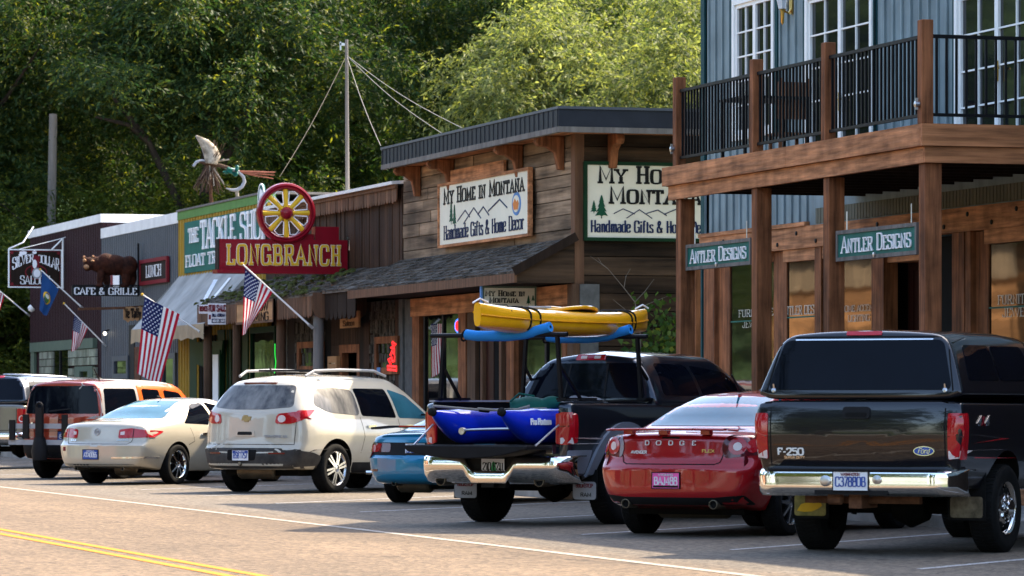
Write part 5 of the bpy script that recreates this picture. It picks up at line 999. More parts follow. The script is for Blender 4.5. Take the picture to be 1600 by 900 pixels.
def body_mesh(name, vs, fs, mats, parent, cuts=(), boxes=()):
    """cuts = wheel openings (y, z, r, depth), boxes = hollows (x0,x1,y0,y1,z0,z1)"""
    mb = MB(); mb.add(vs, fs, 0, True); o = mb.build(name, mats, parent, sharp=50)
    bm = bmesh.new(); bm.from_mesh(o.data); bmesh.ops.recalc_face_normals(bm, faces=bm.faces); bm.to_mesh(o.data); bm.free()
    if cuts or boxes:
        w = max(abs(v[0]) for v in vs); c = MB()
        for y, z, r, dp in cuts:
            for sg in (1, -1):
                n = 40; ring = [(y + r * math.cos(2 * math.pi * i / n), z + r * math.sin(2 * math.pi * i / n)) for i in range(n)]
                c.prism(ring, (w + .3 if sg > 0 else -w + dp, 0, 0), (0, 1, 0), (0, 0, 1), 0.0) if 0 else c.prism(ring, ((w - dp) if sg > 0 else (-w - .3), 0, 0), (0, 1, 0), (0, 0, 1), dp + .3)
        cs = [c]
        for b in boxes: cs.append(MB().box(*b))
        ocs = []
        for c in cs:
            oc = c.build('cutter', 'under', parent); ocs.append(oc); md = o.modifiers.new('b', 'BOOLEAN'); md.operation = 'DIFFERENCE'; md.solver = 'EXACT'; md.object = oc
            bm = bmesh.new(); bm.from_mesh(oc.data); bmesh.ops.recalc_face_normals(bm, faces=bm.faces); bm.to_mesh(oc.data); bm.free()
        dg = bpy.context.evaluated_depsgraph_get(); me = bpy.data.meshes.new_from_object(o.evaluated_get(dg)); o.modifiers.clear(); old = o.data; o.data = me; bpy.data.meshes.remove(old); [bpy.data.objects.remove(q) for q in ocs]
        me.materials.clear(); [me.materials.append(MATS[m]) for m in mats]
        for p in me.polygons:
            p.use_smooth = True; cx, cy, cz = p.center; p.material_index = 0
            for y, z, r, dp in cuts:
                q = math.hypot(cy - y, cz - z)
                if (abs(q - r) < .012 and abs(p.normal.x) < .5 and w - dp - .01 < abs(cx)) or (q < r and abs(abs(cx) - (w - dp)) < .01): p.material_index = 1
            for b in boxes:
                if b[0] - .01 < cx < b[1] + .01 and b[2] - .01 < cy < b[3] + .01 and b[4] - .01 < cz < b[5] - .02: p.material_index = 1
        me.set_sharp_from_angle(angle=R(38))
    return o
def rpoly(pts, r=.05, n=4):
    out = []; k = len(pts)
    for i in range(k):
        a, b, c = Vector(pts[i - 1]), Vector(pts[i]), Vector(pts[(i + 1) % k]); d1, d2 = (a - b), (c - b); rr = min(r, d1.length * .45, d2.length * .45); p, q = b + d1.normalized() * rr, b + d2.normalized() * rr
        for j in range(n + 1): t = j / n; out.append(tuple((p * (1 - t) ** 2 + b * 2 * t * (1 - t) + q * t * t)))
    return out
def patch(name, bvh, poly, view, mat, parent, off=.004, step=.07, deep=.012):
    P = []
    for a, b in zip(poly, list(poly[1:]) + [poly[0]]):
        n = max(1, int(math.dist(a, b) / step)); P += [(a[0] + (b[0] - a[0]) * i / n, a[1] + (b[1] - a[1]) * i / n) for i in range(n)]
    x0, x1 = min(p[0] for p in P), max(p[0] for p in P); y0, y1 = min(p[1] for p in P), max(p[1] for p in P); k = len(P); G = []
    def inside(x, y):
        c = False
        for i in range(k):
            a, b = P[i], P[i - 1]
            if (a[1] > y) != (b[1] > y) and x < (b[0] - a[0]) * (y - a[1]) / (b[1] - a[1]) + a[0]: c = not c
        return c
    x = x0 + step / 2
    while x < x1:
        y = y0 + step / 2
        while y < y1:
            if inside(x, y) and min((x - p[0]) ** 2 + (y - p[1]) ** 2 for p in P) > (step * .45) ** 2: G.append((x, y))
            y += step
        x += step
    r = geometry.delaunay_2d_cdt([Vector(p) for p in P + G], [(i, (i + 1) % k) for i in range(k)], [], 1, 1e-5)
    vs, fs = r[0], r[2]; H = [bvh.hit(view, v[0], v[1]) for v in vs]; mb = MB(); base = [l + n * off for l, n in H]; N = len(base); cnt = {}
    F_ = [list(f) for f in fs]
    if F_:
        a, b, c = (base[F_[0][j]] for j in range(3))
        if (b - a).cross(c - a).dot(H[F_[0][0]][1]) < 0: F_ = [f[::-1] for f in F_]
    for f in F_:
        for i in range(3): e = (f[i], f[(i + 1) % 3]); cnt[e] = cnt.get(e, 0) + 1
    rim = [e for e in cnt if (e[1], e[0]) not in cnt]; low = [l - n * deep for l, n in H]
    mb.add(base + low, F_ + [[b, a, N + a, N + b] for a, b in rim], 0, True); return mb.build(name, mat, parent, sharp=40)
def seam(bvh, pts, view, parent, w=.0045, mat='seam', off=.0015, closed=False, name='shut_line'):
    P = []
    for a, b in zip(pts, pts[1:] + ([pts[0]] if closed else [])):
        n = max(1, int(math.dist(a, b) / .06)); P += [(a[0] + (b[0] - a[0]) * i / n, a[1] + (b[1] - a[1]) * i / n) for i in range(n)]
    if not closed: P.append(pts[-1])
    L_, R_ = stroke2d(P, closed, w, w); mb = MB(); k = len(P); H = []
    for q in L_ + R_: l, n = bvh.hit(view, *q); H.append(l + n * off)
    mb.add(H, [(i, (i + 1) % k, k + (i + 1) % k, k + i) for i in range(k if closed else k - 1)], 0, True); return mb.build(name, mat, parent)
def badge(bvh, view, a, b, txt, h, w, mat, parent, name='badge_lettering', **k):
    l, n = bvh.hit(view, a, b); v = (VZ - n * n.z).normalized(); u = v.cross(n); mb = MB(); kw = dict(pen=(.11, .08), depth=.006); kw.update(k); text(mb, txt, l + n * .002 - v * h / 2, u, v, h, w, **kw); return mb.build(name, mat, parent)
def plate(bvh, a, b, txt, bgm, fg, parent, top='', topm='barn_red', w=.305, h=.155, out=.012, bar=None):
    l, n = bvh.hit('rear', a, b); n = Vector((0, -1, 0)).lerp(n, .3).normalized(); v = (VZ - n * n.z).normalized(); u = v.cross(n); o = l + n * out; q = MB()
    q.prism([(-w / 2, -h / 2), (w / 2, -h / 2), (w / 2, h / 2), (-w / 2, h / 2)], o - n * .03, u, v, .03); pl = q.build('licence_plate', bgm, parent)
    t = MB(); text(t, txt, o + n * .001 - v * h * .28, u, v, h * .5, w * .86, pen=(.075, .06), depth=.003); t.build('plate_lettering', fg, pl)
    if top: t = MB(); text(t, top, o + n * .001 + v * h * .3, u, v, h * .14, w * .55, pen=(.1, .08), depth=.003); t.build('plate_lettering', topm, pl)
    if bar:
        t = MB(); t.prism([(-w * .47, bar[1] * h), (w * .47, bar[1] * h), (w * .47, bar[2] * h), (-w * .47, bar[2] * h)], o, u, v, .0015); t.build('plate_band', bar[0], pl)
    f = MB()
    for x0, x1, y0, y1 in ((-w / 2 - .008, w / 2 + .008, h / 2, h / 2 + .008), (-w / 2 - .008, w / 2 + .008, -h / 2 - .008, -h / 2), (-w / 2 - .008, -w / 2, -h / 2, h / 2), (w / 2, w / 2 + .008, -h / 2, h / 2)): f.prism([(x0, y0), (x1, y0), (x1, y1), (x0, y1)], o - n * .02, u, v, .024)
    f.build('plate_frame', 'plastic', pl); return pl
def wheel(parent, sg, x, y, r, w, style='alloy6', rimk=.66, metal='alloy'):
    """x = outer face of the tyre; sg = +1 on the right"""
    c = Vector((sg * x, y, r)); ax = Vector((sg, 0, 0)); q = MB(); ri = r * rimk
    q.lathe([(ri * .96, -w), (r * .9, -w), (r * .985, -w + .025), (r, -w + .05), (r, -.05), (r * .985, -.022), (r * .93, -.004), (r * .84, 0), (ri * 1.04, -.012), (ri, -.02), (ri * .97, -.05), (ri * .9, -w * .6), (ri * .9, -w * .62), (ri * .96, -w)], c, ax, 44)
    for i in range(60):
        th = 2 * math.pi * i / 60; d = Vector((0, math.cos(th), math.sin(th))); e = Vector((0, -math.sin(th), math.cos(th)))
        q.beam(c + d * (r + .001) - ax * .03, c + d * (r + .001) - ax * (w * .46) + e * .02, .017, .009, d); q.beam(c + d * (r + .001) - ax * (w * .54) + e * .02, c + d * (r + .001) - ax * (w - .03), .017, .009, d)
    o = q.build('wheel', 'rubber', parent)
    b = MB(); b.lathe([(0, -.09), (ri * .95, -.09), (ri * .95, -.14), (0, -.14)], c, ax, 30); b.build('brake_disc', 'under', o)
    m = MB(); m.lathe([(ri * .9, -w * .6), (ri * .9, -.05), (ri * .95, -.02), (ri * 1.02, -.008), (ri * 1.03, -.02), (ri, -.05)], c, ax, 40)
    if style == 'steel':
        m.lathe([(ri * .92, -.06), (ri * .8, -.075), (ri * .62, -.05), (ri * .52, -.03), (ri * .34, -.02), (ri * .33, .035), (ri * .2, .045), (0, .045)], c, ax, 40)
        hl = MB()
        for i in range(8): th = 2 * math.pi * (i + .5) / 8; hl.lathe([(.045, -.055), (.04, -.04), (0, -.041)], c + Vector((0, math.cos(th), math.sin(th))) * ri * .7, ax, 10)
        hl.build('rim_hole', 'under', o); nt_ = MB()
        for i in range(8): th = 2 * math.pi * i / 8; nt_.lathe([(.022, -.03), (.022, .02), (0, .024)], c + Vector((0, math.cos(th), math.sin(th))) * ri * .42, ax, 6)
        nt_.build('lug_nut', 'chrome', o)
    else:
        n = 6 if style == 'alloy6' else 9; m.lathe([(ri * .28, -.05), (ri * .26, -.02), (ri * .15, -.008), (0, -.008)], c, ax, 24)
        for i in range(n):
            th = 2 * math.pi * i / n + .26; d = Vector((0, math.cos(th), math.sin(th))); e = Vector((0, -math.sin(th), math.cos(th)))
            for s_ in ((-1, 1) if style == 'alloy6' else (0,)):
                p0, p1 = c + d * ri * .2 + e * s_ * ri * .06 - ax * .022, c + d * ri * .96 + e * s_ * ri * (.13 if style == 'alloy6' else 0) - ax * .03; m.beam(p0, p1, .04, ri * (.12 if style == 'alloy6' else .13), e)
    m.build('rim', metal, o); return o
def underside(parent, y0, y1, w, zb, axle, r, diff=False, muf=None, pipes=(), pipe_r=.035):
    q = MB(); q.box(-w, w, y0, y1, zb, zb + .12); q.tube([(-w - .1, axle, r), (w + .1, axle, r)], .05 if not diff else .06, 10)
    if diff: q.lathe([(0, -.2), (.12, -.16), (.19, 0), (.12, .16), (0, .2)], (.05, axle, r), (1, 0, 0), 14); q.beam((-.45, y0, zb + .02), (-.45, y1, zb + .02), .08, .15); q.beam((.45, y0, zb + .02), (.45, y1, zb + .02), .08, .15); q.tube([(.05, axle, r), (.05, y1 - .5, zb)], .05, 8)
    for s_ in (-1, 1): q.tube([(s_ * w * .75, axle - .15, r - .06), (s_ * w * .7, axle - .02, zb + .1)], .03, 6)
    q.build('underbody', 'under', parent)
    if muf: m = MB(); x, y, z, l = muf; m.lathe([(0, -l / 2), (.1, -l / 2), (.125, -l / 2 + .03), (.125, l / 2 - .03), (.1, l / 2), (0, l / 2)], (x, y, z), (1, 0, 0), 14); m.build('muffler', 'muffler', parent)
    for x, y, z in pipes: m = MB(); m.tube([(x, y + .5, z + .03), (x, y + .2, z), (x, y, z)], pipe_r, 14, cap=False); m.lathe([(pipe_r, 0), (pipe_r * .86, -.002), (pipe_r * .84, .08)], (x, y, z), (0, 1, 0), 14); o = m.build('exhaust_pipe', 'muffler', parent); MB().lathe([(0, .03), (pipe_r * .9, .03)], (x, y, z), (0, 1, 0), 14).build('pipe_bore', 'seam', o)
def put(name, label, axle_px, half, oh, alpha, cat='car', group='vehicles parked nose-in at the shops'):
    """axle_px = where the left rear tyre meets the ground; half = distance from there to the middle; oh = rear overhang"""
    a = R(alpha); h = Vector((math.sin(a), math.cos(a), 0)); rt = Vector((h.y, -h.x, 0)); p = onZ(*axle_px) + rt * half - h * oh
    return thing(name, label, cat, p, -a, group, local=True)
def bowtie(bvh, a, b, parent, w=.2):
    l, n = bvh.hit('rear', a, b); v = (VZ - n * n.z).normalized(); u = v.cross(n); q = MB(); q.prism([(-w / 2, -.03), (-.03, -.03), (-.03, -.05), (.05, -.05), (.05, -.03), (w / 2 - .01, -.03), (w / 2 + .01, .03), (.03, .03), (.03, .05), (-.05, .05), (-.05, .03), (-w / 2 + .02, .03)], l, u, v, .012); return q.build('emblem', 'emblem_gilt', parent)
def ring_badge(bvh, a, b, r, parent, m='chrome'):
    l, n = bvh.hit('rear', a, b); q = MB(); q.tube([l + n * .008 + frame(n)[0] * r * math.cos(i * .39270) + frame(n)[1] * r * math.sin(i * .3927) for i in range(16)], r * .13, 6, closed=True)
    for k in (-1, 0, 1): q.beam(l + n * .008 + Vector((k * r * .4, 0, -r * .5)), l + n * .008 + Vector((k * r * .4, 0, r * .5)), r * .25, .006, n)
    return q.build('emblem', m, parent)
def mirror_pod(parent, sg, x, y, z, m, s=1.): 
    q = MB(); q.lathe([(0, -.07 * s), (.075 * s, -.06 * s), (.1 * s, .0), (.08 * s, .07 * s), (0, .1 * s)], (sg * x, y, z), (.15 * sg, 1, 0), 14); o = q.build('side_mirror', m, parent); MB().beam((sg * (x - .22 * s), y, z - .02), (sg * x, y, z - .02), .05, .03).build('mirror_arm', 'plastic', o)
    MB().lathe([(.085 * s, -.045 * s), (0, -.058 * s)], (sg * x, y - .012, z), (0, -1, 0), 14).build('mirror_glass', 'car_glass', o); return o
# ---------------------------------------------- ivory crossover
V = put('ivory_crossover', 'ivory crossover with dirty rear window and roof rails, half in sun', (378, 768), .83, 1.08, 50)
K = [(0, .36, .84, .72, .945, 1.2, .915, 1.66, .64, 1.725), (.5, .34, .9, .74, .985, 1.18, .955, 1.70, .70, 1.78), (1.6, .28, .9, .74, .995, 1.1, .965, 1.725, .72, 1.805), (2.8, .26, .9, .74, .99, 1.06, .96, 1.71, .72, 1.79), (3.35, .26, .9, .74, .99, 1.05, .95, 1.55, .7, 1.64), (4.0, .26, .9, .72, .985, 1.02, .93, 1.13, .8, 1.2), (4.7, .3, .88, .7, .95, .93, .88, 1.02, .7, 1.07), (5.2, .36, .78, .62, .84, .8, .78, .88, .6, .92)]
vs, fs = loft(K, [(.3, .1), (.42, .01), (.68, 0), (.70, .05), (.76, .06), (1.22, .1), (1.28, .14), (1.66, .44), (1.8, .55)], 1.9, .27, 2.4, .09)
body_mesh('body', vs, fs, ['paint_ivory', 'under'], V, [(1.08, .375, .45, .32), (4.12, .375, .45, .32)]); b = Bvh(vs, fs)
patch('rear_window', b, rpoly([(-.74, 1.3), (-.3, 1.265), (.3, 1.265), (.74, 1.3), (.62, 1.63), (-.62, 1.63)], .07), 'rear', 'glass_dirty', V, .004)
patch('quarter_window', b, rpoly([(.62, 1.34), (.95, 1.22), (1.75, 1.17), (1.72, 1.56), (1.2, 1.6), (.8, 1.57)], .09), 'right', 'glass_dirty', V); patch('door_window', b, rpoly([(1.8, 1.165), (2.72, 1.13), (2.62, 1.58), (1.77, 1.585)], .05), 'right', 'car_glass', V); patch('door_window', b, rpoly([(2.79, 1.13), (3.72, 1.11), (3.2, 1.47), (2.69, 1.575)], .05), 'right', 'car_glass_skyblue', V)
patch('door_window', b, rpoly([(.7, 1.3), (3.7, 1.11), (3.2, 1.47), (2.6, 1.58), (.8, 1.57)], .08), 'left', 'car_glass', V); patch('windscreen', b, rpoly([(-.72, 1.22), (.72, 1.22), (.6, 1.62), (-.6, 1.62)], .06), 'front', 'car_glass', V)
patch('bumper_cladding', b, rpoly([(-.985, .38), (.985, .38), (.985, .66), (.55, .685), (-.55, .685), (-.985, .66)], .03), 'rear', 'cladding', V, .006, .06, .02); patch('bumper_cladding', b, rpoly([(.12, .4), (.68, .42), (.72, .56), (.5, .62), (.12, .66)], .04), 'right', 'cladding', V, .007, .06); patch('sill', b, [(1.55, .3), (3.65, .3), (3.65, .44), (1.55, .46)], 'right', 'plastic', V, .005)
for sg in (1, -1):
    patch('tail_lamp', b, rpoly([(sg * .5, 1.05), (sg * .53, 1.2), (sg * .965, 1.245), (sg * .965, 1.14), (sg * .75, 1.05)], .05), 'rear', 'lamp_red', V, .012, .05); patch('tail_lamp', b, rpoly([(.28, 1.15), (.28, 1.245), (.62, 1.26), (.45, 1.16)], .03), 'right' if sg > 0 else 'left', 'lamp_red', V, .013, .04)
    patch('lamp_lens', b, disc(sg * .605, 1.125, .058, .055, 14), 'rear', 'lamp_clear', V, .017, .04); patch('reflector', b, rpoly([(sg * .45, .595), (sg * .7, .595), (sg * .7, .62), (sg * .45, .62)], .01), 'rear', 'lamp_deep', V, .012)
    q = MB(); q.tube([(sg * .62, .75, 1.77), (sg * .64, .95, 1.85), (sg * .66, 1.6, 1.87), (sg * .65, 2.5, 1.86), (sg * .62, 2.85, 1.78)], .022, 8); q.build('roof_rail', 'silver_paint', V)
q = MB()
for y in (1.25, 2.3): q.box(-.66, .66, y, y + .06, 1.845, 1.875)
q.build('roof_crossbar', 'plastic', V)
seam(b, [(-.82, 1.25), (-.8, .74), (.8, .74), (.82, 1.25)], 'rear', V); seam(b, [(1.74, 1.15), (1.8, .85), (1.72, .6)], 'right', V); seam(b, [(2.76, 1.12), (2.8, .45)], 'right', V); seam(b, [(1.62, .62), (3.7, .66)], 'right', V, .01, 'paint_ivory', .012, name='door_moulding')
MB().box(-.3, .3, .43, .5, 1.655, 1.675).build('high_brake_lamp', 'lamp_deep', V)
for y in (1.98, 2.98): q = MB(); l, n = b.hit('right', y, 1.0); q.beam(l + Vector((.02, -.1, 0)), l + Vector((.02, .1, .01)), .03, .035); q.build('door_handle', 'chrome', V)
patch('hatch_handle', b, rpoly([(-.2, .86), (.18, .86), (.16, .95), (-.18, .95)], .02), 'rear', 'paint_ivory', V, .01); patch('handle_recess', b, rpoly([(-.15, .88), (.13, .88), (.12, .93), (-.14, .93)], .02), 'rear', 'plastic', V, .013); bowtie(b, 0, 1.13, V, .17); badge(b, 'rear', .52, .86, 'TRAVERSE LS', .035, .36, 'silver_paint', V); MB().tube([(.1, .66, 1.795), (.1, .54, 1.9)], .012, 6).build('antenna', 'plastic', V)
patch('plate_recess', b, rpoly([(-.3, .5), (.22, .5), (.25, .655), (-.3, .655)], .03), 'rear', 'seam', V, .01); plate(b, -.04, .575, 'B5B 1757', 'plate_white', 'plate_blue', V, 'MICHIGAN', 'plate_white', bar=('plate_blue', .22, .47))
underside(V, .5, 3.8, .7, .26, 1.08, .36, muf=(-.1, .55, .33, .7)); q = MB(); q.beam((-.05, .1, .43), (-.05, .7, .43), .09, .08); q.tube([(-.05, .1, .43), (-.05, -.02, .45)], .03, 8); q.tube([(-.5, .45, .4), (.5, .45, .4)], .035, 8); q.build('tow_hitch', 'muffler', V)
for sg in (1, -1): wheel(V, sg, .975, 1.08, .375, .25, 'alloy6', .68); wheel(V, sg, .975, 4.12, .375, .25, 'alloy6', .68)
mirror_pod(V, 1, 1.12, 3.45, 1.2, 'paint_ivory'); q = MB(); q.tube([(.93, 1.9, .3), (1.0, 1.95, .3), (1.0, 3.5, .3), (.93, 3.55, .3)], .035, 8); q.build('step_bar', 'chrome', V)
def sedan_glass(P_, b, zr=(1.09, 1.38), wr=(.62, .5), side=None, cl='car_glass_skyblue'):
    patch('rear_window', b, rpoly([(-wr[0], zr[0]), (wr[0], zr[0]), (wr[1], zr[1]), (-wr[1], zr[1])], .05), 'rear', cl, P_, .004)
    for sd in ('right', 'left'):
        for q in side: patch('door_window', b, rpoly(q, .06), sd, 'car_glass', P_)
# ---------------------------------------------- champagne sedan
V = put('champagne_sedan', 'champagne sedan with red wraparound tail lamps and chrome wheels', (150, 755), .79, 1.15, 47)
K = [(0, .30, .76, .62, .895, .95, .85, 1.01, .66, 1.03), (.4, .26, .82, .62, .925, .97, .88, 1.045, .72, 1.07), (.9, .22, .84, .62, .935, .97, .9, 1.07, .76, 1.095), (1.5, .2, .84, .62, .935, .965, .905, 1.28, .64, 1.33), (2.0, .2, .84, .62, .935, .955, .905, 1.395, .57, 1.44), (2.6, .2, .84, .62, .935, .945, .9, 1.42, .57, 1.46), (3.1, .2, .84, .62, .93, .93, .895, 1.34, .6, 1.39), (3.8, .2, .84, .6, .925, .9, .88, 1.02, .72, 1.06), (4.6, .22, .82, .58, .89, .8, .85, .9, .68, .94), (5.1, .28, .7, .5, .76, .66, .7, .73, .5, .76)]
vs, fs = loft(K, [(.2, .1), (.32, .02), (.42, 0), (.66, .0), (.70, .06), (.74, .075), (.97, .13), (1.05, .17)], .9, .27, 2.6, .06)
body_mesh('body', vs, fs, ['paint_champagne', 'under'], V, [(1.15, .335, .385, .3), (4.05, .335, .385, .3)]); b = Bvh(vs, fs)
sedan_glass(V, b, (1.105, 1.4), (.66, .5), [[(1.42, 1.02), (2.28, .99), (2.3, 1.37), (1.95, 1.34)], [(2.36, .99), (3.35, .98), (2.95, 1.28), (2.38, 1.38)]])
for sg in (1, -1):
    patch('tail_lamp', b, rpoly([(sg * .42, .775), (sg * .42, .92), (sg * .62, .945), (sg * .895, .9), (sg * .895, .79)], .03), 'rear', 'lamp_red', V, .008, .05); patch('tail_lamp', b, rpoly([(.18, .79), (.18, .9), (.52, .79)], .02), 'right' if sg > 0 else 'left', 'lamp_red', V, .009, .04); patch('lamp_lens', b, rpoly([(sg * .45, .83), (sg * .45, .88), (sg * .52, .89), (sg * .52, .83)], .01), 'rear', 'lamp_clear', V, .012); seam(b, [(sg * .66, .785), (sg * .66, .935)], 'rear', V, .006, off=.011)
seam(b, [(-.72, 1.01), (-.7, .96), (-.65, .72), (-.6, .68), (.6, .68), (.65, .72), (.7, .96), (.72, 1.01)], 'rear', V); seam(b, [(2.34, .98), (2.38, .3)], 'right', V); seam(b, [(1.55, .95), (1.62, .72), (1.45, .66)], 'right', V); seam(b, [(3.4, .95), (3.45, .3)], 'right', V)
ring_badge(b, 0, .88, .055, V, 'silver_paint'); badge(b, 'rear', -.5, .74, 'BUICK', .028, .15, 'chrome', V); badge(b, 'rear', .5, .745, 'LUCERNE', .028, .2, 'chrome', V); plate(b, -.06, .505, 'ATA0066', 'plate_blue', 'plate_white', V, 'MONTANA', 'plate_white'); patch('bumper_strip', b, rpoly([(.35, .44), (.88, .44), (.88, .475), (.35, .465)], .01), 'rear', 'chrome', V, .006, .04); patch('parking_sticker', b, rpoly([(-.74, .56), (-.66, .56), (-.66, .63), (-.74, .63)], .01), 'rear', 'barn_red', V, .003)
for y in (1.72, 2.55): q = MB(); l, n = b.hit('right', y + .2, .84); q.beam(l + Vector((.02, -.09, 0)), l + Vector((.02, .09, .01)), .026, .03); q.build('door_handle', 'chrome', V)
underside(V, .5, 3.8, .66, .2, 1.15, .31, muf=(.3, .6, .27, .5), pipes=((-.45, .12, .27), (.5, .12, .27))); q = MB(); q.tube([(0, 1.95, 1.44), (0, 1.9, 1.47), (0, 1.82, 1.48)], .014, 6); q.build('antenna', 'plastic', V)
patch('lower_valance', b, rpoly([(-.75, .3), (.75, .3), (.7, .345), (-.7, .345)], .01), 'rear', 'plastic', V, .004)
for sg in (1, -1): wheel(V, sg, .925, 1.15, .335, .225, 'multi', .68, 'chrome'); wheel(V, sg, .925, 4.05, .335, .225, 'multi', .68, 'chrome')
mirror_pod(V, 1, 1.0, 3.3, 1.0, 'paint_champagne', .8)
# ---------------------------------------------- red sedan
V = put('red_sedan', 'glossy dark red sedan with rear spoiler and pink licence plate', (1010, 833), .77, 1.05, 46)
K = [(0, .33, .74, .66, .9, .98, .85, 1.03, .68, 1.05), (.35, .28, .82, .66, .92, 1.0, .88, 1.065, .73, 1.085), (.75, .24, .84, .66, .925, 1.0, .89, 1.09, .75, 1.11), (1.3, .22, .84, .64, .925, 1.0, .89, 1.31, .62, 1.36), (1.8, .2, .84, .62, .925, .99, .89, 1.43, .56, 1.475), (2.4, .2, .84, .62, .925, .98, .89, 1.455, .56, 1.5), (2.9, .2, .84, .62, .92, .96, .885, 1.37, .6, 1.42), (3.6, .2, .84, .6, .915, .93, .87, 1.05, .72, 1.09), (4.4, .22, .82, .58, .89, .84, .85, .94, .68, .98), (4.85, .3, .7, .5, .78, .7, .72, .78, .55, .81)]
vs, fs = loft(K, [(.2, .12), (.36, .03), (.45, 0), (.70, .0), (.755, .05), (.79, .07), (1.0, .1), (1.07, .14)], .8, .26, 2.8, .055)
body_mesh('body', vs, fs, ['paint_red', 'under'], V, [(1.05, .335, .4, .3), (3.82, .335, .4, .3)]); b = Bvh(vs, fs)
sedan_glass(V, b, (1.125, 1.42), (.66, .5), [[(1.25, 1.05), (2.1, 1.02), (2.1, 1.4), (1.75, 1.38)], [(2.17, 1.02), (3.15, 1.01), (2.75, 1.3), (2.19, 1.4)]])
q = MB(); pts = [(-.71, .19, 1.085), (-.62, .12, 1.092), (-.3, .075, 1.095), (0, .065, 1.096), (.3, .075, 1.095), (.62, .12, 1.092), (.71, .19, 1.085)]
for a, c_ in zip(pts, pts[1:]): q.beam(a, c_, .17, .022)
q.build('spoiler', 'paint_red', V, bevel=.01)
for x in (-.5, -.1, .38): MB().box(x - .05, x + .05, .12, .2, 1.04, 1.083).build('spoiler_foot', 'paint_red', V)
for sg in (1, -1):
    patch('tail_lamp', b, rpoly([(sg * .58, .80), (sg * .55, .93), (sg * .6, 1.035), (sg * .9, 1.02), (sg * .91, .84)], .05), 'rear', 'lamp_deep', V, .008, .05); patch('tail_lamp', b, rpoly([(.2, .85), (.2, 1.02), (.42, .99), (.36, .85)], .04), 'right' if sg > 0 else 'left', 'lamp_deep', V, .009, .04)
    patch('lamp_lens', b, disc(sg * .7, .92, .085, .085, 16), 'rear', 'lamp_red', V, .013, .04); patch('lamp_lens', b, disc(sg * .7, .92, .04, .042, 12), 'rear', 'lamp_clear', V, .018, .03); patch('lamp_lens', b, disc(sg * .83, .925, .05, .07, 12), 'rear', 'lamp_red', V, .014, .03)
seam(b, [(-.68, 1.04), (-.62, .98), (-.55, .76), (-.5, .74), (.5, .74), (.55, .76), (.62, .98), (.68, 1.04)], 'rear', V, .005); badge(b, 'rear', 0, .955, 'DODGE', .042, .58, 'bright_badge', V, track=1.2); badge(b, 'rear', -.36, .86, 'AVENGER', .028, .2, 'bright_badge', V); badge(b, 'rear', .42, .875, 'FLEX', .03, .13, 'brass', V)
patch('plate_recess', b, rpoly([(-.32, .47), (.32, .47), (.28, .685), (-.28, .685)], .03), 'rear', 'paint_red', V, -.0); plate(b, 0, .575, 'BAJ488', 'plate_pink', 'plate_white', V, 'WYOMING', 'plate_white', bar=('near_black', -.46, -.33)); patch('trunk_latch', b, rpoly([(-.1, 1.0), (.1, 1.0), (.1, 1.018), (-.1, 1.018)], .005), 'rear', 'seam', V, .003)
patch('lower_valance', b, rpoly([(-.8, .33), (-.78, .43), (-.5, .405), (.5, .405), (.78, .43), (.8, .33)], .02), 'rear', 'plastic', V, .005); q = MB(); q.tube([(0, 1.7, 1.49), (0, 1.66, 1.52), (0, 1.5, 1.66)], [.025, .014, .008], 8); q.build('antenna', 'plastic', V)
underside(V, .45, 3.6, .66, .22, 1.05, .31, muf=(.0, .65, .3, .8), pipes=((-.5, .06, .335), (.5, .06, .335)), pipe_r=.048)
for sg in (1, -1): wheel(V, sg, .915, 1.05, .335, .225, 'multi', .66); wheel(V, sg, .915, 3.82, .335, .225, 'multi', .66)
seam(b, [(2.14, 1.02), (2.16, .3)], 'right', V); seam(b, [(1.35, 1.0), (1.45, .7), (1.3, .6)], 'right', V); mirror_pod(V, 1, 1.0, 3.1, 1.03, 'paint_red', .8)
# ---------------------------------------------- blue coupe
V = put('blue_coupe', 'bright blue coupe with black spoiler, partly hidden by the truck with the kayak', (628, 785), .74, .95, 46)
K = [(0, .28, .7, .55, .83, .86, .8, .93, .66, .95), (.4, .24, .78, .55, .87, .9, .83, .96, .7, .985), (.7, .2, .8, .55, .875, .9, .84, .98, .7, 1.0), (1.5, .18, .8, .55, .875, .9, .84, 1.2, .58, 1.24), (2.0, .18, .8, .55, .875, .89, .84, 1.28, .52, 1.32), (2.5, .18, .8, .55, .875, .88, .84, 1.26, .54, 1.3), (3.2, .18, .8, .54, .87, .86, .83, .95, .68, .98), (4.0, .2, .78, .5, .84, .74, .8, .82, .62, .86), (4.5, .26, .66, .44, .7, .58, .64, .64, .5, .67)]
vs, fs = loft(K, [(.2, .12), (.32, .02), (.4, 0), (.62, 0), (.66, .05), (.9, .09), (1.0, .15)], .8, .22, 2.8, .07)
body_mesh('body', vs, fs, ['paint_blue', 'under'], V, [(.95, .31, .36, .28), (3.5, .31, .36, .28)]); b = Bvh(vs, fs)
sedan_glass(V, b, (1.01, 1.27), (.64, .46), [[(1.5, .95), (2.9, .93), (2.55, 1.18), (1.8, 1.2)]])
patch('lamp_panel', b, rpoly([(-.87, .66), (-.87, .83), (.87, .83), (.87, .66)], .03), 'rear', 'plastic', V, .006); 
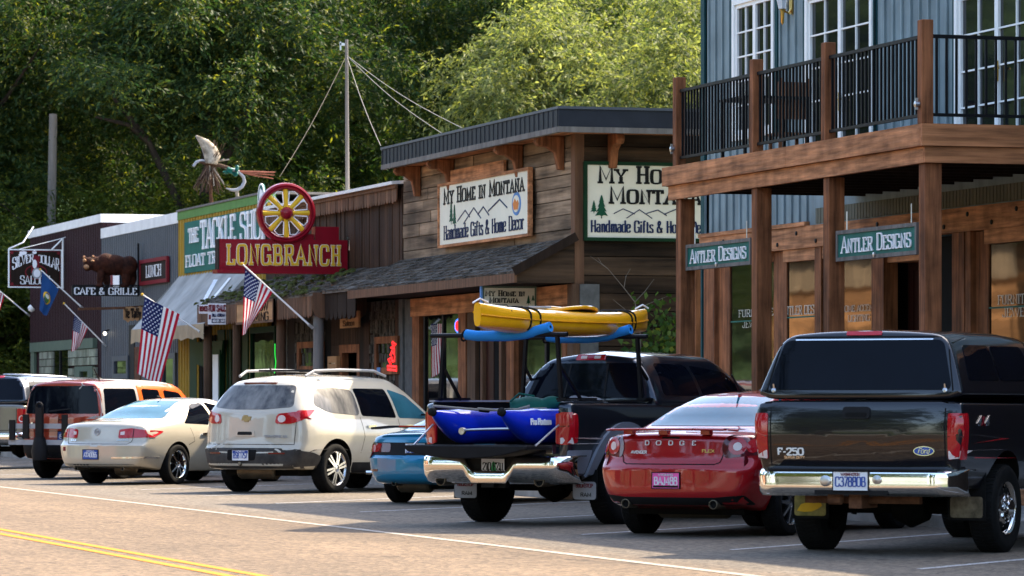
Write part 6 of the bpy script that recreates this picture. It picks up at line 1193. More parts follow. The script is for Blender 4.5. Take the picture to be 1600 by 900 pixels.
for sg in (1, -1): patch('tail_lamp', b, rpoly([(sg * .4, .7), (sg * .4, .82), (sg * .87, .82), (sg * .87, .7)], .03), 'rear', 'lamp_deep', V, .01); patch('tail_lamp', b, rpoly([(sg * .62, .7), (sg * .62, .79), (sg * .87, .8), (sg * .87, .7)], .03), 'rear', 'lamp_red', V, .013); patch('tail_lamp', b, rpoly([(.14, .7), (.14, .82), (.36, .79), (.3, .7)], .03), 'right' if sg > 0 else 'left', 'lamp_red', V, .012); patch('reflector', b, rpoly([(sg * .6, .44), (sg * .78, .44), (sg * .78, .47), (sg * .6, .47)], .01), 'rear', 'lamp_deep', V, .006)
q = MB()
for a, c_ in zip([(-.74, .24, 1.02), (-.4, .14, 1.045), (.4, .14, 1.045)], [(-.4, .14, 1.045), (.4, .14, 1.045), (.74, .24, 1.02)]): q.beam(a, c_, .16, .03)
q.build('spoiler', 'plastic', V, bevel=.008); MB().box(-.25, .25, .05, .075, 1.04, 1.06).build('high_brake_lamp', 'lamp_red', V); plate(b, 0, .74, 'ZX2 418', 'plate_white', 'plate_blue', V)
underside(V, .5, 3.3, .6, .2, .95, .29, muf=(-.25, .5, .27, .5), pipes=((-.35, .08, .28),))
for sg in (1, -1): wheel(V, sg, .865, .95, .31, .2, 'multi', .64); wheel(V, sg, .865, 3.5, .31, .2, 'multi', .64)
# ---------------------------------------------- boxy red-orange wagon and its rear carrier
V = put('boxy_wagon', 'boxy red-orange wagon with dark upright rear glass and grey roof edge', (75, 747), .78, .75, 46)
K = [(0, .36, .8, .8, .885, 1.1, .88, 1.69, .73, 1.745), (.5, .32, .84, .8, .9, 1.1, .9, 1.72, .75, 1.785), (1.6, .28, .84, .8, .905, 1.09, .9, 1.73, .75, 1.795), (2.6, .28, .84, .78, .905, 1.07, .895, 1.70, .74, 1.77), (3.0, .28, .84, .78, .9, 1.05, .89, 1.53, .72, 1.6), (3.45, .28, .84, .76, .9, 1.02, .88, 1.12, .76, 1.17), (4.0, .3, .82, .74, .88, .98, .85, 1.05, .72, 1.09), (4.3, .36, .74, .66, .8, .84, .76, .9, .6, .93)]
vs, fs = loft(K, [(.3, .06), (.45, 0), (.62, 0), (.66, .05), (1.1, .06), (1.7, .13)], 1.2, .07, 4, .045, clip=.17)
body_mesh('body', vs, fs, ['paint_rust', 'under'], V, [(.75, .34, .4, .28), (3.32, .34, .4, .28)]); b = Bvh(vs, fs)
patch('rear_window', b, rpoly([(-.8, 1.17), (.8, 1.17), (.7, 1.67), (-.7, 1.67)], .05), 'rear', 'car_glass', V); patch('quarter_panel', b, rpoly([(.04, 1.08), (1.32, 1.08), (1.32, 1.735), (.14, 1.735)], .05), 'right', 'panel_grey', V, .006); patch('quarter_window', b, rpoly([(.2, 1.15), (1.24, 1.15), (1.24, 1.62), (.3, 1.62)], .05), 'right', 'car_glass', V, .010)
patch('roof_skin', b, rpoly([(-.66, .25), (.66, .25), (.66, 1.0), (-.66, 1.0)], .05), 'top', 'paint_rust', V, .004); patch('roof_edge', b, rpoly([(.6, .2), (.735, .2), (.735, 2.5), (.6, 2.5)], .03), 'top', 'panel_grey', V, .007); patch('roof_panel', b, rpoly([(-.62, 1.05), (.59, 1.05), (.59, 2.5), (-.62, 2.5)], .04), 'top', 'panel_grey', V, .005)
patch('side_door', b, rpoly([(1.34, .5), (3.1, .5), (3.25, 1.06), (2.75, 1.7), (1.34, 1.745)], .07), 'right', 'paint_rust_sunlit', V, .006); patch('door_window', b, rpoly([(1.46, 1.16), (2.0, 1.15), (2.0, 1.6), (1.46, 1.62)], .05), 'right', 'car_glass', V, .012); patch('door_window', b, rpoly([(2.16, 1.14), (3.05, 1.12), (2.66, 1.55), (2.16, 1.6)], .05), 'right', 'car_glass', V, .012); patch('door_window', b, rpoly([(.25, 1.15), (3.05, 1.12), (2.66, 1.55), (.3, 1.62)], .05), 'left', 'car_glass', V, .008)  # door in a brighter orange copy of the body paint, standing in for sunlight
patch('bumper_cladding', b, rpoly([(-.89, .38), (.89, .38), (.89, .62), (-.89, .62)], .03), 'rear', 'plastic', V, .008, .06, .02); patch('fender_cladding', b, rpoly([(.06, .42), (.34, .42), (.34, .85), (.06, .85)], .03), 'right', 'plastic', V, .008)
for sg in (1, -1): patch('tail_lamp', b, rpoly([(sg * .72, .78), (sg * .72, 1.08), (sg * .89, 1.08), (sg * .89, .78)], .03), 'rear', 'lamp_red', V, .01)
seam(b, [(-.8, .86), (.8, .86)], 'rear', V); seam(b, [(-.71, 1.1), (-.69, .65), (.69, .65), (.71, 1.1)], 'rear', V); badge(b, 'rear', 0, 1.06, 'H', .09, .1, 'chrome', V, pen=(.1, .09)); badge(b, 'rear', -.58, 1.0, 'HONDA', .03, .16, 'chrome', V); badge(b, 'rear', .55, 1.03, 'ELEMENT', .03, .2, 'chrome', V); patch('wiper', b, rpoly([(-.25, 1.2), (.2, 1.25), (.2, 1.27), (-.25, 1.23)], .008), 'rear', 'plastic', V, .014)
MB().tube([(.5, .55, 1.77), (.48, .4, 1.98)], .01, 6).build('antenna', 'plastic', V); plate(b, .1, .77, '49 1023A', 'plate_blue', 'plate_white', V); MB().tube([(.77, .35, 1.12), (.77, .35, 1.16)], .07, 12).build('fuel_cap', 'letter_white', V)
underside(V, .4, 3.2, .66, .3, .75, .33, muf=(.3, .35, .36, .5))
for sg in (1, -1): wheel(V, sg, .9, .75, .34, .215, 'alloy6', .62); wheel(V, sg, .9, 3.32, .34, .215, 'alloy6', .62)
T = thing('hitch_carrier', 'folded black and silver cargo carrier on the back of the boxy wagon', 'carrier', V.location, V.rotation_euler.z, local=True)
for z in (.95, .66): MB().box(-.95, .62, -.22, -.18, z - .045, z + .045).build('rail', 'silver_paint', T)
for x, z0, z1 in ((-.85, .7, 1.06), (-.55, .72, 1.16), (.3, .72, 1.16)): MB().box(x - .06, x + .06, -.26, -.225, z0, z1).build('upright', 'plastic', T)
q = MB(); q.tube([(-.22, -.28, .34), (-.22, -.28, .5), (-.22, -.28, .75)], [.13, .15, .1], 12); q.box(-.29, -.15, -.32, -.25, .72, 1.28); q.build('mast', 'plastic', T); q = MB(); q.tube([(-.22 + .07 * math.cos(t * .5236), -.29, 1.3 + .07 * math.sin(t * .5236)) for t in range(12)], .022, 6, closed=True); q.build('hook', 'plastic', T); MB().beam((-.22, -.25, .45), (-.1, .4, .4), .07, .07).build('drawbar', 'plastic', T)
# ---------------------------------------------- pickups
def tube_bumper(parent, prof, half, wrap, mat, name='bumper', y0=0., n=36, dip=None):
    """a bumper: profile (y, z) swept across the car and wrapped round the corners"""
    path = []
    for i in range(n + 1):
        x = lerp(-half, half, i / n); e = max(0, abs(x) - (half - wrap)) / wrap; path.append((x, e ** 2.2 * wrap * 1.15))
    mb = MB(); vs = []; k = len(prof)
    for x, dy in path:
        for y, z in prof:
            zz_ = z
            if dip and abs(x) < dip[0] and z > dip[2]: zz_ = z - dip[1] * min(1, (dip[0] - abs(x)) / .09)
            vs.append((x, y0 + y + dy, zz_))
    mb.add(vs, [(i * k + j, (i + 1) * k + j, (i + 1) * k + j + 1, i * k + j + 1) for i in range(n) for j in range(k - 1)], 0, True); o = mb.build(name, mat, parent, sharp=45); md = o.modifiers.new('solid', 'SOLIDIFY'); md.thickness = .012; md.offset = 0; return o
def cab(parent, K, mat, rear, side, rearw, lf=.8, bow=.05, glass='car_glass', rr=.05):
    vs, fs = loft(K, rear, lf, bow, 3, rr, fbow=.1, fr=.05, ns=34); body_mesh('cab', vs, fs, [mat, 'under'], parent); b = Bvh(vs, fs)
    if rearw: patch('rear_window', b, rpoly(rearw, .05), 'rear', glass, parent)
    for sd in ('right', 'left'):
        for q in side: patch('door_window', b, rpoly(q, .06), sd, glass, parent)
    return b
def truck_hull(y1, w, zb, zt, cabz=1.3):
    return [(0, zb, w * .92, (zb + zt) / 2 + .1, w, zt - .06, w * .99, zt, w * .95, zt + .005), (2.0, zb - .03, w * .92, 1.0, w, zt - .08, w * .99, zt, w * .93, zt + .005), (y1 - 1.6, zb - .05, w * .92, 1.0, w, zt - .1, w * .98, zt - .02, w * .9, zt + .02), (y1 - .5, zb - .05, w * .9, .95, w * .985, zt - .18, w * .95, zt - .08, w * .8, zt - .03), (y1, zb - .05, w * .85, .9, w * .93, zt - .3, w * .9, zt - .2, w * .7, zt - .15)]
mk('flap_steel', (.11, .1, .075), .4, metal=.5, var=.6, vs=9); mk('flap_art', (.2, .2, .05), .4, var=.5, vs=9, col2=(.2, .16, .05))
# -- black pickup with the cap
V = put('black_pickup', 'black pickup with a canopy cap, chrome bumper and fish mud flap', (1280, 858), .87, 1.25, 43, 'truck')
vs, fs = loft(truck_hull(6.2, 1.0, .58, 1.385), [(.74, .02), (.8, .012), (.86, -.004), (.96, -.02), (1.08, -.028), (1.2, -.024), (1.3, -.01), (1.36, .006), (1.4, .02)], .6, .03, 4, .04, ns=60); body_mesh('body', vs, fs, ['paint_black', 'under'], V, [(1.25, .4, .53, .3), (5.15, .4, .53, .3)]); b = Bvh(vs, fs)
KC = [(.0, 1.392, .95, 1.44, .975, 1.48, .972, 1.965, .80, 2.01), (.7, 1.392, .95, 1.44, .98, 1.48, .975, 1.985, .82, 2.03), (1.6, 1.392, .95, 1.44, .98, 1.48, .975, 1.985, .82, 2.035), (2.3, 1.392, .95, 1.44, .98, 1.48, .97, 1.96, .80, 2.01)]
vs, fs = loft(KC, [(1.39, 0), (1.46, .01), (2.05, .2)], .9, .04, 3, .04, fbow=.03, fr=.05, ns=30, clip=.2); body_mesh('canopy_cap', vs, fs, ['paint_black', 'under'], V); bc = Bvh(vs, fs)
patch('cap_window', bc, rpoly([(-.88, 1.48), (.88, 1.48), (.76, 1.925), (-.76, 1.925)], .07), 'rear', 'car_glass', V, .008); seam(bc, [(-.88, 1.42), (-.89, 1.48), (-.79, 1.955), (.79, 1.955), (.89, 1.48), (.88, 1.42)], 'rear', V, .006, 'seam', .004); patch('window_bead', bc, rpoly([(-.66, 1.926), (.66, 1.926), (.66, 1.936), (-.66, 1.936)], .004), 'rear', 'chrome', V, .006); patch('high_brake_lamp', bc, rpoly([(-.17, 1.968), (.17, 1.968), (.17, 1.998), (-.17, 1.998)], .008), 'rear', 'lamp_red', V, .012)
for sd in ('right', 'left'): patch('cap_side_window', bc, rpoly([(.3, 1.56), (1.1, 1.56), (1.06, 1.88), (.42, 1.88)], .06), sd, 'car_glass', V, .006); patch('cap_side_window', bc, rpoly([(1.14, 1.56), (2.1, 1.56), (1.98, 1.88), (1.1, 1.88)], .06), sd, 'car_glass', V, .006)
for x in (-.82, .82): l, n = bc.hit('rear', x, 1.475); q = MB(); q.lathe([(0, .02), (.022, .012), (.022, 0)], l, n, 10); q.beam(l, l + Vector((0, -.012, .06)), .014, .01); q.build('cap_latch', 'steel', V)
bcab = cab(V, [(2.36, 1.3, .94, 1.36, .97, 1.42, .955, 1.86, .70, 1.93), (2.9, 1.3, .95, 1.36, .98, 1.42, .965, 1.9, .74, 1.97), (3.9, 1.3, .95, 1.36, .98, 1.42, .965, 1.9, .74, 1.97), (4.25, 1.3, .95, 1.36, .97, 1.4, .95, 1.8, .74, 1.87), (4.75, 1.28, .94, 1.33, .96, 1.36, .93, 1.42, .85, 1.44)], 'paint_black', [(1.3, 0), (1.95, .1)], [[(2.55, 1.45), (3.2, 1.45), (3.2, 1.83), (2.62, 1.83)], [(3.28, 1.44), (4.4, 1.42), (4.05, 1.78), (3.28, 1.84)]], None)
seam(b, [(-.835, 1.375), (-.835, .80), (.835, .80), (.835, 1.375)], 'rear', V, .006); seam(b, [(-.97, 1.377), (.97, 1.377)], 'rear', V, .006)
patch('tailgate_handle', b, rpoly([(-.13, 1.22), (.13, 1.22), (.13, 1.325), (-.13, 1.325)], .03), 'rear', 'plastic', V, .016); patch('handle_recess', b, rpoly([(-.1, 1.235), (.1, 1.235), (.1, 1.275), (-.1, 1.275)], .015), 'rear', 'seam', V, .02)
for sg in (1, -1):
    patch('tail_lamp', b, rpoly([(sg * .862, .86), (sg * .862, 1.27), (sg * .99, 1.27), (sg * .99, .86)], .02), 'rear', 'lamp_red', V, .012, .05); patch('tail_lamp', b, rpoly([(.03, .86), (.03, 1.27), (.13, 1.27), (.17, .86)], .02), 'right' if sg > 0 else 'left', 'lamp_red', V, .013, .05); patch('reverse_lamp', b, rpoly([(sg * .866, .865), (sg * .866, .94), (sg * .985, .94), (sg * .985, .865)], .01), 'rear', 'lamp_clear', V, .016); patch('lamp_divider', b, rpoly([(sg * .868, 1.06), (sg * .868, 1.07), (sg * .985, 1.07), (sg * .985, 1.06)], .002), 'rear', 'lamp_deep', V, .015)
badge(b, 'rear', -.64, .925, 'F-250', .06, .25, 'bright_badge', V, pen=(.13, .1)); badge(b, 'rear', -.6, .875, 'SUPER DUTY', .022, .2, 'chrome', V); l, n = b.hit('rear', .64, .935); q = MB(); q.prism(disc(0, 0, .1, .043), l, (1, 0, 0), VZ, .01); em = q.build('emblem', 'chrome', V); q = MB(); q.prism(disc(0, 0, .09, .035), l + Vector((0, -.0105, 0)), (1, 0, 0), VZ, .004); q.build('emblem_field', 'plate_blue', em); t_ = MB(); text(t_, 'Ford', l + Vector((0, -.0148, -.02)), (1, 0, 0), VZ, .045, .11, pen=(.07, .05), depth=.002, slant=.25); t_.build('emblem_lettering', 'chrome', em)
badge(b, 'right', .42, 1.2, '4', .085, .11, 'steel', V, slant=.2); badge(b, 'right', .53, 1.2, 'X', .08, .08, 'barn_red', V); badge(b, 'right', .63, 1.2, '4', .085, .11, 'steel', V, slant=.2)
tube_bumper(V, [(.1, .765), (-.06, .765), (-.115, .74), (-.125, .70), (-.115, .655), (-.125, .62), (-.11, .57), (-.05, .535)], 1.0, .24, 'chrome', y0=-.03)
q = MB(); q.box(-.98 + .18, .98 - .18, -.16, -.04, .752, .772); q.box(-.35, .35, -.15, -.02, .545, .6); q.build('step_pad', 'plastic', V); plb = Bvh(*((lambda m: (m.v, m.f))(MB().box(-.4, .4, -.155, 0, .56, .76)))); plate(plb, 0, .665, 'C37880B', 'plate_white', 'plate_blue', V, 'WASHINGTON', 'barn_red', .33, .165, .01); q = MB(); q.lathe([(.05, 0), (.05, .02), (.03, .03), (0, .028)], (-.24, -.155, .665), (0, -1, 0), 14); q.lathe([(.04, 0), (.04, .02), (.0, .03)], (.25, -.155, .68), (0, -1, 0), 14); q.build('bumper_bolt', 'steel', V)
underside(V, .1, 5.2, .62, .6, 1.25, .4, True, muf=(.2, 2.6, .55, .5), pipes=((.75, .75, .52),)); q = MB(); q.box(-.06, .06, -.05, .35, .42, .53); q.beam((-.55, .15, .5), (.55, .15, .5), .07, .08); q.lathe([(0, -.08), (.05, -.06), (.05, .06), (0, .08)], (-.2, -.02, .5), (1, 0, 0), 10); q.build('tow_hitch', 'rust', V)
for sg, x in ((-1, -.76), (1, .76)):
    MB().box(x - .18, x + .18, .76, .775, .3, .74).build('mud_flap', 'rubber', V); f = MB(); f.prism(rpoly([(-.155, 0), (.155, 0), (.155, .19), (-.155, .19)], .03), (x, .759, .325), (1, 0, 0), VZ, .006); o = f.build('flap_plate', 'flap_art' if sg < 0 else 'flap_steel', V)
    if sg < 0: f = MB(); f.prism([(-.13, .04), (-.09, .1), (-.03, .12), (.04, .11), (.1, .13), (.12, .09), (.08, .06), (.02, .035), (-.06, .03)], (x, .752, .33), (1, 0, 0), VZ, .002); f.build('fish_mark', 'gold_paint', o)
for sg in (1, -1): wheel(V, sg, .985, 1.25, .4, .26, 'steel', .6, 'chrome'); wheel(V, sg, .985, 5.15, .4, .26, 'steel', .6, 'chrome')
mirror_pod(V, -1, 1.2, 4.2, 1.5, 'plastic', 1.3)
# -- charcoal pickup, tailgate down
V = put('charcoal_pickup', 'charcoal pickup with its tailgate down and a ladder rack carrying a yellow kayak', (765, 815), .83, 1.2, 49, 'truck'); RAM = V
vs, fs = loft(truck_hull(5.9, .985, .54, 1.375), [(0, 0), (2, 0)], .6, .07, 4, .06, ns=60); body_mesh('body', vs, fs, ['paint_charcoal', 'bed_liner'], V, [(1.2, .44, .57, .3), (4.75, .42, .53, .3)], [(-.82, .82, -.4, 1.78, .88, 1.6)]); b = Bvh(vs, fs)
bcab = cab(V, [(1.92, 1.28, .93, 1.36, .96, 1.42, .94, 1.83, .68, 1.925), (2.5, 1.28, .95, 1.36, .98, 1.42, .965, 1.87, .73, 1.97), (3.7, 1.28, .95, 1.36, .98, 1.42, .965, 1.86, .73, 1.96), (4.05, 1.28, .95, 1.36, .97, 1.4, .95, 1.74, .74, 1.83), (4.6, 1.26, .94, 1.32, .96, 1.35, .93, 1.40, .85, 1.42)], 'paint_charcoal', [(1.3, 0), (1.42, 0), (1.9, .17)], [[(2.15, 1.45), (2.95, 1.44), (2.95, 1.80), (2.3, 1.82)], [(3.03, 1.43), (4.2, 1.42), (3.8, 1.72), (3.03, 1.80)]], [(-.8, 1.42), (.8, 1.42), (.66, 1.82), (-.66, 1.82)])
patch('cab_door', bcab, rpoly([(2.05, 1.32), (4.3, 1.32), (3.85, 1.8), (2.2, 1.88)], .05), 'right', 'paint_charcoal', V, .002); patch('high_brake_lamp', bcab, rpoly([(-.2, 1.855), (.2, 1.855), (.19, 1.915), (-.19, 1.915)], .015), 'rear', 'lamp_red', V, .012); patch('lamp_lens', bcab, rpoly([(-.13, 1.87), (-.05, 1.87), (-.05, 1.9), (-.13, 1.9)], .005), 'rear', 'lamp_clear', V, .016); patch('lamp_lens', bcab, rpoly([(.05, 1.87), (.13, 1.87), (.13, 1.9), (.05, 1.9)], .005), 'rear', 'lamp_clear', V, .016)
for x in (-.27, .27): seam(bcab, [(x, 1.43), (x * .92, 1.81)], 'rear', V, .012, 'plastic', .009, name='slider_frame')
for sg in (1, -1):
    patch('tail_lamp', b, rpoly([(sg * .835, .90), (sg * .835, 1.26), (sg * .99, 1.26), (sg * .99, .90)], .025), 'rear', 'lamp_red', V, .012, .05); patch('tail_lamp', b, rpoly([(.03, .9), (.03, 1.26), (.16, 1.24), (.19, .93)], .025), 'right' if sg > 0 else 'left', 'lamp_red', V, .014, .05); patch('reverse_lamp', b, rpoly([(sg * .845, .91), (sg * .845, .98), (sg * .97, .98), (sg * .97, .91)], .012), 'rear', 'lamp_clear', V, .017); patch('lamp_divider', b, rpoly([(sg * .845, 1.1), (sg * .845, 1.112), (sg * .985, 1.112), (sg * .985, 1.1)], .003), 'rear', 'lamp_deep', V, .016)
    ring = [(1.2 + .72 * math.cos(t), .47 + .68 * math.sin(t)) for t in np.linspace(math.pi * .04, math.pi * .96, 24)] + [(1.2 + .575 * math.cos(t), .47 + .545 * math.sin(t)) for t in np.linspace(math.pi * .96, math.pi * .04, 24)]
    patch('wheel_flare', b, ring, 'right' if sg > 0 else 'left', 'paint_flare', V, .035, .08, .03)
    MB().box(sg * .845 - .035, sg * .845 + .035, .02, 1.88, 1.375, 1.395).build('bed_rail_cap', 'silver_paint' if sg < 0 else 'plastic', V)
    patch('lower_panel', b, rpoly([(.06, .6), (.46, .58), (.52, .84), (.06, .84)], .02), 'right' if sg > 0 else 'left', 'paint_flare', V, .01)
q = MB(); tg = [(-.80, -.02), (.80, -.02), (.80, -.5)] + [(.78 * math.cos(t), -.5 - .1 * math.sin(t)) for t in np.linspace(.12, math.pi - .12, 14)] + [(-.80, -.5)]

te = [(-.8, .895), (-.8, .85)] + [(x, .75 + .10 * (abs(x + .05) / .8) ** 2.2) for x in np.linspace(-.76, .76, 16)] + [(.8, .85), (.8, .895)]; q.prism(te, (0, -.03, 0), (1, 0, 0), VZ, .57); o = q.build('tailgate', 'plastic', V, bevel=.012); MB().box(-.78, .78, -.58, -.04, .897, .901).build('tailgate_liner', 'bed_liner', o); q = MB(); q.box(.74, .82, -.1, -.02, .8, .9); q.box(-.82, -.74, -.1, -.02, .8, .9); q.build('hinge', 'chrome', o)
for sg in (1, -1): q = MB(); q.tube([(sg * .80, -.42, .89), (sg * .83, .02, 1.12)], .011, 6); q.build('tailgate_cable', 'steel', o)
tube_bumper(V, [(.08, .775), (-.07, .775), (-.11, .755), (-.125, .70), (-.12, .63), (-.1, .56), (-.03, .49), (.05, .47)], 1.0, .22, 'chrome', dip=(.33, .15, .56)); MB().box(-.3, .3, -.06, -.02, .55, .785).build('plate_recess', 'near_black', V); plb = Bvh(*((lambda m: (m.v, m.f))(MB().box(-.4, .4, -.07, 0, .56, .8)))); plate(plb, .03, .665, '210 FZU', 'plate_white', 'near_black', V, '', out=.006, bar=None); q = MB(); l = Vector((.04, -.078, .655)); q.prism([(-.035, -.05), (.035, -.05), (.02, .04), (0, .06), (-.02, .04)], l, (1, 0, 0), VZ, .003); q.build('plate_tree', 'plate_green', V)
q = MB()
for x in (-.83, -.42, .42, .83): q.lathe([(.022, 0), (.022, .008), (0, .01)], (x, -.118 + (.02 if abs(x) > .8 else 0), .69), (0, -1, 0), 12)
q.build('bumper_sensor', 'near_black', V)
underside(V, .1, 5.0, .62, .62, 1.2, .42, True, pipes=((-.68, -.06, .5), (.62, -.06, .5)), pipe_r=.065); q = MB(); q.box(-.055, .055, -.1, .3, .43, .53); q.box(-.16, .16, -.02, .06, .42, .5); q.beam((-.6, .1, .5), (.6, .1, .5), .07, .08); q.build('tow_hitch', 'near_black', V)
for x in (-.78, .8):
    MB().box(x - .16, x + .16, .62, .635, .28, .62).build('mud_flap', 'rubber', V); f = MB(); f.prism(rpoly([(-.15, 0), (.15, 0), (.15, .2), (-.15, .2)], .04), (x, .618, .285), (1, 0, 0), VZ, .005); o = f.build('flap_plate', 'silver_paint', V); t_ = MB(); text(t_, 'BUCKSTOP', Vector((x, .612, .42)), (1, 0, 0), VZ, .04, .22, pen=(.1, .08), depth=.001); t_.build('flap_lettering', 'barn_red', o); t_ = MB(); text(t_, 'RAM', Vector((x + .02, .612, .32)), (1, 0, 0), VZ, .04, .14, pen=(.13, .1), depth=.001); t_.build('flap_lettering', 'near_black', o)
for sg in (1, -1): wheel(V, sg, 1.0, 1.2, .42, .28, 'multi', .58); wheel(V, sg, 1.0, 4.75, .42, .28, 'multi', .58)
mirror_pod(V, 1, 1.25, 3.95, 1.42, 'plastic', 1.2)
# ladder rack: part of the truck
ZR = 2.12
for y in (.12, 1.86):
    q = MB(); q.tube([(-.92 if y < 1 else -.86, y, ZR), (.88, y, ZR)], .026, 8); bar = q.build('rack_crossbar', 'black_metal', V)
    for sg in (1, -1):
        q = MB(); q.beam((sg * .80, y, 1.39), (sg * .75, y, ZR - .02), .036, .045); q.beam((sg * .8, y + .42, 1.4), (sg * .77, y + .01, 1.78), .025, .03); q.box(sg * .84 - .06, sg * .84 + .06, y - .07, y + .6, 1.396, 1.42); q.build('rack_post', 'black_metal', V)
def in_truck(name, label, cat): return thing(name, label, cat, RAM.location, RAM.rotation_euler.z, local=True)
# kayak
mk('kayak_seam', (.6, .24, .004), .4)
T = in_truck('kayak', 'yellow kayak strapped to the ladder rack of the charcoal pickup', 'kayak'); kx, kz, y0, y1 = .2, ZR + .03, -.66, 2.95
def kay(u, v):
    y = lerp(y0, y1, v); s = math.sin(math.pi * min(1, max(0, v * .96 + .02))) ** .85; w = .36 * s + .012; rock = .06 * abs(2 * v - 1) ** 2.6; th = 2 * math.pi * u
    c_, s_ = math.cos(th), math.sin(th); x = w * (abs(c_) ** .72) * (1 if c_ > 0 else -1); hgt = .165 + .055 * s
    z = kz + rock + .12 + (hgt * (abs(s_) ** .7) * (.62 if s_ > 0 else -.75)); z += .03 * (abs(2 * v - 1)) ** 2 * (s_ > 0)
    return (kx + x, y, z)
q = MB(); q.grid(kay, 40, 48); q.add([kay(i / 20, 0) for i in range(20)], [list(range(20))]); q.add([kay(i / 20, 1) for i in range(20)], [list(range(19, -1, -1))]); hull = q.build('hull', 'kayak_yellow', T, sharp=60)
q = MB(); rim_ = [(kx + .24 * math.cos(t) * (1 if True else 0), 1.25 + .48 * math.sin(t), kz + .275 + .02 * math.cos(2 * t)) for t in np.linspace(0, 2 * math.pi, 26)[:-1]]; q.tube(rim_, .022, 8, closed=True); q.build('cockpit_rim', 'kayak_yellow', T)
for u in (0., .5): q = MB(); q.tube([Vector(kay(u, v)) for v in np.linspace(.0, 1, 40)], .014, 6); q.build('gunwale_seam', 'kayak_seam', T)
q = MB(); q.lathe([(.11, 0), (.11, .02), (.09, .03), (0, .032)], Vector(kay(.25, .78)) + Vector((0, 0, -.01)), (0, 0, 1), 18); q.build('hatch_cover', 'strap', T)
q = MB(); q.prism([(p[0], p[1]) for p in rim_], (0, 0, kz + .262), (1, 0, 0), (0, 1, 0), .01); q.build('cockpit_opening', 'near_black', T)
for y in (.05, .2, 2.25, 2.38):
    v = (y - y0) / (y1 - y0); q = MB(); q.tube([Vector(kay(u, v)) + Vector((0, 0, .004 if u < .5 else -.004)) + (Vector(kay(u, v)) - Vector((kx, y, kz + .12))).normalized() * .006 for u in np.linspace(-.12, .62, 26)], .011, 5); q.build('tie_strap', 'strap', T)
for v in (.02, .985): c_ = Vector(kay(.25, v)); q = MB(); q.tube([c_ + Vector((-.03, -.12 if v < .5 else -.1, .0)), c_ + Vector((0, -.02 if v < .5 else .02, .05)), c_ + Vector((.03, .1, .01))], .01, 6); q.build('grab_handle', 'letter_white', T)
for v in (.12, .2): c_ = Vector(kay(.22, v)); q = MB(); q.tube([c_ + Vector((-.1, 0, .012)), c_ + Vector((.02, .05, .015)), Vector(kay(.06, v)) + Vector((.005, 0, 0))], .006, 5); q.build('deck_line', 'strap', T)
MB().tube([Vector(kay(.25, .3)) + Vector((-.02, 0, .02)), Vector(kay(.25, .42)) + Vector((0, 0, .03))], .02, 6).build('paddle_shaft', 'silver_paint', T)
for y, lab in ((.12, 'blue foam pad wrapped over the rear rack bar under the kayak stern'), (1.86, 'blue foam pad wrapped over the front rack bar under the kayak bow')):
    T = in_truck('foam_pad', lab, 'foam pad'); q = MB(); q.tube([(-.45, y, ZR + .01), (-.3, y, ZR - .008), (.1, y, ZR - .012), (.35, y, ZR + .01), (.62, y, ZR + .075), (.66, y, ZR + .085)], .058, 12); q.build('foam', 'foam_blue', T)
    q = MB(); d_ = Vector((.9, 0, .22)).normalized(); q.lathe([(.018, .0), (.018, .002), (0, .002)], Vector((.66, y, ZR + .085)) + d_ * .001, d_, 10); q.build('core_hole', 'seam', T)
    q = MB(); q.tube([(-.47 + .02 * math.cos(t), y + .065 * math.sin(t), ZR + .06 * math.cos(t)) for t in np.linspace(0, 6.28, 13)[:-1]], .012, 5, closed=True); q.build('tie_strap', 'strap', T)
# raft of two tubes, oars, bag, netting
T = in_truck('inflatable_raft', 'blue inflatable raft with two pointed tubes lying over the open tailgate', 'raft')
for x, yt in ((-.5, -.5), (.36, -.42)):
    q = MB(); n = 26; pth = []; rs = []
    for i in range(n + 1):
        t = i / n; r_ = .2 * min(1, (t * 3.6 + .05) ** .75) if t < .8 else .2 * max(.3, 1 - (t - .8) * 2); pth.append((x + .06 * t, yt + t * 2.15, .90 + .2 + .16 * max(0, 1 - t * 3.2) ** 1.6)); rs.append(r_)
    q.tube(pth, rs, 20); o = q.build('raft_tube', 'raft_blue', T)
    q = MB(); q.lathe([(.045, -.02), (.05, .02), (.03, .05), (0, .06)], Vector(pth[0]) + Vector((0, .01, 0)), (0, -1, .4), 12); q.build('nose_cone', 'strap', o)
q = MB(); q.tube([(-.28, -.18, 1.06), (.0, -.16, 1.07), (.3, -.14, 1.075)], .014, 8); q.lathe([(.04, -.02), (.04, .02), (0, .02)], (-.3, -.19, 1.05), (0, -1, 0), 10); q.build('frame_tube', 'steel', T)
q = MB(); text(q, 'Pro Pontoon', Vector((.578, .05, 1.12)), (0, 1, .0), (-.2, 0, 1), .07, .42, pen=(.07, .06), slant=.25, depth=.012); q.build('raft_lettering', 'letter_white', T)
for p in ([(-.62, -.3, 1.33), (-.2, .1, 1.28), (.25, .7, 1.3)], [(-.25, .05, 1.3), (.15, .1, 1.27), (.34, .2, 1.33)]): T2 = in_truck('oar', 'pale oar shaft lying across the blue raft tubes, longer one' if p[0][0] < -.5 else 'short pale oar shaft lying across the blue raft tubes', 'oar'); MB().tube(p, .014, 8).build('shaft', 'wire', T2); MB().lathe([(.022, -.06), (.024, 0), (.022, .06)], p[1], Vector(p[1]) - Vector(p[0]), 8).build('oar_collar', 'strap', T2)
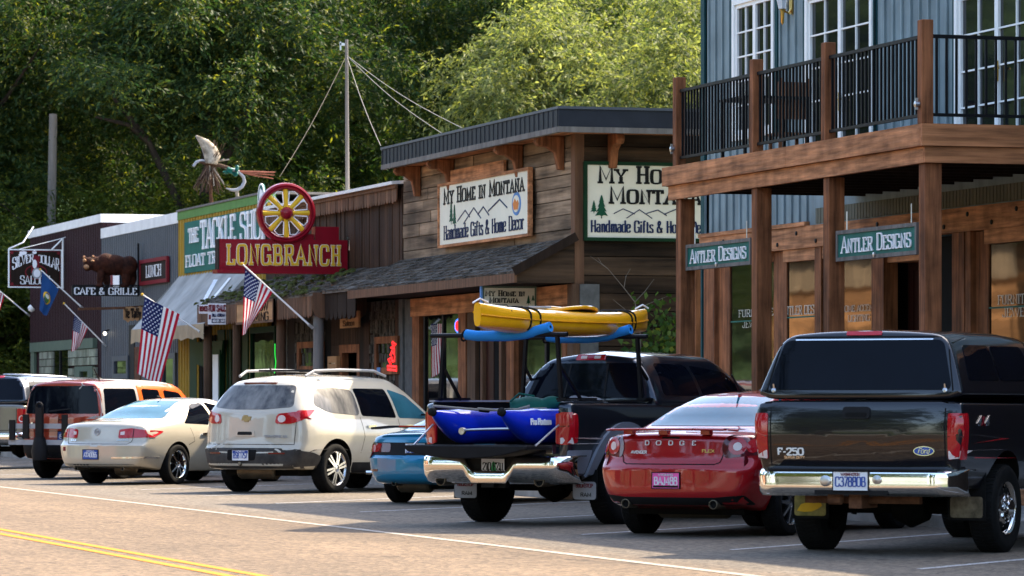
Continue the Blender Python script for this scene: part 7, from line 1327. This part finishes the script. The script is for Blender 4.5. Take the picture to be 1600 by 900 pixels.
T = in_truck('dry_bag', 'dark green fabric bag in the truck bed behind the raft', 'bag'); blob([((-.02, .8, 1.27), (.26, .2, .17), .1), ((.2, .85, 1.35), (.14, .12, .09), -.3), ((-.17, .78, 1.35), (.1, .14, .06), .4)], 'bag_body', 'bag_green', T, .025, 3); MB().tube([(-.2, .65, 1.38), (-.05, .6, 1.47), (.12, .65, 1.44)], .012, 6).build('bag_handle', 'bag_green', T)
T = in_truck('gear_heap', 'grey netting and life-vest heap beside the green bag in the truck bed', 'gear'); blob([((.45, 1.2, 1.3), (.3, .25, .12), .1), ((.6, 1.05, 1.35), (.16, .2, .08), -.2), ((.35, 1.35, 1.38), (.2, .16, .06), .2)], 'net_bundle', 'net_grey', T, .03, 2); MB().tube([(.3, .9, 1.36), (.5, 1.0, 1.4), (.75, 1.2, 1.38)], .016, 6).build('pole', 'letter_white', T)
# -- silver pickup with topper, far left
V = put('silver_pickup', 'silver-grey pickup with a dark-windowed topper at the left edge', (-22, 731), .85, 1.2, 46, 'truck')
vs, fs = loft(truck_hull(5.9, .99, .58, 1.33), [(0, 0), (2, 0)], .6, .06, 4, .05, ns=50); body_mesh('body', vs, fs, ['paint_tan', 'under'], V, [(1.2, .4, .5, .3), (4.8, .4, .5, .3)]); b = Bvh(vs, fs)
KC = [(.05, 1.335, .92, 1.4, .955, 1.45, .952, 1.87, .72, 1.93), (.7, 1.335, .94, 1.4, .96, 1.45, .955, 1.9, .74, 1.96), (2.25, 1.335, .94, 1.4, .96, 1.45, .955, 1.88, .74, 1.94)]; vs, fs = loft(KC, [(1.33, 0), (1.42, .02), (1.95, .28)], 1.1, .06, 3, .05, fbow=.03, fr=.05, ns=30); body_mesh('topper', vs, fs, ['paint_charcoal', 'under'], V); bc = Bvh(vs, fs)
patch('topper_window', bc, rpoly([(-.9, 1.43), (.9, 1.43), (.73, 1.86), (-.73, 1.86)], .05), 'rear', 'car_glass', V, .008); patch('high_brake_lamp', bc, rpoly([(-.28, 1.885), (.28, 1.885), (.28, 1.92), (-.28, 1.92)], .01), 'rear', 'lamp_red', V, .012); patch('topper_side_window', bc, rpoly([(.35, 1.5), (2.0, 1.5), (1.95, 1.8), (.5, 1.8)], .06), 'right', 'car_glass', V, .006)
patch('topper_roof_panel', bc, rpoly([(-.2, .9), (.6, .9), (.6, 2.1), (-.2, 2.1)], .04), 'top', 'letter_white', V, .02); cab(V, [(2.3, 1.28, .93, 1.36, .96, 1.42, .94, 1.8, .68, 1.88), (2.8, 1.28, .95, 1.36, .97, 1.42, .955, 1.84, .72, 1.92), (3.8, 1.28, .95, 1.36, .97, 1.42, .955, 1.83, .72, 1.91), (4.7, 1.26, .94, 1.3, .95, 1.32, .92, 1.36, .85, 1.38)], 'paint_tan', [(1.3, 0), (1.9, .1)], [[(2.5, 1.43), (3.3, 1.43), (3.3, 1.78), (2.6, 1.79)]], None)
for sg in (1, -1): patch('tail_lamp', b, rpoly([(sg * .82, .84), (sg * .82, 1.25), (sg * .985, 1.25), (sg * .985, .84)], .03), 'rear', 'lamp_red', V, .012, .05); patch('tail_lamp', b, rpoly([(.03, .86), (.03, 1.25), (.16, 1.22), (.2, .98)], .03), 'right' if sg > 0 else 'left', 'lamp_red', V, .013, .05); patch('reverse_lamp', b, disc(sg * .92, 1.04, .06, .07, 12), 'rear', 'lamp_clear', V, .017)
tube_bumper(V, [(.08, .76), (-.07, .76), (-.115, .74), (-.125, .66), (-.11, .56), (-.04, .5)], .99, .22, 'chrome'); underside(V, .1, 5, .62, .6, 1.2, .4, True); seam(b, [(-.8, 1.32), (-.8, .8), (.8, .8), (.8, 1.32)], 'rear', V, .006)
for sg in (1, -1): wheel(V, sg, .985, 1.2, .4, .26, 'alloy6', .6); wheel(V, sg, .985, 4.8, .4, .26, 'alloy6', .6)
# -- white wagon beyond it
V = put('white_wagon', 'white wagon with black roof rails, cut by the left edge of the photo', (-48, 712), .8, 1.0, 46)
K = [(0, .36, .82, .72, .92, 1.12, .9, 1.66, .68, 1.72), (.5, .32, .88, .72, .95, 1.1, .93, 1.7, .72, 1.77), (2.5, .28, .88, .72, .95, 1.06, .93, 1.7, .72, 1.77), (3.1, .28, .88, .72, .95, 1.04, .92, 1.5, .7, 1.58), (3.7, .28, .88, .7, .94, 1.0, .9, 1.1, .78, 1.15), (4.8, .36, .76, .62, .84, .8, .78, .88, .6, .92)]
vs, fs = loft(K, [(.3, .06), (.45, 0), (.66, 0), (.7, .05), (1.1, .08), (1.7, .25)], 1.4, .14, 3, .07); body_mesh('body', vs, fs, ['paint_white', 'under'], V, [(1.0, .36, .42, .3), (3.8, .36, .42, .3)]); b = Bvh(vs, fs)
patch('rear_window', b, rpoly([(-.76, 1.17), (.76, 1.17), (.66, 1.6), (-.66, 1.6)], .05), 'rear', 'car_glass', V); 
for q in ([(.35, 1.16), (1.0, 1.14), (1.0, 1.56), (.5, 1.58)], [(1.1, 1.14), (1.95, 1.12), (1.95, 1.57), (1.1, 1.57)], [(2.05, 1.12), (3.3, 1.1), (2.85, 1.48), (2.05, 1.57)]): patch('door_window', b, rpoly(q, .05), 'right', 'car_glass', V)
for sg in (1, -1):
    patch('tail_lamp', b, rpoly([(sg * .74, .8), (sg * .74, 1.12), (sg * .93, 1.12), (sg * .93, .8)], .03), 'rear', 'lamp_red', V, .012); q = MB(); q.tube([(sg * .66, .5, 1.74), (sg * .68, .6, 1.83), (sg * .68, 2.4, 1.83), (sg * .66, 2.5, 1.74)], .022, 8); q.build('roof_rail', 'plastic', V); wheel(V, sg, .94, 1.0, .36, .23, 'alloy6', .62); wheel(V, sg, .94, 3.8, .36, .23, 'alloy6', .62)
patch('bumper_cladding', b, rpoly([(-.93, .38), (.93, .38), (.93, .6), (-.93, .6)], .03), 'rear', 'plastic', V, .008, .06, .02); underside(V, .5, 3.6, .68, .3, 1.0, .35)
# ================================================ trees and climbing plants
def leaf_mat(name, c0, c1, tr=.45, c_sunlit=(.2, .2, .025)):
    m = bpy.data.materials.new(name); m.use_nodes = True; MATS[name] = m; n = m.node_tree.nodes; l = m.node_tree.links; b = n['Principled BSDF']; o = n['Material Output']
    b.inputs['Roughness'].default_value = .6; b.inputs['Specular IOR Level'].default_value = .2
    g = n.new('ShaderNodeNewGeometry'); r = n.new('ShaderNodeValToRGB'); l.new(g.outputs['Random Per Island'], r.inputs[0]); r.color_ramp.elements[0].color = (*c0, 1); r.color_ramp.elements[1].color = (*c1, 1); r.color_ramp.elements[1].position = .84; e = r.color_ramp.elements.new(1.); e.color = (*c_sunlit, 1)  # last ramp stop: a few leaves yellowed as sunlit highlights
    l.new(r.outputs[0], b.inputs['Base Color']); t = n.new('ShaderNodeBsdfTranslucent'); sc = n.new('ShaderNodeVectorMath'); sc.operation = 'MULTIPLY'; sc.inputs[1].default_value = (1.25, 1.3, .65); l.new(r.outputs[0], sc.inputs[0]); l.new(sc.outputs[0], t.inputs[0])
    x = n.new('ShaderNodeMixShader'); x.inputs[0].default_value = tr; l.new(b.outputs[0], x.inputs[1]); l.new(t.outputs[0], x.inputs[2]); l.new(x.outputs[0], o.inputs[0])
leaf_mat('leaf_dark', (.012, .037, .014), (.042, .07, .017)); leaf_mat('leaf_willow', (.03, .055, .014), (.23, .25, .1), .5); leaf_mat('leaf_lime', (.02, .04, .007), (.08, .11, .016), .5); leaf_mat('leaf_vine', (.02, .06, .01), (.07, .12, .02))  # willow and lime leaves made pale to stand in for sunlit foliage
mk('bark', (.03, .023, .018), .9, var=.5, vs=6, bump=1, bs=10, grain='Z')
def leaf_mesh(name, P, D, N, L, Wd, mat):
    """one long pointed leaf (a folded kite of four points) per row: place, direction, facing, length, width"""
    n = len(P); D = D / np.linalg.norm(D, axis=1, keepdims=True); S = np.cross(D, N); S /= np.linalg.norm(S, axis=1, keepdims=True) + 1e-9
    V = np.empty((n, 4, 3)); L = L[:, None]; Wd = Wd[:, None]; V[:, 0] = P; V[:, 1] = P + D * L * .45 + S * Wd; V[:, 2] = P + D * L + N * L * -.12; V[:, 3] = P + D * L * .45 - S * Wd
    me = bpy.data.meshes.new(name); me.vertices.add(4 * n); me.vertices.foreach_set('co', V.reshape(-1)); me.loops.add(4 * n); me.loops.foreach_set('vertex_index', np.arange(4 * n, dtype=np.int32)); me.polygons.add(n); me.polygons.foreach_set('loop_start', np.arange(0, 4 * n, 4, dtype=np.int32)); me.polygons.foreach_set('loop_total', np.full(n, 4, dtype=np.int32)); me.update(calc_edges=True); me.materials.append(MATS[mat]); return me
def crown(name, seed, rx, rz, z0, clumps, strands, per, ll, mat, droop, cr=(.7, 1.5), shell=.42):
    """clumps of hanging leafy strands spread through an uneven crown; returns mesh and clump centres"""
    g = np.random.default_rng(seed); u = g.normal(size=(clumps, 3)); u /= np.linalg.norm(u, axis=1, keepdims=True); rad = g.random(clumps) ** shell
    lob = 1 + .22 * np.sin(3 * np.arctan2(u[:, 1], u[:, 0]) + seed) + .16 * np.sin(5 * u[:, 2] + 2 * seed) + .12 * g.normal(size=clumps)
    C = u * (rad * lob)[:, None] * np.array([rx, rx, rz]); C[:, 2] += z0 + rz; C[:, 2] = np.maximum(C[:, 2], z0 * .6)
    R_ = g.uniform(cr[0], cr[1], clumps); k = clumps * strands; ci = np.repeat(np.arange(clumps), strands)
    th = g.uniform(0, 2 * np.pi, k); el = g.uniform(-.35, .9, k); d = np.column_stack([np.cos(th) * np.cos(el), np.sin(th) * np.cos(el), np.sin(el)]); ln = R_[ci] * g.uniform(.6, 1.25, k)
    s = C[ci] + g.normal(size=(k, 3)) * R_[ci][:, None] * .28
    si = np.repeat(np.arange(k), per); t = np.tile((np.arange(per) + .5) / per, k) + g.uniform(-.04, .04, k * per)
    P = s[si] + d[si] * (ln[si] * t)[:, None]; P[:, 2] -= droop * (ln[si] * t) ** 2; T = d[si].copy(); T[:, 2] -= 2 * droop * ln[si] * t
    T = T / np.linalg.norm(T, axis=1, keepdims=True) + g.normal(size=(k * per, 3)) * .42; P += g.normal(size=P.shape) * .035
    N = g.normal(size=P.shape) * .55; N[:, 2] += .8; N /= np.linalg.norm(N, axis=1, keepdims=True); L = ll * g.uniform(.6, 1.3, len(P)); me = leaf_mesh(name, P, T, N, L, L * g.uniform(.13, .2, len(P)), mat); return me, C
def limbs(mb, H, C, z0, seed, r0, n=14, lean=(0, 0)):
    rr = random.Random(seed); tp = [Vector((lean[0] * t + .18 * math.sin(3 * t + seed) * t, lean[1] * t + .15 * math.cos(2.3 * t + seed) * t, H * .8 * t - .1)) for t in (0, .12, .25, .4, .55, .7, .85, 1)]; mb.tube(tp, [r0 * (1.25 if i == 0 else 1 - .11 * i) for i in range(8)], 12)
    order = sorted(range(len(C)), key=lambda i: rr.random())[:n]
    for i in order:
        c = Vector(C[i]); k = min(6, max(1, int(7 * (c.z - c.to_2d().length * .5) / (H * .8)))); a = tp[k]; m = a.lerp(c, .5) + Vector((rr.uniform(-.3, .3), rr.uniform(-.3, .3), .35)); rb = r0 * (.5 - .05 * k); mb.tube([a, a.lerp(m, .55), m, m.lerp(c, .6), c], [rb, rb * .8, rb * .6, rb * .4, rb * .15], 7)
    return mb
KINDS = {}
def tree_kind(kind, *a, H, r0, z0, **k):
    me, C = crown('crown_leaves', *a, **k); t = limbs(MB(), H, C, z0, a[0], r0); o = t.build('trunk', 'bark'); KINDS[kind] = (me, o.data, H); bpy.data.objects.remove(o)
tree_kind('tall', 21, 6.2, 8.0, 5.0, 230, 46, 22, .17, 'leaf_dark', .3, cr=(.8, 1.9), H=21, r0=.42, z0=5.0)
tree_kind('tall_b', 34, 5.6, 7.4, 4.2, 210, 46, 22, .17, 'leaf_dark', .38, cr=(.8, 1.8), H=19, r0=.38, z0=4.2)
tree_kind('willow', 47, 5.2, 4.6, 3.2, 230, 52, 24, .15, 'leaf_willow', .5, cr=(.7, 1.6), H=12.4, r0=.35, z0=3.2)
tree_kind('bushy', 58, 3.6, 3.2, 1.2, 150, 36, 18, .15, 'leaf_lime', .3, H=7.6, r0=.2, z0=1.2)
def tree(kind, label, x, y, s=1., rz=0., sz=1., group='trees behind the shops', name='leafy_tree'):
    me, tr, H = KINDS[kind]; t = thing(name, label, 'tree', (x, y, -.05), rz, group, local=True); t.scale = (s, s, s * sz); link_mesh('trunk', tr, t); link_mesh('crown', me, t); return t
G_ = 'trees behind the shops'
for a in (('tall', 'tall dark tree right behind the maroon saloon, left of the bare pole', 23.5, 131, 1.0, .3), ('tall_b', 'tall dark tree with a leaning limb showing behind the fishing fly', 30.0, 136, 1.1, 2.1), ('tall', 'tall dark tree whose trunk rises above the yellow shop', 36.5, 141, 1.05, 4.0), ('tall_b', 'tall dark tree behind the roof mast', 38.0, 124, 1.05, 1.2),
          ('willow', 'sunlit pale willow over the log shop roof', 38.2, 112, 1.12, .5), ('willow', 'sunlit pale willow between the log shop and the blue-grey shop', 41.5, 106, 1.05, 2.6), ('tall', 'tall tree in the distance left of the sunlit willows', 47, 160, 1.15, 2.7), ('tall_b', 'tall tree in the distance behind the sunlit willows', 54, 168, 1.25, .4), ('tall', 'tall tree in the distance just left of the blue-grey shop', 62, 172, 1.25, 5.0),
          ('tall_b', 'dark tree at the left edge beyond the end of the maroon saloon', 19.3, 127, .95, .9), ('tall', 'distant tall tree seen past the street end at the left edge', 20, 165, 1.15, 3.4), ('tall_b', 'distant tall tree over the grey metal shop', 30, 172, 1.2, 5.6), ('tall', 'distant tall tree over the yellow shop', 39, 175, 1.2, .2)): tree(*a, group=G_)
for a in (('bushy', 'bright green bushy tree at the foot of the bare pole', 22.3, 121, 1.0, 1.), ('bushy', 'bright green bushy tree over the white parapet of the grey shop', 27.0, 122, 1.05, 2.), ('bushy', 'dense low tree at the left edge beside the maroon wall', 19.3, 120.5, .95, 4.4)): tree(*a, group='low bushy trees', name='bushy_tree')
rn = random.Random(8)
for i, y in enumerate((-8, 6, 19, 31, 43, 71, 78, 106, 138, 150, 163, 180, 197, 214, 232, 252)): tree('tall' if i % 2 else 'tall_b', 'leafy tree across the street', -15 - rn.uniform(0, 5), y, rn.uniform(.8, 1.0), rn.uniform(0, 6), group='trees across the street')
for i, y in enumerate((2, 13, 24, 36, 46)): tree('tall_b' if 0 else 'bushy', 'low bushy tree across the street', -10.6 - rn.uniform(0, 1.5), y, rn.uniform(.8, 1.0), rn.uniform(0, 6), group='bushes across the street', name='bushy_tree')
# old tree with bare limbs right behind the yellow shop
me, C = crown('crown_leaves', 77, 4.6, 3.2, 9.2, 130, 46, 22, .17, 'leaf_dark', .35, cr=(.8, 1.7)); tx, ty_ = xY(326, 121), 121.0; T = thing('old_leaning_tree', 'old tree with thick bare trunk and limbs rising behind the fishing fly', 'tree', (tx, ty_, -.05), 0, G_, local=True); link_mesh('crown', me, T); q = MB()
q.tube([(0, 0, 0), (.05, 0, 4), (-.1, .1, 7), (0, .2, 9.5), (.1, .1, 12.5), (.0, 0, 15)], [.27, .22, .2, .17, .13, .05], 12); q.tube([(-.05, 0, 6.2), (-.9, -.1, 7.4), (-1.9, -.2, 9.3), (-2.9, -.1, 10.6), (-3.6, 0, 12.3)], [.13, .12, .1, .08, .04], 9); q.tube([(0, .1, 8), (.9, 0, 9.6), (1.6, -.2, 11.5), (2.2, 0, 13)], [.18, .15, .1, .05], 9); q.tube([(-1.9, -.2, 9.3), (-2.6, -.5, 9.8), (-3.6, -.6, 10.0)], [.1, .07, .03], 7); q.build('trunk', 'bark', T)
# climbing vine and dead stems between the log shop and the blue-grey shop
g = np.random.default_rng(3); n = 2600; vx = xY(1038, 61.9); P = np.column_stack([vx + g.normal(0, .28, n), 62.3 + g.normal(0, .25, n), np.abs(g.normal(1.1, .85, n)) % 3.1 + .1]); P[:, 0] += .25 * np.sin(P[:, 2] * 3)
N = g.normal(size=(n, 3)) * .6; N[:, 1] -= .7; N[:, 2] += .3; N /= np.linalg.norm(N, axis=1, keepdims=True); D = g.normal(size=(n, 3)); D[:, 2] -= .6
T = thing('climbing_vine', 'green leafy vine climbing the dark side wall of the log shop', 'plant', (vx, 62.3, 0)); me = leaf_mesh('leaves', P - np.array([vx, 62.3, 0]), D, N, g.uniform(.09, .15, n), g.uniform(.035, .055, n), 'leaf_vine'); link_mesh('leaves', me, T)
q = MB()
for k in range(5): q.tube([(vx - .3 + .15 * k, 62.4, 0), (vx - .2 + .1 * k, 62.35, 1.2), (vx - .1 + .12 * k, 62.5, 2.6)], [.02, .015, .008], 6)
q.build('stem', 'bark', T)
mk('dry_stem', (.13, .11, .09), .8); T = thing('dry_shrub', 'bare pale branches reaching up the side wall beside the kayak', 'plant', onY(1000, 470, 62.4) - Vector((0, 0, 2.2))); q = MB(); Y_ = 62.4; f = lambda a, b: onY(a, b, Y_ - .1)
for p in (((1003, 620), (1000, 520), (992, 472), (975, 450), (950, 420), (922, 400)), ((992, 472), (1008, 455), (1022, 436)), ((990, 495), (975, 482), (958, 468)), ((1000, 480), (1025, 470), (1045, 462)), ((975, 450), (978, 432), (985, 420)), ((950, 420), (940, 412), (934, 402))): k = len(p); q.tube([f(*a) for a in p], [lerp(.013 if k > 4 else .007, .003, i / (k - 1)) for i in range(k)], 6)
q.build('branches', 'dry_stem', T)
